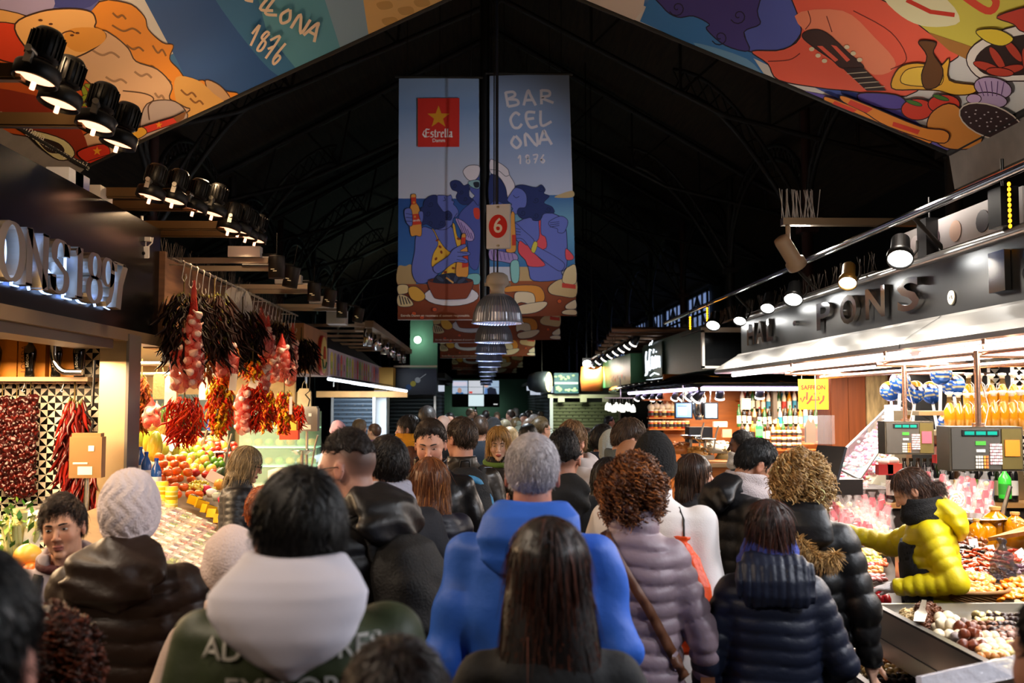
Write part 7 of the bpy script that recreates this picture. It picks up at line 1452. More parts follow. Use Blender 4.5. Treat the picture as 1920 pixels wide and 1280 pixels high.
# chocolates
CHM={}
def choc(kind):
 if kind in CHM:return CHM[kind]
 sp={'white_ball':((.024,)*3,'#f0dcb8',.06),'cocoa_ball':((.022,)*3,'#6a2c10',.10),'grey_ball':((.021,)*3,'#8a7a74',.12),'rough_brown':((.025,)*3,'#6a3818',.5),'rough_white':((.025,.025,.022),'#e0c088',.5),'dark_drop':((.017,.017,.012),'#2c1814',.05),'milk_drop':((.017,.017,.012),'#7a4a34',.05),'ivory_bean':((.028,.014,.012),'#f0d898',.05),'caramel':((.018,.016,.013),'#b8783a',.08),'ivory_drop':((.018,.018,.014),'#f0d090',.05),'truffle':((.017,.017,.016),'#a88070',.12),'pink_ring':((.02,.02,.009),'#d8a898',.06)}[kind]
 CHM[kind]=lump_mesh('chocolate',sp[0],sp[1],len(CHM)+50,sp[2],30 if sp[2]>.3 else 9,mat('chocolate',vcol=True,r=.4));return CHM[kind]
def tray(loc,size,label,front):
 t=thing('chocolate_tray',label,'tray',loc,0,'steel chocolate trays');w,d,h=size;b=B();b.span((0,0,-.02),(w,d,0));b.span((-.02,-.02,-h),(0,d+.02,.035));b.span((0,d,-.02),(w,d+.02,.035));b.span((0,-.02,-.02),(w,0,.035));b.build('tray',STEEL,t);b=B();b.span((-.024,-.02,-h*.55),(-.019,d+.02,-h*.53));b.span((-.03,-.02,.03),(.0,d+.02,.04));b.build('seam',mat('dark_steel','#3a3836'),t)
 b=B();b.span((.05,.05,-loc[2]+.01),(w,d-.05,-.02));b.build('stand',mat('dark_cabinet','#2a211a'),t);return t
tray((1.74,2.1,.93),(.95,2.3,.17),'upper steel tray of large chocolates at the aisle corner',0);tray((1.55,2.4,.70),(.165,2.15,.16),'lower narrow steel tray of small chocolates at the aisle',0)
def TA(px,py,up=0.):p=PZ(px,py,.93);return Vector((p.x,p.y,.93+up))
def TBp(px,py,up=0.):p=PZ(px,py,.70);return Vector((p.x,p.y,.70+up))
def spread(fn,kind,x,y,nx,ny,sx,sy,lab,grp,kx=0,ok=None,sc=1.,lay=1):
 me=choc(kind);r=.018*sc
 for L_ in range(lay):
  for j in range(ny-L_):
   for i in range(nx-L_):
    p=fn(x+(i+.5*L_)*sx+j*kx+rnd.uniform(-2,2),y+(j+.5*L_)*sy+rnd.uniform(-1.5,1.5),.016*sc+L_*.028*sc)
    if ok and not ok(p):continue
    item(me,'chocolate','chocolate',p,lab,grp,sc*rnd.uniform(.92,1.1))
okA=lambda p:p.x>1.77 and 2.15<p.y<4.38;okB=lambda p:1.57<p.x<1.70 and 2.42<p.y<4.5
for k,a in enumerate((('rough_white',1700,1160,2,2,17,12,'knobbly white chocolate at the far corner of the upper tray','knobbly white chocolates',6),('rough_brown',1722,1158,3,3,17,11,'knobbly brown chocolate beside the metal scoop','knobbly brown chocolates',5),('white_ball',1752,1172,3,3,18,14,'large white truffle ball in the upper tray','large white truffle balls',5),('grey_ball',1775,1176,3,3,17,14,'grey dusted truffle ball among the white ones','grey dusted truffles',9),('cocoa_ball',1795,1190,3,3,16,14,'dark cocoa truffle ball in the middle of the upper tray','cocoa truffle balls',6),('ivory_bean',1828,1158,4,2,14,11,'pale white chocolate block at the back of the upper tray','pale chocolate blocks',4),('milk_drop',1830,1176,6,3,12,9,'milk chocolate drop behind the ivory pieces','milk chocolate drops',3),('dark_drop',1856,1160,5,5,13,9,'dark chocolate drop at the right of the upper tray','dark chocolate drops',2),('white_ball',1834,1202,3,3,16,12,'small cream ball near the right picture edge','small cream balls',6),('ivory_bean',1845,1214,4,3,15,10,'ivory almond sweet near the clear bag','ivory almonds',3),('ivory_bean',1850,1250,6,3,15,11,'ivory almond sweet in the near right corner of the picture','near ivory almonds',3),('truffle',1880,1190,4,4,13,10,'dusty truffle at the right picture edge of the upper tray','dusty truffles at the edge',2),('caramel',1836,1228,4,2,13,10,'tan caramel piece at the near edge of the upper tray','tan caramels',4))):
 spread(TA,*a[:9],a[9],okA,1.05 if k<5 else 1.,2 if k in(1,2,4)else 1)
for a in(('pink_ring',1568,1234,6,2,11,7,'rosy ring chocolate at the far end of the lower tray','rosy rings',3),('milk_drop',1584,1244,6,2,12,8,'milk chocolate disc in the lower tray','milk discs',6),('caramel',1640,1222,5,5,11,7,'golden caramel ball at the back of the lower tray','golden caramel balls',4),('truffle',1668,1240,6,5,11,8,'dusty brown truffle in the lower tray','dusty truffles',5),('ivory_drop',1618,1258,7,3,12,8,'ivory drop along the front of the lower tray','ivory drops',5),('dark_drop',1636,1276,7,2,12,8,'dark drop at the bottom edge of the picture','dark drops',6)):spread(TBp,*a[:9],a[9],None)
b=B();M=frame((0,0,0),(1,0,0),(0,1,0));b.prism([(-.02,0),(.02,0),(.024,.10),(.012,.14),(.009,.26),(-.009,.26),(-.012,.14),(-.024,.10)],0,.004);o=b.build('metal_scoop',STEEL,None,TA(1724,1190,.05));o.rotation_euler=(.15,0,-.5);tag(o,'metal scoop lying across the knobbly chocolates','scoop')
for i,(x,y)in enumerate(((1578,1122),(1592,1130))):b=B();b.prism([(-.016,0),(.016,0),(.02,.1),(.008,.14),(.008,.2),(-.008,.2),(-.008,.14),(-.02,.1)],0,.004);o=b.build('tongs',STEEL,None,CT(x,y,.04));o.rotation_euler=(.25,.3,1.9+.2*i);tag(o,('upper','lower')[i]+' pair of steel tongs at the left of the candied fruit','tongs')
Gb=Grid(axis(-.13,.13,.009),axis(-.1,.1,.009),axis(-.1,.16,.009));Gb.op(lambda x,y,z:d_loft(x,y,z,[(-.09,.10,.07,0),(-.02,.085,.065,0),(.05,.03,.03,0),(.08,.014,.014,0),(.13,.045,.03,0)],2)-.009*pnoise(x,y,z,4),(-9,)*3,(9,)*3);V,Q=Gb.mesh();b=B();b.add(V,Q,0,(1,1,1),True);tag(b.build('plastic_bag',mat('cloudy_bag','#e8e4e8',.15,alpha=.5),None,P(1592,1205,4.75)),'knotted clear plastic bag standing behind the lower chocolate tray','bag')
p=P(1592,1205,4.75);b=B();b.span((1.56,4.6,.06),(2.05,5.1,p.z-.1));tag(b.build('steel_side_table',STEEL),'low steel side table under the knotted plastic bag','table')
b=B();b.box((0,0,0),(.17,.006,.12),rot=(-.5,0,.3));tag(b.build('plastic_sheet',mat('clear_sheet','#f4f4f8',.08,alpha=.35),None,P(1640,1215,4.7)),'clear plastic sheet leaning beside the knotted bag','sheet')
b=B();b.prism([(-.25,-.02),(.2,-.03),(.22,.03),(-.25,.035)],0,.03,frame((0,0,0),(1,.15,.16),(0,.2,1)));tag(b.build('plastic_wrap',mat('shiny_wrap','#f8f6ff',.1,alpha=.45,bump=.6,bs=25),None,P(1862,1258,2.95)),'bundle of clear plastic held over the near chocolate tray','plastic')
# till, bag box and saffron sign
t=thing('till','black till with tilted screen beside the blonde curls','till',P(1570,905,6.6));b=B();b.box((0,0,-.02),(.26,.22,.10));b.build('base',mat('black_plastic','#0e0e10',.35),t);b=B();b.box((-.08,-.05,.13),(.02,.26,.24),rot=(0,.35,.4));b.build('screen',mat('grey_screen','#34363c',.2,.3),t);b=B();b.cyl((-.05,0,.02),(-.07,-.03,.1),.02,n=8);b.build('stand',mat('black_plastic','#0e0e10'),t)
p=P(1570,905,6.6);b=B();b.span((1.9,6.92,.06),(2.9,7.35,p.z-.07));tag(b.build('till_counter',mat('dark_cabinet','#2a211a')),'dark counter under the black till','counter')
def gbox(c,w,d,h,label):
 t=thing('bag_dispenser',label,'dispenser',c);b=B();b.box((0,0,0),(w,d,h));b.build('clear_case',mat('acrylic','#f0f0f0',.06,alpha=.08),t);b=B();n=10;b.prism([(-.2*w,-.45*h),(.12*w,-.45*h),(.12*w,.1*h),(.06*w,.35*h),(-.0*w,.2*h),(-.1*w,.35*h),(-.2*w,.1*h)],-.02,.02,frame((-.15*w,0,0),(1,0,0),(0,0,1)));b.build('brown_bags',mat('kraft','#8a6a4c',.8),t);b=B();b.cyl((0,0,h/2),(0,0,h/2+.4),.006,n=5);b.build('hanger',STEEL,t)
gbox(P(1530,805,8.7),.27,.18,.25,'clear acrylic bag dispenser below the yellow sign')
t=thing('saffron_sign','yellow square sign reading SAFFRON hanging by two wires','sign',P(1525,739,8.8),R(-4));b=B();b.box((0,0,0),(.265,.008,.27));b.build('card',mat('yellow_card','#dc9c0c',.5),t);b=B();text(b,'SAFFRON',frame((0,-.006,.06),(1,0,0),(0,0,1)),.056,.002,.9,0,'#c41c0c',.02)
for pth in([(.09,-.01),(.085,-.05),(.05,-.085)],[(.04,-.02),(.05,-.05),(.02,-.05),(-.03,-.05)],[(-.01,-.01),(-.035,-.06),(-.06,-.085)],[(-.055,.02),(-.06,-.05)],[(-.075,-.02),(-.10,-.07),(-.115,-.03)],[(.0,.005),(.012,.005)],[(.05,.01),(.06,.01)]):pen(b,pth,.010,.018,frame((0,-.005,0),(1,0,0),(0,0,1)),0,.001);b.c[-1][:]=lin('#d83a1c')
b.build('lettering',PRINT,t);b=B();[b.cyl((x,0,.135),(x,0,.36),.003,n=4)for x in(-.1,.1)];b.build('wire',STEEL,t)
# structure of the sweet stall
b=B();b.span((4.75,1.8,0),(4.85,11.5,2.2));struct(b.build('wall_sweet_stall',mat('charcoal_wall','#2a2826',.6,var=.2)));b=B();b.span((4.05,9.6,0),(4.75,9.7,2.2));struct(b.build('wall_sweet_stall_end',mat('charcoal_wall','#2a2826')))
for i,(x,Y)in enumerate(((1866,8.6),(1912,7.6))):
 c=P(x,720,Y);b=B();w=.085;b.span((c.x-w/2,Y,1.2),(c.x+w/2,Y+.05,2.19),1)
 for k in range(24):
  for j in range(2):x0=c.x-w/2+j*w/2;z0=1.2+k*.0412;v=[(x0,Y-.001,z0),(x0+w/2,Y-.001,z0),(x0+w/2,Y-.001,z0+.0412),(x0,Y-.001,z0+.0412)];b.add(v,[(0,1,2),(0,2,3)]if(k+j)%2 else[(0,1,3),(1,2,3)]);b.mi[-1]=np.array([0,1])
 struct(b.build('trim_tiled_post',[TB,TW]))
t=thing('wood_cupboard','tall brown wooden cupboard doors behind the saffron sign','cupboard',(0,0,0));a0=P(1556,740,10.2);a1=P(1622,740,10.2);b=B();b.span((a0.x,10.2,.1),(a1.x+.3,10.6,2.18));b.build('carcass',mat('red_brown_wood','#8a4418',.5,var=.2,vs=3,stretch=(8,8,.6)),t)
for x in(a0.x+.005,(a0.x+a1.x)/2):b=B();b.span((x,10.17,.15),(x+(a1.x-a0.x)/2-.01,10.2,2.15));b.build('door',mat('red_brown_wood','#8a4418'),t)
b=B();c=P(1634,750,10.3);b.span((a1.x,10.15,.1),(a1.x+.22,10.19,2.18));struct(b.build('trim_panel',mat('streaky_panel','#b89a68',.6,var=.4,vs=6,stretch=(6,1,1))))
# top rail with flood lamps
t=thing('roof_rail','shiny round rail carrying the flood lamps above the steel fascia','rail',(0,0,0));b=B();b.cyl((2.86,3.0,3.10),(2.86,15.5,3.10),.028,n=12);b.build('bar',CHROME,t);b=B();[b.cyl((2.86,y,3.1),(3.1,y,2.84),.016,n=6)for y in(4,6.5,9,11.2)];b.build('strut',DARK,t)
def flood(px,py,X,r,label,on=True,energy=0,col='#1a1a1a',length=.16):
 c=PX(px,py,X);t=thing('flood_lamp',label,'lamp',c,0,'flood lamps on the shiny rail');t.rotation_euler=Vector((0,0,-1)).rotation_difference(Vector((-.30,-.62,-.72)).normalized()).to_euler();b=B();b.lathe([(0,length),(r*.7,length),(r*.75,.03),(r,.0),(r,-.05),(r*.92,-.05),(r*.9,-.02)],n=22);b.build('housing',mat('lamp_'+col,col,.35,.5),t);b=B();b.lathe([(0,-.03),(r*.9,-.03)],n=20);b.build('lens',FLOOD if on else mat('dim_lens','#d8c8a8',.3,e=1.2),t);b=B();b.tube([(r,0,.03),(r*1.3,0,.1),(r*1.3,0,.2)],.009,5);b.build('yoke',DARK,t)
 if energy:light('SPOT',c+Vector((-.10,-.10,-.10)),energy,NEUT,.07,cone=160,aim=(c.x+.1,c.y-.2,0))
flood(1488,556,2.8,.085,'brightest flood lamp left of the metal letters',True,65);flood(1440,573,2.8,.07,'second bright flood lamp left of the metal letters',True,30);flood(1388,597,2.8,.07,'warm flood lamp over the dark framed panel',True,20);flood(1338,606,2.78,.085,'farthest bright flood lamp above the framed panel',True,30);flood(1688,478,2.75,.085,'bright flood lamp above the metal letters behind the black box',True,65);flood(1590,524,2.8,.07,'brass coloured flood lamp above the letter N',True,25,'#8a6a30')
for y in(3.6,2.2,.8):  # unseen flood lamps put in on the right to light the crowd
 t=thing('flood_lamp',f'flood lamp on the shiny rail outside the frame on the right','lamp',(2.75,y,3.0),0,'flood lamps on the near rail');b=B();b.lathe([(0,.16),(.06,.16),(.085,.0),(.085,-.05),(.078,-.02)],n=20);b.build('housing',BLACK,t);b=B();b.lathe([(0,-.03),(.075,-.03)],n=18);b.build('lens',FLOOD,t)
 light('SPOT',(2.7,y,2.93),150,(.9,.93,1),.08,cone=120,aim=(.9,y+.6,.8))
c=PX(1478,470,2.55);t=thing('stage_spotlight','beige stage spotlight hanging from a spiked bar','lamp',c);t.rotation_euler=(R(20),R(-38),0);b=B();b.lathe([(0,.13),(.06,.13),(.066,.1),(.066,-.1),(.085,-.11),(.085,-.17),(.07,-.175)],n=22);b.build('barrel',mat('beige_paint','#a08a72',.5),t);b=B();b.lathe([(0,-.15),(.075,-.15)],n=20);b.build('lens',mat('dim_lens','#d8c8a8'),t)
c2=PX(1480,425,2.55);b=B();b.cyl((c.x,c.y,c.z+.05),(c2.x,c.y,3.34),.02,n=8);light('SPOT',c+Vector((-.1,.1,-.05)),300,(.85,.9,1),.07,cone=42,blend=.8,aim=(0,13,4.4));tag(b.build('spotlight_hanger',mat('beige_paint','#a08a72')),'short beige hanger above the stage spotlight','hanger')
b=B();b.span((2.5,c.y-.04,3.33),(4.2,c.y+.04,3.39));tag(b.build('cross_bar',BRONZE),'bronze cross bar with bird spikes holding the stage spotlight','bar');b=B();b.cyl((4.1,c.y,2.4),(4.1,c.y,3.33),.04,n=8);tag(b.build('bar_post',DARK),'dark post behind the steel fascia under the cross bar','post')
b=B();q=np.random.RandomState(2);n=26;base=np.stack([2.5+np.arange(n)*.012,np.full(n,c.y),np.full(n,3.39)],1);d=np.stack([q.uniform(-.2,.25,n),q.uniform(-.2,.2,n),np.ones(n)],1);tt=np.linspace(0,1,5)[None,:,None];strands(b,base[:,None,:]+d[:,None,:]*tt*.24+.01*np.sin(tt*25+np.arange(n)[:,None,None]),np.full((n,5),.0035),4);tag(b.build('bird_spikes',mat('pale_spikes','#a8a4a0',.5,.4)),'twisted bird spikes standing on the bronze cross bar','bird spikes',None,'stuff')
spikes(7.5,15,3.02,2.86,'long row of bird spikes behind the steel fascia',200)
for i,(x0,x1,y0,y1,X)in enumerate(((1722,1766,410,482,2.95),(1858,1905,352,428,2.85))):
 p0=PX(x0,y1,X);p1=PX(x1,y0,X);b=B();b.span((X-.05,min(p0.y,p1.y)+.3,p0.z),(X+.1,max(p0.y,p1.y)+.3 if False else p0.y+.02,p1.z));
 b=B();w=(x1-x0)*p0.y/FPX;b.box((0,0,0),(w*.75,.14,(y1-y0)*p0.y/FPX));b.cyl((0,0,.1),(0,0,.28),.01,n=5);tag(b.build('black_speaker',mat('black_plastic','#0e0e10'),None,P((x0+x1)/2,(y0+y1)/2,p0.y)),('left','right')[i]+' black box hanging from the shiny rail','box','black boxes on the rail')
t=thing('led_strip','amber light strip on the right black box','light strip',PX(1893,385,2.78));b=B();[b.sph((0,0,-.11+i*.028),(.009,.009,.012),8,6)for i in range(9)];b.build('lights',mat('amber_led','#ffb020',.3,e=7,ec='#ff9a10'),t)
for i,(x,y)in enumerate(((1294,606),(1326,590))):b=B();t=thing('led_strip',('left','right')[i]+' small amber light strip near the farthest flood lamp','light strip',PX(x,y,2.8));b=B();[b.sph((0,0,-.07+i_*.03),(.012,.012,.014),6,5)for i_ in range(6)];b.build('lights',mat('amber_led','#ffb020'),t);b=B();b.cyl((0,.012,-.08),(0,.012,.16),.006,n=5);b.cyl((0,.012,.16),(2.86-t.location.x,.012,3.1-t.location.z),.006,n=5);b.build('mount',DARK,t)
t=thing('picture_strip','acrylic strip with blurred portrait pictures above the steel fascia','picture',(3.06,6.0,2.96));b=B();b.span((0,-.5,-.09),(.02,1.2,.12),col='#b8b2b4');M=frame((-.003,0,0),(0,-1,0),(0,0,1))
for x,c_ in((-.3,'#c8a898'),(.05,'#3a3440'),(.3,'#e0dcd8'),(-.9,'#d8d0d4'),(-.6,'#584850')):b.prism([(x+.08*math.cos(a),.07*math.sin(a))for a in np.linspace(0,6.28,15)[:-1]],0,.002,M,0,c_)
b.build('board',PRINT,t)
for y in(4.5,6.5,8.5):light('POINT',(2.75,y,3.25),16,NEUT,.08)  # uplights added to brighten the right printed canopy
# ---- stall across the side aisle: dark curved canopy, green sign with script, bottles and jars
CB=2.8;YB=12.9
CURVE=mat('dark_curved_canopy','#16181a',.12,coat=.6)
t=thing('curved_canopy','dark curved glossy canopy with lilac light tubes across the side aisle','canopy',(CB,YB,2.05));b=B();pr=[(.02,.0),(-.02,.04),(-.01,.10),(.06,.17),(.18,.22),(.34,.25)]
V=[];n=len(pr)
for o_,z in pr:V+=[(o_,9.0,z),(o_,o_,z),(6.0,o_,z)]
b.add(V,[(i*3+j,i*3+j+1,(i+1)*3+j+1,(i+1)*3+j)for i in range(n-1)for j in range(2)],0,None,True);b.span((.02,.02,.0),(6,9,.01));b.build('hood',CURVE,t)
for i,(a,c)in enumerate((((CB+.03,YB+.25,2.035),(CB+.03,19.2,2.035)),((CB+.05,YB+.03,2.035),(5.25,YB+.03,2.035)))):b=B();b.cyl(a,c,.026,n=8);tag(b.build('light_tube',TUBEP),('receding','facing')[i]+' lilac light tube under the dark curved canopy','light tube','lilac tubes')
b=B();b.span((CB+.3,YB+.3,2.3),(CB+.36,19.1,2.95));b.span((CB+.3,YB+.3,2.3),(5.5,YB+.36,2.8));tag(b.build('green_fascia',mat('dark_green_board','#1c3626',.45,var=.2)),'dark green fascia above the curved canopy','fascia')
t=thing('script_sign','green sign with glowing white script lettering','sign',(CB+.29,17.9,2.60));b=B();b.span((-.03,-1.0,-.30),(0,1.1,.30));b.build('board',mat('green_board','#1c4028',.5),t)
NEON=mat('white_neon','#ffffff',.3,e=2.2,ec='#eaf4ff');b=B();M=frame((-.045,0,0),(0,-1,0),(0,.0,1));
def neon(pts,r=.014):b.tube([M@Vector((x,y,0))for x,y in pts],r,5)
def sm(p):return[tuple(v)for v in np.array(p)]
neon([(-.52,.2),(-.6,.1),(-.56,-.2),(-.66,-.24),(-.5,-.22),(-.4,-.16)]);neon([(-.3,.02),(-.4,.0),(-.42,-.12),(-.32,-.14),(-.28,.02),(-.28,-.14)]);neon([(-.02,.2),(-.14,.22),(-.22,.05),(-.18,-.16),(-.06,-.12)]);neon([(.04,.08),(.04,-.14)]);neon([(.04,.04),(.12,.08),(.14,.02)]);neon([(.24,.06),(.18,-.02),(.22,-.14),(.30,-.06),(.24,.06)]);neon([(.22,.14),(.28,.2)]);neon([(.36,.06),(.36,-.14)]);neon([(.36,.02),(.44,.08),(.46,-.14)]);neon([(.52,.06),(.52,-.14)]);neon([(.52,.14),(.53,.15)]);neon([(.68,.06),(.6,.04),(.6,-.12),(.7,-.12)]);neon([(.82,.04),(.74,.02),(.74,-.12),(.82,-.12),(.84,.05),(.86,-.14)]);neon([(-.1,-.26),(.3,-.22),(.75,-.26)],.012);neon([(-.2,.3),(-.05,.34),(.02,.3),(.15,.36)],.01)
b.build('script',NEON,t)
t=thing('framed_panel','dark framed display panel under the far flood lamps','panel',P(1372,655,12.2));b=B();b.box((0,0,0),(.70,.05,.42));b.build('pane',mat('smoked_pane','#101214',.12,coat=.4),t);b=B();b.box((-.36,-.01,0),(.03,.07,.48));b.box((0,-.01,-.22),(.75,.07,.03));b.box((0,-.01,.24),(.75,.07,.06));b.build('frame',WHITE,t)
# interior
WO=mat('orange_wood','#b86a28',.5,var=.15,vs=3,stretch=(1,6,6));YI=15.6
b=B();b.span((2.3+.55,YI,0),(7,YI+.1,2.3));struct(b.build('wall_bottle_stall',WO));b=B();b.span((5.9,13.0,0),(6.0,YI,2.3));struct(b.build('wall_bottle_stall_side',WO))
t=thing('shop_counter','wooden counter of the bottle stall across the side aisle','counter',(0,0,0));b=B();b.span((2.85,13.2,.05),(5.8,13.8,1.0));b.build('body',WO,t);b=B();b.span((2.82,13.15,1.0),(5.85,13.85,1.05));b.build('top',STEELW,t)
def shelf(x0,x1,py,Y,label,d=.22):a=P(x0,py,Y);c=P(x1,py,Y);b=B();b.span((a.x,Y-d/2,a.z-.025),(c.x,Y+d/2,a.z));tag(b.build('shelf_board',WO),label,'shelf','wooden shelves of the bottle stall');return a.z
ys3=YI-.14;shelf(1215,1290,803,ys3,'shelf under the honey jars');shelf(1215,1290,782,ys3,'narrow shelf under the upper honey jars');shelf(1205,1320,748,ys3,'top shelf at the left of the bottle stall')
JAR=mat('jar_glass',vcol=True,r=.1,coat=.5);JC=['#c8501c','#e0901c','#a83018','#d8b04a','#8a3a14','#e8c878']
def jar(loc,label,col,group,r=.05,h=.12):t=thing('preserve_jar',label,'jar',loc,0,group);b=B();b.lathe([(0,0),(r,0),(r*1.02,h*.7),(r*.8,h*.8),(0,h*.8)],n=14,col=col);b.build('glass',JAR,t);b=B();b.cyl((0,0,h*.8),(0,0,h),r*.85,n=14,col='#e8dcc0');b.build('lid',PLAIN,t);b=B();b.lathe([(r*1.03,h*.2),(r*1.03,h*.6)],n=14,col='#2a2018');b.build('label',PLAIN,t);return t
jp={}
for row,(py,n,x0,st)in enumerate(((803,10,1221,7.4),(782,7,1221,8))):
 for i in range(n):
  k=(i+row*2)%6;c=P(x0+i*st,py,ys3-.02);lab=f'{ORD[i]} honey jar from the left on the {("lower", "upper")[row]} left shelf of the bottle stall'
  if k not in jp:jp[k]=jar(c,lab,JC[k],'honey jars on the left shelves')
  else:dup(jp[k],c,None,lab)
for i in range(5):b=B();b.sph((0,0,.04),(.06,.055,.05),10,8,0,'#f4e4c4');b.cyl((0,0,.08),(0,0,.11),.01,n=6,col='#f0dcb8');tag(b.build('cloth_bundle',PLAIN,None,P(1221+i*10,768-2*(i%2),ys3-.0)),f'{ORD[i]} pale round bundle from the left above the honey jars','bundle','pale bundles above the honey jars')
def screen(x0,x1,y0,y1,Y,col,label,lines):
 a=P(x0,y1,Y);c=P(x1,y0,Y);w,h=c.x-a.x,c.z-a.z;t=thing('screen',label,'screen',((a.x+c.x)/2,Y,(a.z+c.z)/2),0,'screens in the bottle stall');b=B();b.box((0,.02,0),(w+.04,.04,h+.04));b.build('bezel',BLACK,t);b=B();b.box((0,-.003,0),(w,.006,h));b.build('display',mat('display_'+col,col,.3,e=.9),t);b=B()
 for i in range(lines):b.box((-w*.1,-.007,h*.3-i*h*.09),(w*.6,.002,h*.035),col='#e8f0ff' if i else '#203060')
 b.build('lines',PRINT,t);b=B();b.cyl((0,.04,h/2),(0,.04,h/2+.25),.012,n=6);b.build('arm',CHROME,t)
screen(1268,1296,756,782,13.6,'#6a90d8','left blue lit screen above the counter of the bottle stall',8);screen(1323,1344,757,783,13.6,'#9ac8d8','right pale screen above the counter of the bottle stall',2)
b=B();b.lathe([(0,0),(.05,0),(.09,.1),(.1,.3),(.05,.42),(0,.43)],n=16);tag(b.build('steel_urn',CHROME,None,P(1311,787,13.7)),'shiny steel urn between the two screens','urn')
# tiers of bottles
BC=[('#3a2410','#e8e0d0','#1a1a1a'),('#d8901c','#e8e4dc','#c83a1c'),('#10140c','#d8d0b8','#20180c'),('#e8e0c8','#c83a2c','#e8e0d0'),('#2a5a2c','#e8e8d8','#2a9a4a'),('#c86a1c','#1a1a1a','#d8b040'),('#181210','#f0ece4','#8a1c1c'),('#b8a078','#3a2a1a','#2a1a10'),('#f0e8e0','#2a8ab0','#1c6a8a')];bp={}
TN=('lowest','second','third','top')
for tier,(py,Y,x0,n,st,hh)in enumerate(((828,14.6,1392,12,9.6,.30),(800,15.0,1386,18,9.6,.34),(772,15.3,1392,17,9.8,.34),(749,ys3,1400,16,9.8,.2))):
 a=P(1383,py,Y);b=B();b.span((a.x,Y-.1,a.z-.02),(5.75,Y+.14,a.z));tag(b.build('shelf_board',WO),f'{TN[tier]} long shelf of spirit bottles','shelf','wooden shelves of the bottle stall')
 for i in range(n):
  k=(i*7+tier*4+i//4)%9;c=P(x0+i*st,py,Y-.02);lab=f'{(ORD + ("eleventh", "twelfth", "thirteenth", "fourteenth", "fifteenth", "sixteenth", "seventeenth", "eighteenth"))[i]} bottle from the left on the {TN[tier]} bottle shelf behind the counter'
  if k not in bp:bp[k]=bottle(c,lab,BC[k][0],BC[k][2],.033,.30,'spirit_bottle','bottles on the long shelves',BC[k][1])
  else:dup(bp[k],c,None,lab,None,(1,1,hh/.30*rnd.uniform(.85,1.1)))
for row,(py,Y)in enumerate(((818,14.2),(831,14.1),(842,14.0))):
 a=P(1445,py,Y);b=B();b.span((a.x,Y-.08,a.z-.02),(4.7,Y+.08,a.z));tag(b.build('shelf_board',WO),f'{("upper", "middle", "lower")[row]} small jar shelf above the counter','shelf','wooden shelves of the bottle stall')
 for i in range(6):
  k=(i+row)%6;c=P(1451+i*9.5,py,Y-.02);lab=f'{ORD[i]} small preserve jar from the left on the {("upper", "middle", "lower")[row]} jar shelf';dup(jp[k],c,None,lab,'small preserve jars above the counter',.75)
c=P(1424,822,13.7);bottle(c,'bright green bottle on the counter beside the dark haired vendor','#3ad84a','#2ab83a',.05,.26,'green_bottle',None,'#6ae86a')
for i,(x,y,w,h,c_)in enumerate(((1398,757,.13,.16,'#f0ead8'),(1452,758,.06,.42,'#4a4038'),(1350,795,.2,.08,'#f0e4d0'),(1362,812,.14,.12,'#e8a07a'))):b=B();b.box((0,0,0),(w,.1,h),col=c_);tag(b.build('carton',PLAIN,None,P(x,y,14.9)),('white notice box','tall dark brown tube','pale cardboard tray','salmon coloured box')[i]+' on the shelves of the bottle stall','carton')
def nut_heap(px,py,Y,r,col,label):b=B();q=np.random.RandomState(int(px));[b.sph((r*u[0]*(1-.6*abs(u[2])),r*.7*u[1],.05+.10*abs(u[2])),(.022,.018,.015),6,4,0,np.array(lin(col))*q.uniform(.7,1.2))for u in q.uniform(-1,1,(110,3))];b.lathe([(0,0),(r,0),(r*.6,.11),(0,.15)],n=18,col=col);tag(b.build('nut_heap',PLAIN,None,P(px,py,Y)),label,'nuts','heaps of nuts on the counter','stuff')
nut_heap(1275,850,13.5,.2,'#b86a2c','brown heap of roasted nuts at the left of the counter');nut_heap(1305,858,13.4,.2,'#d89a4a','golden heap of nuts in the middle of the counter');nut_heap(1345,848,13.5,.24,'#f0dcb8','pale heap of nuts before the dark haired vendor');nut_heap(1365,860,13.4,.18,'#e8c888','cream heap of nuts at the right of the counter')
bs2=bowl_scale(P(1295,823,13.4),'left steel bowl scale on the bottle stall counter',.14);bs2['group']='bowl scales in the bottle stall';dup(bs2,P(1322,829,13.3),None,'right steel bowl scale on the bottle stall counter');b=B();b.box((0,0,0),(.32,.3,.22));tag(b.build('black_box',mat('black_plastic','#0e0e10'),None,P(1310,815,13.75)),'black box behind the bowl scales on the counter','box')
def clip_spot(c,label,rz,s=1.):t=thing('clip_spot',label,'lamp',c,0,'small spot lamps under the dark canopy');t.rotation_euler=(.5,.5,rz);t.scale=(s,)*3;b=B();b.lathe([(0,.09),(.03,.09),(.045,.02),(.05,-.05),(.045,-.05)],n=16);b.build('can',mat('grey_can','#4a4c52',.3,.7),t);b=B();b.lathe([(0,-.04),(.045,-.04)],n=14);b.lathe([(.05,-.03),(.052,-.05)],n=14);b.build('lens',mat('soft_lens','#fff4e8',.3,e=2.5),t);return t
cs0=clip_spot(P(1308,744,13.2),'first small spot lamp at the canopy corner, nearest the screens',.2,1.3)
for i in range(8):Y=13.6+i*.7;dup(cs0,P(1294-i*14,743+(i%2)*2,Y),(.5,.5,rnd.uniform(-.5,.5)),f'{ORD2[i + 1]} small spot lamp along the receding edge of the dark canopy',None,1.1)
for i,(x,y)in enumerate(((1350,740),(1425,738),(1580,735))):dup(cs0,P(x,y,13.15),(.3,-.2,.5),('left','middle','right')[i]+' of three spot lamps along the facing lilac tube',None,1.25)
light('AREA',(4.0,13.35,2.0),85,(1,.93,.95),2.4,.2)
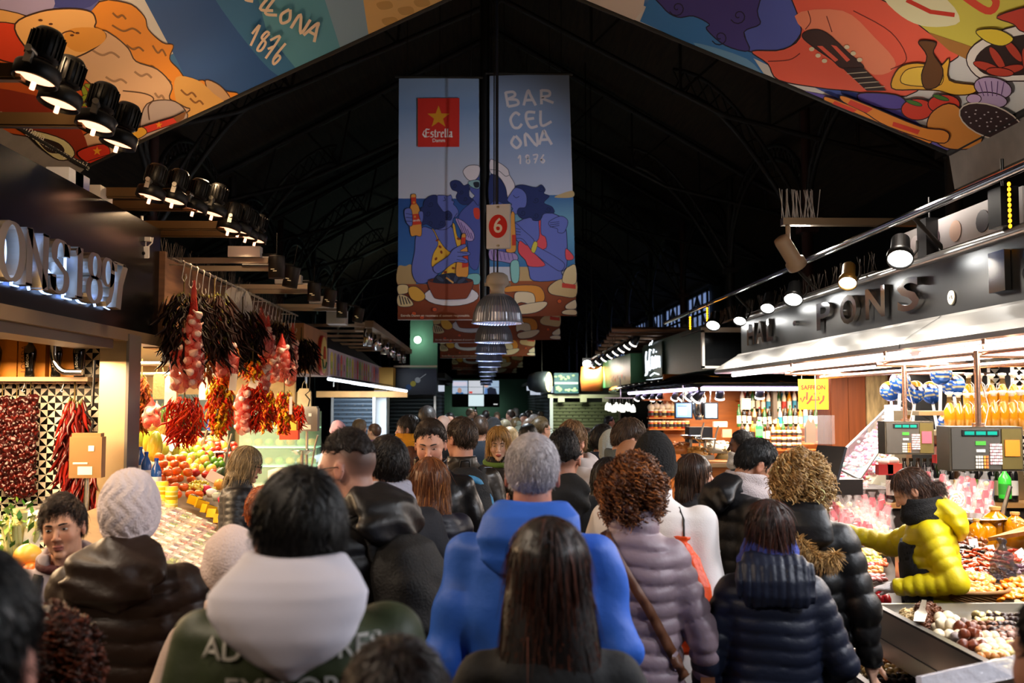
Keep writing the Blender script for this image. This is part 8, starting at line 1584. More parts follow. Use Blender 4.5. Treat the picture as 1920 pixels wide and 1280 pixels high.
# ------------------------------------------------------------ stalls further down the aisle
TUBEC=mat('cool_tube','#f0f6ff',.3,e=8,ec='#e4f0ff');SHUT=mat('grey_shutter','#3c4650',.5,.5);SHUTO=mat('olive_shutter','#6a6e52',.5,.4);NAVYS=mat('navy_sign','#0e1630',.4)
t=thing('sign_box','wooden sign box with round yellow emblem past the garlic','sign',(-2.3,13.3,2.5));b=B();b.span((-.5,-.9,-.28),(.08,.95,.34));b.build('box',mat('plywood','#b07a4a',.6,var=.15,vs=3),t);b=B();b.span((-.42,-.915,-.22),(-.08,-.9,.22));b.build('menu_board',BLACK,t)
b=B();n=40;M=frame((.085,.4,.0),(0,1,0),(0,0,1));b.prism([(.27*math.cos(a),.27*math.sin(a))for a in np.arange(n)*2*math.pi/n],0,.04,M,0,'#c83a24');b.prism([(.25*math.cos(a),.25*math.sin(a))for a in np.arange(n)*2*math.pi/n],.04,.045,M,0,'#e0c860')
for k in range(5):b.tube([M@Vector((x_,y_,.05))for x_,y_ in((-.08+.04*k,-.05),(-.06+.035*k,.06+.03*(k%2)),(-.02+.02*k,.12))],.006,4,0,'#c8501c')
for k in range(12):a=R(200+k*12);text(b,'BOQUERIAFRUT'[k],M@frame((.19*math.cos(a),.19*math.sin(a),.048),(-math.sin(a),math.cos(a),0),(-math.cos(a),-math.sin(a),0)),.05,.0005,1,0,'#2a5a2c')if False else None
b.tube([M@Vector((.18*math.cos(a),.18*math.sin(a),.05))for a in np.linspace(R(200),R(330),24)],.012,4,0,'#2a6a34');b.build('emblem',PRINT,t)
t=thing('juice_fascia','bright fascia printed with coloured juice pictures above cool light tubes','fascia',(-2.2,18,2.23));b=B();b.span((-.06,-3.7,0),(0,3.8,.40));b.build('board',mat('pale_print_board','#d8c8d4',.5),t);b=B();q=np.random.RandomState(6);cl=['#7a3a9a','#d83a7a','#e8d040','#e84a4a','#8ac040','#f0f0f0','#5a2a7a','#f0a0c0']
for i in range(22):y=-3.6+i*.335;c_=cl[q.randint(8)];w=q.uniform(.08,.14);M=frame((.003,y+.16,.2),(0,1,0),(0,0,1));b.prism([(-w*.7,-.17),(w*.7,-.17),(w,.10),(w*.4,.16),(-w*.4,.16),(-w,.10)],0,.001,M,0,c_);b.prism([(-w*.4,-.08),(w*.4,-.08),(w*.3,.02),(-w*.3,.02)],.001,.002,M,0,cl[q.randint(8)])
b.build('pictures',PRINT,t);b=B();b.add([(-.06,-3.7,.40),(-.06,3.8,.40),(-.6,3.8,.85),(-.6,-3.7,.85)],[(0,1,2,3)]);b.add([(-.06,-3.7,.42),(-.06,3.8,.42),(-.6,3.8,.87),(-.6,-3.7,.87)],[(3,2,1,0)]);b.build('slanted_roof',mat('slate_roof','#4a4a4c',.6,var=.2),t)
t=thing('juice_canopy','flat grey canopy with long cool light tubes over the juice counter','canopy',(0,0,2.1));b=B();b.add([(-2.25,14.3,.12),(-1.45,15.5,0),(-1.45,19.8,0),(-2.25,19.8,.12)],[(0,1,2,3)]);b.add([(-2.25,14.3,.15),(-1.45,15.5,.03),(-1.45,19.8,.03),(-2.25,19.8,.15)],[(3,2,1,0)]);b.build('sheet',SHEET,t)
for i,(x,y0,y1,dz_)in enumerate(((-1.5,15.6,19.7,-.02),(-1.9,14.6,19.6,.04),(-2.2,14.3,19.5,.09))):b=B();b.cyl((x,y0,dz_),(x,y1,dz_),.022,n=6);b.build('light_tube',TUBEC,t)
b=B();b.span((-3.2,12.5,0),(-2.35,13.9,1.0));b.span((-2.6,14.2,0),(-1.75,19.4,.98));b.span((-2.65,14.1,.98),(-1.7,19.5,1.02));tag(b.build('juice_counter',mat('white_counter','#e8ecf0',.4)),'long white counter under the cool light tubes','counter')
b=B();b.span((-4.4,14.2,0),(-4.3,20,2.6));b.span((-4.3,13.95,0),(-2.75,14.02,2.3));struct(b.build('wall_juice_stall',mat('pale_blue_panel','#c4cce0',.5)))
b=B();b.span((-3.3,19.9,1.96),(-1.5,20.1,2.08));tag(b.build('wooden_beam',WOODL),'pale wooden beam above the grey shutter','beam')
def shutter(x0,x1,Y,z1,m,label):
 t=thing('roller_shutter',label,'shutter',((x0+x1)/2,Y,0));b=B();w=(x1-x0)/2;n=int(z1/.085)
 for i in range(n):z=i*.085;b.add([(-w,0,z),(w,0,z),(w,-.018,z+.03),(-w,-.018,z+.03),(w,-.018,z+.06),(-w,-.018,z+.06),(w,0,z+.085),(-w,0,z+.085)],[(0,1,2,3),(3,2,4,5),(5,4,6,7)])
 b.build('slats',m,t);b=B()
 for r_ in range(5):
  for i in range(int(w*2/.16)):b.cyl((-w+.1+i*.16+.08*(r_%2),-.021,z1-.16-r_*.09),(-w+.1+i*.16+.08*(r_%2),-.017,z1-.16-r_*.09),.016,n=8)
 b.build('air_holes',BLACK,t);b=B();b.span((-w-.05,-.05,0),(-w,.05,z1));b.span((w,-.05,0),(w+.05,.05,z1));b.build('guide',STEEL,t);return t
shutter(-2.98,-2.2,20.1,1.96,SHUT,'dark grey roller shutter with holes behind the juice counter');shutter(-2.1,-1.1,22.6,2.0,mat('dark_shutter','#2c3434',.5,.4),'second dark roller shutter left of the aisle beyond the white post')
b=B();b.span((-2.2,20.3,0),(-1.95,20.5,2.1));struct(b.build('trim_white_post',mat('white_post','#c8ccd0',.6)))
t=thing('navy_sign','navy blue sign box with three coloured balls on a stick','sign',(-1.45,22.0,2.33));b=B();b.span((-.45,0,-.30),(.42,.6,.28));b.build('box',NAVYS,t);b=B();M=frame((0,-.004,0),(1,0,0),(0,0,1))
for x,z,c_ in((-.18,-.14,'#2a5a9a'),(-.08,-.06,'#c8b83a'),(.02,.02,'#b8bcc0')):b.prism([(x+.062*math.cos(a),z+.062*math.sin(a))for a in np.linspace(0,6.283,21)[:-1]],0,.002,M,0,c_)
b.prism([(.06,.06),(.20,.16),(.21,.15),(.07,.05)],0,.002,M,0,'#c8ccd0');b.build('picture',PRINT,t);b=B();b.span((-.5,-.1,.30),(.45,-.05,.34));b.build('lamp_bar',mat('pale_aluminium','#b8a894'),t)
b=B();b.span((-2.3,21.2,2.12),(-1.9,21.8,2.6));tag(b.build('tan_sign_box',mat('tan_panel','#c8963c',.6)),'tan yellow sign box beside the navy sign','sign')
t=thing('lamp_beam','long brown light beam over the juice stall with round lamps','light beam',(-1.55,17.3,2.88));b=B();b.span((-.06,-3.7,0),(.06,3.7,.09));b.build('beam',mat('brown_beam','#7a6248',.5),t)
for i in range(6):b=B();b.lathe([(0,.12),(.06,.12),(.07,-.12),(.06,-.12),(.055,-.1),(0,-.1)],(-.05,-3.4+i*1.2,-.12),n=14);b.build('lamp',CHROME,t)
b=B();[b.span((-1.6,-3.5+i*1.1,.02),(0,-3.46+i*1.1,.06))for i in range(7)];[b.span((-.25,-3.3+i*1.1,-.02),(-.08,-3.15+i*1.1,.1))for i in range(7)];b.build('cross_bars',mat('pale_aluminium','#b8a894'),t);b=B();b.span((-.55,-3.9,.03),(-.3,-3.6,.22));b.build('ballast_box',WHITE,t);b=B();[b.cyl((-1.5,y,.03),(-1.5,y,-.7),.02,n=6)for y in(-3.4,0,3.2)];b.build('upright',STEEL,t)
light('SPOT',(-1.6,16.5,2.6),40,NEUT,.1,cone=120,aim=(-1.6,16.5,0))
# middle distance: end wall with screens, green cabin, dark stalls
b=B();b.span((-3.2,44,0),(-2.0,44.3,5.8));b.span((-2.0,44,0),(3.2,44.3,2.9));struct(b.build('wall_green_cabin',GREENW));t=thing('round_wall_lamp','glowing round lamp on the tall green wall','lamp',P(783,637,43.8));b=B();b.sph((0,0,0),.16,12,8);b.build('globe',mat('green_white_globe','#f0fff0',.3,e=6,ec='#d8ffe0'),t);light('POINT',P(783,637,43.2),60,(.75,1,.8),.15);light('AREA',(-.3,43.2,1.75),8,(.8,1,.85),2,.2,aim=(-.3,44,1.2))
t=thing('video_wall','wall of video screens at the far end of the aisle','screen',P(892,738,42));w=1.0;b=B();b.box((0,.06,0),(2.0,.1,1.12));b.build('housing',BLACK,t);b=B();M=frame((0,.005,0),(1,0,0),(0,0,1))
def vp(pts,c_,h=.001):b.prism(pts,0,h,M,0,c_)
vp([(-.98,.0),(-.34,.0),(-.34,.55),(-.98,.55)],'#a8b8d0');vp([(-.30,.0),(.30,.0),(.30,.55),(-.30,.55)],'#c8ccd4');vp([(.34,-.02),(.98,-.02),(.98,.55),(.34,.55)],'#9ab0c8');vp([(-.30,-.52),(.34,-.52),(.34,-.04),(-.30,-.04)],'#d8ecf0');vp([(.75,-.46),(.92,-.46),(.92,-.42),(.75,-.42)],'#e0e0e0',.002)
for x,z,r_,c_ in((-.68,.14,.09,'#b08a78'),(.44,.38,.10,'#c8a090')):vp([(x+r_*math.cos(a),z+r_*1.25*math.sin(a))for a in np.linspace(0,6.28,15)[:-1]],c_,.003)
vp([(-.86,.0),(-.50,.0),(-.55,.06),(-.68,.09),(-.82,.06)],'#3a6a9a',.002);vp([(.40,-.02),(.90,-.02),(.84,.22),(.62,.28),(.46,.22)],'#1c2030',.002);vp([(.36,.0),(.50,.0),(.48,.24),(.40,.24)],'#5a80b8',.003);vp([(-.95,.34),(-.38,.34),(-.38,.5),(-.95,.5)],'#d0c8d8',.002);vp([(-.28,.02),(-.14,.02),(-.14,.1),(-.28,.1)],'#d83a2c',.002)
b.build('pictures',mat('screen_picture',vcol=True,r=.3,e=.9),t);b=B();[b.box((x,.0,.27),(.02,.02,.58))for x in(-.32,.32)];[b.box((0,.0,z),(1.98,.02,.015))for z in(.28,-.02)];b.build('bezel',BLACK,t);b=B();b.cyl((0,.1,-.56),(0,.1,-1.85),.04,n=8);b.build('stand',DARK,t)
dk=mat('dark_stall','#1c1a18',.7,var=.3)
for i,(x0,x1,y0,y1,z,nm)in enumerate(((-3.4,-1.15,24,30,2.45,'first dark closed stall left of the far aisle'),(-3.4,-1.5,32,38,2.5,'second dark closed stall left of the far aisle'),(1.75,4.4,26,33,2.4,'dark closed stall right of the far aisle'),(1.9,4.4,35,42,2.5,'last dark closed stall right of the far aisle'))):
 t=thing('closed_stall',label=nm,cat='stall',loc=((x0+x1)/2,(y0+y1)/2,0),group=None);w,d=(x1-x0)/2,(y1-y0)/2;b=B();b.span((-w,-d,0),(w,d,z));b.build('body',dk,t);b=B();b.span((-w-.25,-d-.25,z),(w+.25,d+.25,z+.12));b.build('roof',DARK,t);b=B();sx=1 if x0<0 else-1
 for j in range(20):b.span((sx*w-.01,-d+.2,.2+j*.1),(sx*w+.015*sx,d-.2,.25+j*.1))if sx>0 else b.span((sx*w-.015,-d+.2,.2+j*.1),(sx*w+.01,d-.2,.25+j*.1))
 b.build('shutter',SHUT,t)
for i,(px,py,Y)in enumerate(((815,728,26),(1010,735,30),(1052,730,25),(1000,728,38))):c=P(px,py,Y);b=B();b.box((0,0,0),(.5,.2,.16));tag(b.build('lit_sign',mat('pale_lit_sign','#c8d0e0',.4,e=.8)),('left','lower right','upper right','farthest')[i]+' small lit sign in the far aisle','sign');C.objects[-1].location=c
# right side, beyond the bottle stall
t=thing('green_sign_box','plain green sign box hanging beyond the script sign','sign',(2.86,21.4,2.45));b=B();b.span((0,-2.2,-.25),(.5,2.2,.36));b.build('box',mat('streaky_green','#4a8a5a',.45,var=.25,vs=3,stretch=(1,6,.5)),t);b=B();[b.box((-.003,-1.4+i*.35,-.1+.04*(i%2)),(.004,.06,.08),col=('#e8f0e8','#d83a2c','#e8f0e8')[i%3])for i in range(7)];b.build('marks',PRINT,t)
t=thing('orange_drum','orange brown drum shaped sign beyond the green box','sign',P(1110,711,23.7));b=B();b.lathe([(0,-.28),(.26,-.28),(.28,0),(.26,.30),(0,.30)],n=20);b.build('drum',mat('orange_paint','#b8602c',.5),t);b=B();b.cyl((0,0,.3),(0,0,7.2),.012,n=5);b.build('hanger',DARK,t)
t=thing('pattern_sign','blue and green patterned sign below the far lamps','sign',P(1062,718,24.5));b=B();b.box((0,.2,0),(.6,.35,.5));b.build('box',mat('teal_box','#2a5a68',.5),t);b=B();q=np.random.RandomState(5);[b.sph((q.uniform(-.28,.28),.02,q.choice([-.14,.14])+q.uniform(-.05,.05)),(.05,.006,.03),6,4,0,'#a8c8a0')for _ in range(26)];b.box((0,.018,0),(.58,.01,.05),col='#d8e0e0');b.build('pattern',PRINT,t)
t=thing('barrel_sign','grey barrel shaped box with cream grille end over the right aisle','sign',P(1016,716,24));b=B();b.T=Matrix.Rotation(R(90),4,'Y')@Matrix.Rotation(R(25),4,'X');b.lathe([(0,-.30),(.2,-.30),(.25,-.15),(.26,.0),(.25,.18),(0,.18)],n=22);b.build('barrel',mat('grey_barrel','#4a5058',.4,.3),t);b=B();b.T=Matrix.Rotation(R(90),4,'Y')@Matrix.Rotation(R(25),4,'X');b.lathe([(0,.19),(.24,.185)],n=22);b.build('cream_end',mat('cream_end','#d8cc9a',.5,e=.15),t);b=B();[b.box((.21,-.05,-.15+i*.06),(.01,.2,.008))for i in range(6)];b.build('grille',BLACK,t);b=B();b.cyl((0,0,.24),(0,0,7.4),.01,n=5);b.build('hanger',DARK,t)
shutter(1.75,3.4,24.9,1.95,SHUTO,'wide olive roller shutter right of the aisle behind the crowd');b=B();b.span((1.62,24.7,1.97),(3.45,24.82,2.06));[b.box((1.95+i*.55,24.68,1.93),(.16,.06,.12))for i in range(3)];tag(b.build('shutter_rail',mat('cream_rail','#d8d4b8',.5)),'cream rail with brackets above the olive shutter','rail');b=B();b.span((1.66,24.6,0),(1.74,24.8,1.97));struct(b.build('trim_pale_post',mat('white_post','#c8ccd0')))
light('AREA',(2.5,23.4,2.6),95,(.85,.95,.7),1.6,.4,aim=(2.5,24.9,.8));light('AREA',(-2.2,19.0,2.0),35,COOL,1,.3,aim=(-2.4,20.2,.8))  # added area lights without fixtures, brightening the two roller shutters
t=thing('lamp_cluster','cluster of small glass lamps hanging by the far right stall','lamp',P(1164,762,18.5));
for i in range(9):b=B();b.lathe([(.012,.08),(.045,.02),(.05,-.06),(.03,-.07)],(-.25+i*.06,.1*(i%2),-.02*(i%3)),n=10);b.build('glass_shade',mat('lit_glass','#f4f4e8',.2,e=1.2),t)  # hanging glasses, with a glow put into their material
b=B();b.box((0,.05,.16),(.6,.1,.02));[b.cyl((-.25+i*.06,.1*(i%2),.06),(-.25+i*.06,.1*(i%2),.16),.004,n=4)for i in range(9)];b.cyl((0,.05,.16),(0,.05,.5),.012,n=5);b.build('holder',STEEL,t)
for i in range(7):c=P(1216-i*8,618+i*7,16+i*.9);b=B();b.cyl((-.6,0,0),(.9,0,0),.045,n=8);b.cyl((-.55,0,-.05),(-.55,0,-.2),.008,n=5);tag(b.build('copper_tube',mat('dull_copper','#8a6a54',.4,.6),None,c),f'{ORD[i]} copper coloured tube in the receding stack above the green signs','tube','copper tubes above the green signs');
for i in range(8):c=P(1190-i*11,640+i*6,17+i*.8);t=clip_spot(c,f'{ORD[i]} small spot lamp in the row above the green sign box',0,1.4)if i==0 else dup(t0,c,(.5,.5,.3),f'{ORD[i]} small spot lamp in the row above the green sign box');t0=t if i==0 else t0;t['group']='spot lamps above the green signs'
a_=P(1196,632,16.7)+Vector((.02,0,.1));c_=P(1108,680,23.2)+Vector((.02,0,.1));b=B();b.cyl(a_,c_,.022,n=6);[b.cyl(a_.lerp(c_,u),a_.lerp(c_,u)+Vector((.9,0,0)),.018,n=6)for u in(0,.33,.66,1)];[b.cyl(a_.lerp(c_,u)+Vector((.9,0,0)),a_.lerp(c_,u)*1+Vector((.9,0,-1.2)),.02,n=6)for u in(0,.5,1)];tag(b.build('lamp_rail',DARK),'dark rail carrying the spot lamps above the green sign box','rail')
t=thing('flood_lamp','far bright flood lamp above the blue patterned sign','lamp',P(1101,682,23));b=B();b.sph((0,0,0),(.10,.08,.08),12,8);b.build('lens',FLOOD,t);b=B();b.box((0,.1,.05),(.2,.06,.18));b.cyl((0,.1,.1),(0,.1,7.4),.012,n=5);b.build('housing',BLACK,t);light('POINT',P(1101,690,22.6),25,NEUT,.1)
b=B();b.span((2.75,19.8,0),(3.6,22.5,1.05));tag(b.build('drinks_counter',mat('white_counter','#e8ecf0')),'pale drinks counter under the glass lamp cluster','counter');
for i in range(9):c=P(1115+i*9,805,19.9);bottle((2.8+i*.09,19.9+.03*(i%2),1.05),f'{ORD[i]} small bottle from the left on the far drinks counter',('#e8e0d0','#a83a2c','#d8b03a')[i%3],'#2a2a2a',.035,.2,'counter_bottle','small bottles on the drinks counter')
for i in range(6):bottle((-1.82-.06*(i%2),14.4+i*.22,1.02),f'{ORD[i]} sauce bottle from the near end of the white juice counter',('#d8901c','#c83a1c','#e8c83a')[i%3],'#1a1a1a',.035,.24,'sauce_bottle','sauce bottles on the juice counter')
for i in range(8):b=B();b.sph((0,0,.06),.06,10,8,0,('#e89a2c','#7a2a8a','#d8d03a')[i%3]);b.cyl((0,0,.0),(0,0,.02),.05,n=10,col='#e8e8e8');tag(b.build('fruit_cup',PLAIN,None,(-1.85,16.6+i*.25,1.02)),f'{ORD[i]} round fruit cup along the far part of the juice counter','fruit cup','fruit cups on the juice counter')
# ------------------------------------------------------------ the crowd
BR='#2a1a12';BLK='#0c0908';GRY='#8e8886'
def short(c,**k):return('short',c,k)
olive=person('young man in olive jacket with a white hood and black hair, back to us',562,866,1.9,6,'#c59a86',short(BLK,top=.034,side=.02,cut=-.014,n=5200,sl=.035,lift=.12,fringe=1),('rain','#333c22',dict(hem=.8,hood='big',hoodcol='#d8d2dc',fold=.007,up=.05)),hy=24,near=2,glasses=True)
longh=person('woman with long straight dark hair and black coat, back to us',1028,958,2.1,0,'#c59a86',('long','#120a08',dict(len=.36,w=.114,w1=.19,cy=-.10,d=.05,n=4600,hi='#5a2c1a',cv=.5,sl=.15,lift=.03)),('coat','#0d0d10',{}),fem=True,near=2)
person('person with dark brown short hair at the bottom edge, head only',742,1187,1.38,5,'#c59a86',short('#140c09',top=.03,side=.018,n=3600,sl=.035,hi='#3a2014'),('coat','#141214',{}),near=2)
person('dark haired man cut by the left edge, ear showing',-72,1006,1.12,4,'#b08070',short('#0e0a09',top=.03,side=.012,n=3000),('coat','#161214',{}),near=2,shade=('#2a1a14',.7))
person('person with reddish brown curls in dark jacket, bottom left corner',92,1140,2.05,-10,'#c08a70',('curly','#2c130b',dict(side=.014,top=.018,hi='#8a3c1c',n=1500,sl=.12,curl=.012)),('coat','#151012',{}),fem=True,near=2)
person('woman in white cable knit hat and brown quilted jacket, back to us',245,880,3.2,4,'#c59a86',None,('puffer','#2a1b13',dict(hem=.7,hood='roll',per=.078,amp=.014,hk=1.12,sh=1.06)),fem=True,near=2,bulk=1.1,hat=('cable','#e8d6d4',dict(t=.026,tall=.05,lim=[-.11,-.075,.0,.03])),ht=.05)
vend=person('young man in grey hoodie with dark apron facing us beside the white knit hat',113,922,3.6,-168,'#d8a080',short('#1c120d',top=.026,side=.009,n=4200,sl=.036,lift=.6,hi='#4a3020',grav=-.15,crown=(-.05,-.03,.11)),('hoodie','#948a92',dict(hem=.72,hood='roll',lining='#4a1c20')),near=2,face=1,hy=-6,hr=7,lips='#b06a60')
person('small person in soft white hat left of the olive jacket',436,985,2.95,6,'#d8a890',None,('fleece','#c4aca0',{}),fem=True,near=2,hat=('soft','#ecd2c8',dict(t=.03,tall=.045,lim=[-.075,-.05,.02,.04])),ht=.045)
fade=person('man with shaved sides and spectacles in black hooded jacket',648,799,3.4,58,'#c08c78',('spiky','#1c110c',dict(top=.016,side=-.002,fz0=.062,n=3400,sl=.026)),('puffer','#120f0f',dict(hem=.7,hood='roll',per=.085,amp=.010)),near=2,glasses=True,shade=('#2a1a14',.85),lean=9,hy=10)
person('dark haired man with grey scarf right behind the shaved man',726,811,4.05,10,'#c08a76',short('#15100e',top=.024,side=.012,n=2200),('coat','#1c1c22',dict(scarf='#a8a6b4')),near=1,hy=18)
person('woman with long auburn hair and navy quilted jacket',806,852,4.6,25,'#c08a76',('long','#5a3018',dict(len=.2,w=.098,hi='#a06430',n=1600)),('puffer','#1a1b2c',dict(per=.06)),fem=True,near=1)
person('person with short auburn hair behind the woman in navy',771,834,5.9,20,'#c08a76',short('#4a2412',top=.025,side=.02,n=900,cut=-.04),('coat','#2a2420',{}),fem=True,near=1)
person('man in black leather jacket facing us and looking down',806,781,5.2,176,'#cf967c',short('#22160f',top=.022,side=.012,sl=.02,n=1600,mess=.4),('leather','#121113',dict(per=.03,collar=1.56)),near=1,face=2,hp=14,shade=('#5a4034',.5,.25))
pack=person('man in brown leather jacket with the blue backpack, spectacles',866,778,6.0,8,'#c48c76',short('#2c2018',top=.024,side=.014,n=1500,hi='#6a5444'),('leather','#231d18',{}),near=1,hy=34,glasses=True)
person('tall man with cropped grey hair and dark coat beyond the leather jacket',801,757,9.2,-4,'#c08a76',short('#3c3836',top=.012,side=.008,n=200),('coat','#16181e',{}))
person('woman with yellow scarf and navy coat looking left',768,774,8.4,82,'#dcb4a4',('pony','#16100e',dict(top=.016,side=.012,br=.03)),('coat','#1e2840',dict(scarf='#d8941c',scarfz=.02)),fem=True,near=1,face=2)
person('bald man in dark coat beyond the blue backpack',831,778,10.2,-12,'#c8a494',None,('coat','#1a1a1e',{}),shade=('#8a7a70',.25),ht=0.)
blonde=person('blonde woman facing us with a green top and a red drink',935,795,7.0,178,'#e0b8a0',('long','#8a6430',dict(len=.22,w=.10,w1=.11,hi='#d8b070',cy=-.02,d=.085,front=-.004,n=1400,fz=.02)),('coat','#201e1e',dict(lining='#5a7a34')),fem=True,near=1,face=2,hp=12,arms=('chest','down'),curl=.75,lips='#b86058')
person('man in navy jacket with short brown hair in the aisle',900,778,9.6,0,'#c89880',short('#3a2a1e',top=.026,side=.012,n=300),('coat','#1c2836',{}))
person('person in grey knitted beanie behind the blonde woman',926,782,10.8,2,'#c89880',None,('coat','#a8a8b0',{}),hat=('beanie','#4a525c'),ht=.04)
person('woman with grey blonde hair just right of the grey beanie',947,784,12.0,5,'#c89880',('bob','#8a8268',dict(len=.03)),('coat','#1c2830',{}),fem=True)
person('man in slate jacket with sandy hair in the aisle',967,780,13.0,-8,'#c89880',short('#5a4a30',n=150),('coat','#2c3848',{}))
person('person in grey bobble hat in front of the slate jacket',973,788,10.4,-4,'#c89880',None,('coat','#2a3440',{}),fem=True,hat=('beanie','#7a8478',dict(pom=1)),ht=.1)
person('person with pale blond hair and light blue jacket',956,797,8.6,6,'#d8b098',short('#c8b48c',n=200,side=.018),('coat','#7a98b0',{}),fem=True)
person('man in dark green jacket with spectacles turned right',1013,778,9.4,-52,'#d0a088',short('#4a3c24',n=300),('coat','#1c3028',{}),glasses=True,near=1)
person('balding grey man left of the green jacket',993,781,11.6,-20,'#c8a490',short('#8a7a6c',top=.008,side=.01,n=100),('coat','#3a3230',{}))
person('dark haired person below the green jacket',990,791,8.0,0,'#c08a76',short('#0e0c0c',n=200),('coat','#101014',{}),fem=True)
person('grey haired man in bright blue jacket, back to us',998,803,3.0,-3,'#b87864',short('#a39b9e',top=.013,side=.009,n=5200,sl=.018,lift=.4,mess=.5,hi='#d4ccd0',cv=.22),('rain','#2f62c4',dict(hem=.72,hood='flat',fold=.010,sh=1.07,lining='#e8e4ec',hopen=1)),near=2,bulk=1.02,shade=('#6a5450',.4))
person('person in navy coat with tan fur hood behind the blue jacket',982,872,4.15,14,'#c08a76',short('#1a120e',n=600),('puffer','#141b2c',dict(hood='roll',fur='#a8743c')),fem=True,near=1)
person('man with faded dark hair and black hooded coat',1056,802,4.6,-14,'#b88068',('spiky','#100c0b',dict(top=.024,side=.002,fz0=.01,n=2600,sl=.03)),('coat','#0f0f11',dict(hood='roll')),near=1,shade=('#2c1c16',.8))
sandy=person('young man with sandy swept hair and pale hoodie facing left',1070,786,6.3,145,'#dca890',short('#6a4c30',top=.034,side=.014,n=1600,sl=.04,hi='#a8845c',lift=.5),('hoodie','#b4acae',dict(hood='roll')),near=1,face=2,arms=('down','phone'),curl=.8,hp=8)
person('boy with dark hair beside the sandy haired man',1096,800,8.4,150,'#b87c5c',short('#2a1a10',n=500),('coat','#3a3a24',{}),near=1,face=2,hp=14)
person('person in dark green beanie behind the boy',1112,810,7.6,-20,'#a87858',None,('coat','#20281a',{}),hat=('beanie','#1c2614'),ht=.035)
person('man in navy coat with dark hair turned right',1130,792,7.2,-60,'#c08a72',short('#14100f',n=900,top=.026),('coat','#182234',dict(collar=1.57)),near=1)
person('person in pale ribbed beanie and patterned pale jacket',1148,804,6.6,-35,'#c89880',None,('fleece','#a8b4b4',{}),fem=True,near=1,hat=('beanie','#b4bcb8',dict(lim=[-.09,-.06,.0,.03])),ht=.04)
person('bearded man in dark teal jacket looking down to the right',1192,782,5.8,-78,'#cc9478',short('#3a2a20',top=.026,side=.012,n=1600,hi='#6a5038'),('coat','#26322f',dict(scarf='#5a605e')),near=1,hp=20,shade=('#4a3226',.5,.7),face=2)
person('man with bald brown head below the bearded man',1180,823,5.1,-25,'#9a6a4c',None,('coat','#141414',{}),near=1,ht=0.)
person('woman with black hair in dark fur coat left of the curls',1140,852,4.75,-10,'#b08068',('long','#0d0a0b',dict(len=.1,w=.1,n=900)),('fleece','#0c0c0d',{}),fem=True,near=1)
curly=person('woman with curly auburn hair and mauve quilted jacket',1186,849,3.5,-12,'#d0a08c',('curly','#4a2612',dict(top=.022,side=.012,hi='#a8642c',n=2400,sl=.09,curl=.010)),('puffer','#8f7a82',dict(hem=.66,per=.060,amp=.014,collar=1.575,sh=1.0,arm=.94)),fem=True,near=2,bulk=.92)
fleece=person('person in black beanie and white fleece coat with an orange bag',1228,810,4.2,-24,'#c89880',None,('fleece','#e4dcd8',dict(hem=.7,sh=1.08,collar=1.56)),near=2,bulk=1.12,hat=('beanie','#0c0b0b',dict(t=.02,tall=.045,lim=[-.08,-.05,.0,.03])),ht=.04,lean=7,tr='#3a4658')
person('woman with dark brown hair in profile left of the black jacket',1300,846,5.3,-92,'#e0b49c',('long','#2a1810',dict(len=.12,w=.095,hi='#5a3a24',n=1500,front=-.016,fz=.005)),('coat','#1a1a20',{}),fem=True,near=1,face=2,shade=None)
person('dark skinned vendor in profile before the lit bottle shelves',1392,803,7.6,72,'#5e3a26',short('#0c0a0a',top=.02,side=.01,n=1400),('coat','#202228',dict(scarf='#c8c4c0')),near=1,face=2)
person('man in black hooded jacket and grey knit scarf looking down',1440,823,4.75,-82,'#b07c60',short('#0d0b0b',top=.024,side=.012,n=2400),('puffer','#101013',dict(hood='roll',scarf='#b4a8a8',per=.09,amp=.008)),near=1,hp=24,face=2,lean=6)
person('woman with blonde curls and black coat with fur trimmed hood',1503,842,4.05,-30,'#d8a88c',('curly','#8a6434',dict(top=.02,side=.012,hi='#e0bc80',n=2200,sl=.13,curl=.011,turns=9,len=.03)),('puffer','#0e0e10',dict(hem=.7,hood='flat',per=.085,fur='#a88450',furpath=[(.02,-.2,1.42),(.08,-.22,1.36),(.13,-.2,1.33),(.17,-.17,1.36)],collar=1.58)),fem=True,near=2)
navy=person('woman with brown bob and navy quilted jacket, blue collar',1442,930,3.45,-8,'#c89880',('bob','#21120c',dict(len=.02,w=.105,hi='#5a2c18',n=3600,cv=.45,d=.09,cy=-.03,fz=-.01)),('puffer','#141a2c',dict(hem=.62,hood='flat',per=.060,amp=.009,hquilt=.008,scarf='#3c4a9a',scarfz=.03,hopen=0)),fem=True,near=2,tr='#6a8ab0',bulk=.98,arms=('down',((.275,-.02,1.13),(.20,.16,.98))))
yel=person('vendor in bright yellow quilted jacket and black apron, hair in a bun',1686,877,4.8,68,'#d8a484',('bun','#2c1a12',dict(top=.014,side=.010,at=(0,-.125,-.045),br=.04,hi='#6a4630',n=3000,sl=.05,lift=.03)),('puffer','#cdb80e',dict(hem=.78,hood='roll',per=.056,amp=.009,scarf='#0c0c0e',hn=.003)),fem=True,near=2,hp=26,arms=(((.25,-.10,1.17),(.16,.20,1.13)),((.27,.19,1.30),(.22,.44,1.40))),glove='#e4dad6',curl=.45,lean=5)
person('woman with grey hair and spectacles in black quilted jacket at the fruit',470,833,6.3,-84,'#d8a080',('bob','#6a5a40',dict(len=.02,w=.09,hi='#b8a078',n=1600,mess=.4)),('puffer','#121318',dict(per=.045,amp=.008)),fem=True,near=1,glasses=True,hp=14,face=2)
person('person with ginger hair half hidden by the black haired man',496,905,3.9,10,'#d8a080',short('#8a3c18',n=1400,side=.018,hi='#d87a3c'),('coat','#2a2018',{}),fem=True,near=1)
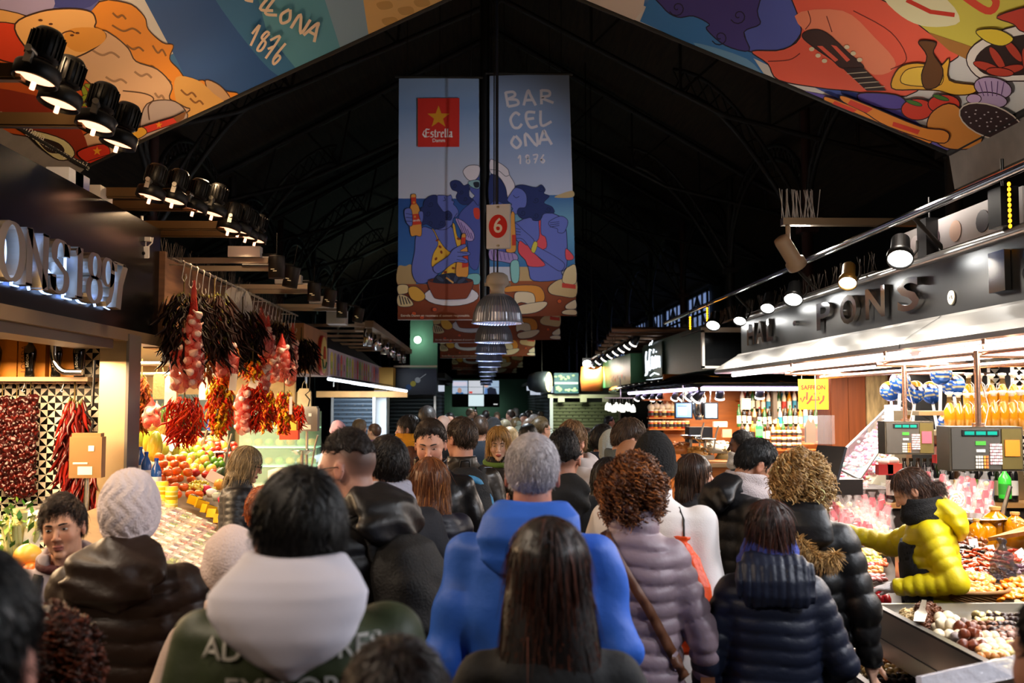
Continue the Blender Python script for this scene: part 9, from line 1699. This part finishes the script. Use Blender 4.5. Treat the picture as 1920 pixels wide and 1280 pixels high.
person('vendor in purple top behind the white juice counter',674,783,13.6,-60,'#e0b8a4',('bob','#7a6850',dict(len=.03)),('coat','#4a2a5a',{}),fem=True)
person('person in pink hat near the juice counter',634,788,11.0,40,'#e0b8a4',None,('coat','#c8b0b8',{}),fem=True,hat=('soft','#d8a8b8'),ht=.04)
person('person with dark hair leaning over the juice counter',702,792,12.6,60,'#e0b8a4',short('#4a3428',n=100),('coat','#5a4a80',{}),fem=True)
person('young vendor with black hair behind the drinks counter',1142,778,17.5,-80,'#c08a68',short('#0c0a0a',n=100),('coat','#2a2a30',{}))
person('dark silhouette cut by the right edge of the picture',2004,1096,1.6,20,'#a87860',short('#0c0909',n=2000),('coat','#0e0d0f',{}),near=1)
q=np.random.RandomState(12);hc_=['#1a1210','#0e0c0c','#3a2c20','#6a5a48','#8a8480','#241a14'];jc_=['#14161c','#1e2430','#2a2420','#30343c','#181414']
W_=('first','second','third','fourth','fifth','sixth','seventh','eighth','ninth','tenth','eleventh','twelfth','thirteenth','fourteenth','fifteenth','sixteenth')
for i in range(16):
 px=845+i*11.2+q.uniform(-3,3);Y=(15,19,16.5,23,27,14.5,21,18,25,15.5,20,29,17,22,16,26)[i];hgt=q.uniform(1.60,1.76)
 person(f'{W_[i]} from the left of the distant figures crowding the far aisle',px,755+(1.85-hgt)*FPX/Y,Y,q.uniform(-60,60)if i%4 else 180,'#c09078',('bob' if i%3==2 else 'short',hc_[q.randint(6)],dict(n=60,len=.03)if i%3==2 else dict(n=60)),('coat',jc_[q.randint(5)],{}),fem=bool(i%2))
 # ------------------------------------------------------------ things carried and printed
def at_person(o,info):o.location=info['root'].location;o.rotation_euler=info['root'].rotation_euler
def decal(info,word,z,size,col,sx=1.):
 V,Fs=text_geo(word,size,0,sx,.012);P_=[]
 for x,y,_ in V:
  yy=surf(info,x,z+y,True,.007);P_.append((x,yy if yy is not None else-.15,z+y))
 b=B();b.add(info['fin'](np.array(P_)),[f[::-1]if False else f for f in Fs],0,col);b.build('printed_lettering',mat('faded_print',vcol=True,r=.8),info['root'])
decal(olive,'ADVENTURES',1.462,.052,'#b4b0a8',1.);decal(olive,'EXPLORE',1.395,.056,'#b4b0a8',1.02);decal(olive,'NEW WAYS',1.330,.056,'#b4b0a8',1.02)
def ribbon(info,pts,w,name,m,parent=None,off=.012,back=True):
 b=B();V=[];p=np.array(pts,float);q=[]
 for i in range(len(p)-1):
  for t in np.linspace(0,1,9)[:-1]:q.append(p[i]+(p[i+1]-p[i])*t)
 q.append(p[-1]);q=np.array(q);t=np.gradient(q,axis=0);t/=np.linalg.norm(t,axis=1,keepdims=True);nn=np.stack([-t[:,1],t[:,0]],1)*w/2;last=-.14 if back else .14;sg=-1 if back else 1
 for i in range(len(q)):
  for s_ in(1,-1):
   x,z=q[i]+nn[i]*s_;y=surf(info,x,z,back,off);last=y if y is not None else last;V+=[(x,last,z),(x,last+sg*.006,z)]
 n=len(q);Fs=[]
 for i in range(n-1):
  a=i*4;Fs+=[(a,a+4,a+5,a+1),(a+1,a+5,a+7,a+3),(a+3,a+7,a+6,a+2),(a+2,a+6,a+4,a)]
 b.add(info['fin'](np.array(V)),Fs,0,(1,1,1),True);return b.build(name,m,parent)
LEA=mat('brown_leather_strap','#6a4028',.5)
t=thing('shoulder_bag','brown leather shoulder bag strap across the mauve quilted jacket','bag',curly['root'].location,curly['root'].rotation_euler.z)
ribbon(curly,[(-.10,1.50),(-.04,1.40),(.06,1.24),(.14,1.08),(.19,.98)],.034,'strap',LEA,t)
b=B();b.add(curly['fin'](np.array([(.24+.05*(i&1),-.12+.2*(i>>1&1),.80+.18*(i>>2))for i in range(8)])),[(0,1,3,2),(4,6,7,5),(0,4,5,1),(2,3,7,6),(0,2,6,4),(1,5,7,3)]);b.build('pouch',LEA,t)
def backpack(info,label,col,trim,zc=1.24,h=.24,w=.145,band=False):
 t=thing('backpack',label,'backpack',info['root'].location,info['root'].rotation_euler.z);G=Grid(axis(-.2,.2,.011),axis(-.36,-.08,.011),axis(zc-h-.03,zc+h+.06,.011))
 T=[(zc-h,w*.8,.07,-.205),(zc-h*.8,w,.10,-.215),(zc,w*1.02,.105,-.215),(zc+h*.5,w*.95,.095,-.205),(zc+h*.85,w*.72,.07,-.185),(zc+h,w*.35,.04,-.17)]
 G.op(lambda x,y,z:d_loft(x,y,z,T,2.8)-.004*pnoise(x,y,z,2),(-9,)*3,(9,)*3);V,Q=G.mesh();b=B();b.add(info['fin'](V),Q,0,(1,1,1),True);b.build('sack',mat('pack_'+col,col,.7,bump=.3,bs=120),t)
 if band:
  m=mat('pack_trim_'+trim,trim,.6,bump=.2,bs=120);F_=lambda x,z:-.215-np.interp(z,[q[0]for q in T],[q[2]for q in T])-.006
  arc=[(w*1.0*math.cos(a),zc-.02+h*.86*math.sin(a))for a in np.linspace(math.pi*1.08,-math.pi*.08,26)];b=B();b.tube(info['fin'](np.array([(x*.93,-.225-.055*(1-abs(x)/(w*1.3)),z)for x,z in arc])),.022*info['s'],8);b.build('piping',m,t)
  b=B();V=[]
  for z in np.linspace(zc-h*.9,zc+h*.74,14):V+=[(-.032,F_(0,z),z),(.032,F_(0,z),z)]
  b.add(info['fin'](np.array(V)),[(2*i,2*i+1,2*i+3,2*i+2)for i in range(13)],0,(1,1,1),True);b.build('centre_panel',m,t)
 b=B();b.tube(info['fin'](np.array([(-.03,-.16,zc+h),(-.025,-.17,zc+h+.04),(.025,-.17,zc+h+.04),(.03,-.16,zc+h)])),.007,6);b.build('grab_handle',BLACK,t)
 for sg in(-1,1):ribbon(info,[(sg*.10,zc+h*.75),(sg*.115,1.46),(sg*.12,1.475)],.05,'strap',mat('pack_'+col,col),t)
 return t
backpack(pack,'blue and black backpack on the brown leather jacket','#15161a','#3f86b4',1.22,.26,.16,True);backpack(fade,'plain black backpack on the shaved man in the hooded jacket','#0f0d0d','#0f0d0d',1.12,.28,.16)
t=thing('drawstring_bag','orange drawstring bag hanging on the white fleece coat','bag',fleece['root'].location,fleece['root'].rotation_euler.z);G=Grid(axis(-.2,.2,.01),axis(-.32,-.08,.01),axis(.78,1.26,.01))
G.op(lambda x,y,z:d_loft(x,y,z,[(.80,.11,.05,-.20),(.86,.135,.06,-.205),(1.0,.125,.055,-.20),(1.14,.075,.035,-.19),(1.21,.018,.015,-.18),(1.23,.03,.02,-.18)],2.2)-.004*np.sin(np.arctan2(x,y+.19)*16)*np.clip((z-.9)/.3,0,1)-.004*pnoise(x,y,z,2),(-9,)*3,(9,)*3);V,Q=G.mesh();b=B();b.add(fleece['fin'](V+np.array((.165,.02,.12))),Q,0,(1,1,1),True);b.build('sack',mat('orange_nylon','#e8501c',.45,bump=.3,bs=30),t)
b=B()
for pth in([(-.14,1.47),(-.10,1.40),(-.02,1.30),(.14,1.335)],[(.13,1.47),(.16,1.42),(.165,1.335)]):
 q3=[]
 for i in range(len(pth)-1):
  for u in np.linspace(0,1,6)[:-1]:x,z=np.array(pth[i])*(1-u)+np.array(pth[i+1])*u;y=surf(fleece,x,z,True,.008);q3.append((x,y if y is not None else-.16,z))
 b.tube(fleece['fin'](np.array(q3)),.004,5)
b.build('cord',BLACK,t);b=B();V,Fs=text_geo('HEI',.075,0,1,.01);b.add(fleece['fin'](np.array([(.165+x,-.2445+.35*x*x*6,1.05+y)for x,y,_ in V])),Fs,0,'#f0e4dc');b.build('printed_lettering',PRINT,t)
# aprons
def apron(info,z0,z1,label=None,w=.2,col='#0d0c0e'):
 G=Grid(axis(-.24,.24,.012),axis(-.05,.3,.012),axis(z0-.02,z1+.02,.012));T=[(z0,.245,.18,.0),(.80,.238,.190,0),(.95,.226,.178,0),(1.12,.214,.170,.0),(1.27,.208,.172,-.005),(z1,.18,.16,-.01)]
 G.op(lambda x,y,z:np.maximum(np.maximum(d_loft(x,y,z,T,2.3),-(d_loft(x,y,z,T,2.3)+.014)),np.maximum(.02-y+0*x,np.abs(x)-w*np.clip(1.9-1.1*np.clip((z-.9)/.4,0,1),.5,1.2)))-.003*pnoise(x,y,z,2),(-9,)*3,(9,)*3);V,Q=G.mesh();b=B();b.add(info['fin'](V),Q,0,(1,1,1),True);b.build('apron',mat('black_apron',col,.85,bump=.2,bs=120),info['root'])
apron(yel,.42,1.36);apron(vend,.5,1.22,col='#1a1418')
for sg in(-1,1):ribbon(vend,[(sg*.085,1.22),(sg*.10,1.34),(sg*.09,1.46)],.04,'apron_strap',mat('black_apron','#0d0c0e'),vend['root'],.016,False)
# the drink and the phone
def carry(info,w):return info['root'].matrix_basis@Vector(info['fin'](np.array([w]))[0])
bpy.context.view_layer.update()
c=carry(blonde,(-.10+.01,.26,1.22));t=thing('drink_cup','red drink in a clear cup with green straw held by the blonde woman','cup',c);b=B();b.lathe([(0,-.06),(.03,-.06),(.04,.05),(0,.05)],n=16);b.build('cup',mat('red_juice','#c8281c',.15,tr=.2),t);b=B();b.cyl((0,0,-.03),(.012,0,.17),.005,n=6);b.build('straw',mat('green_straw','#7ac83a',.4),t)
c=carry(sandy,(.085,.33,1.19));t=thing('mobile_phone','dark phone held by the sandy haired young man','phone',c,sandy['root'].rotation_euler.z);b=B();b.box((0,0,0),(.075,.012,.15),rot=(-.5,0,0));b.build('case',BLACK,t);b=B();b.box((0,-.007,.004),(.066,.002,.135),rot=(-.5,0,0));b.build('display',mat('phone_glow','#8aa8e0',.2,e=.6),t)
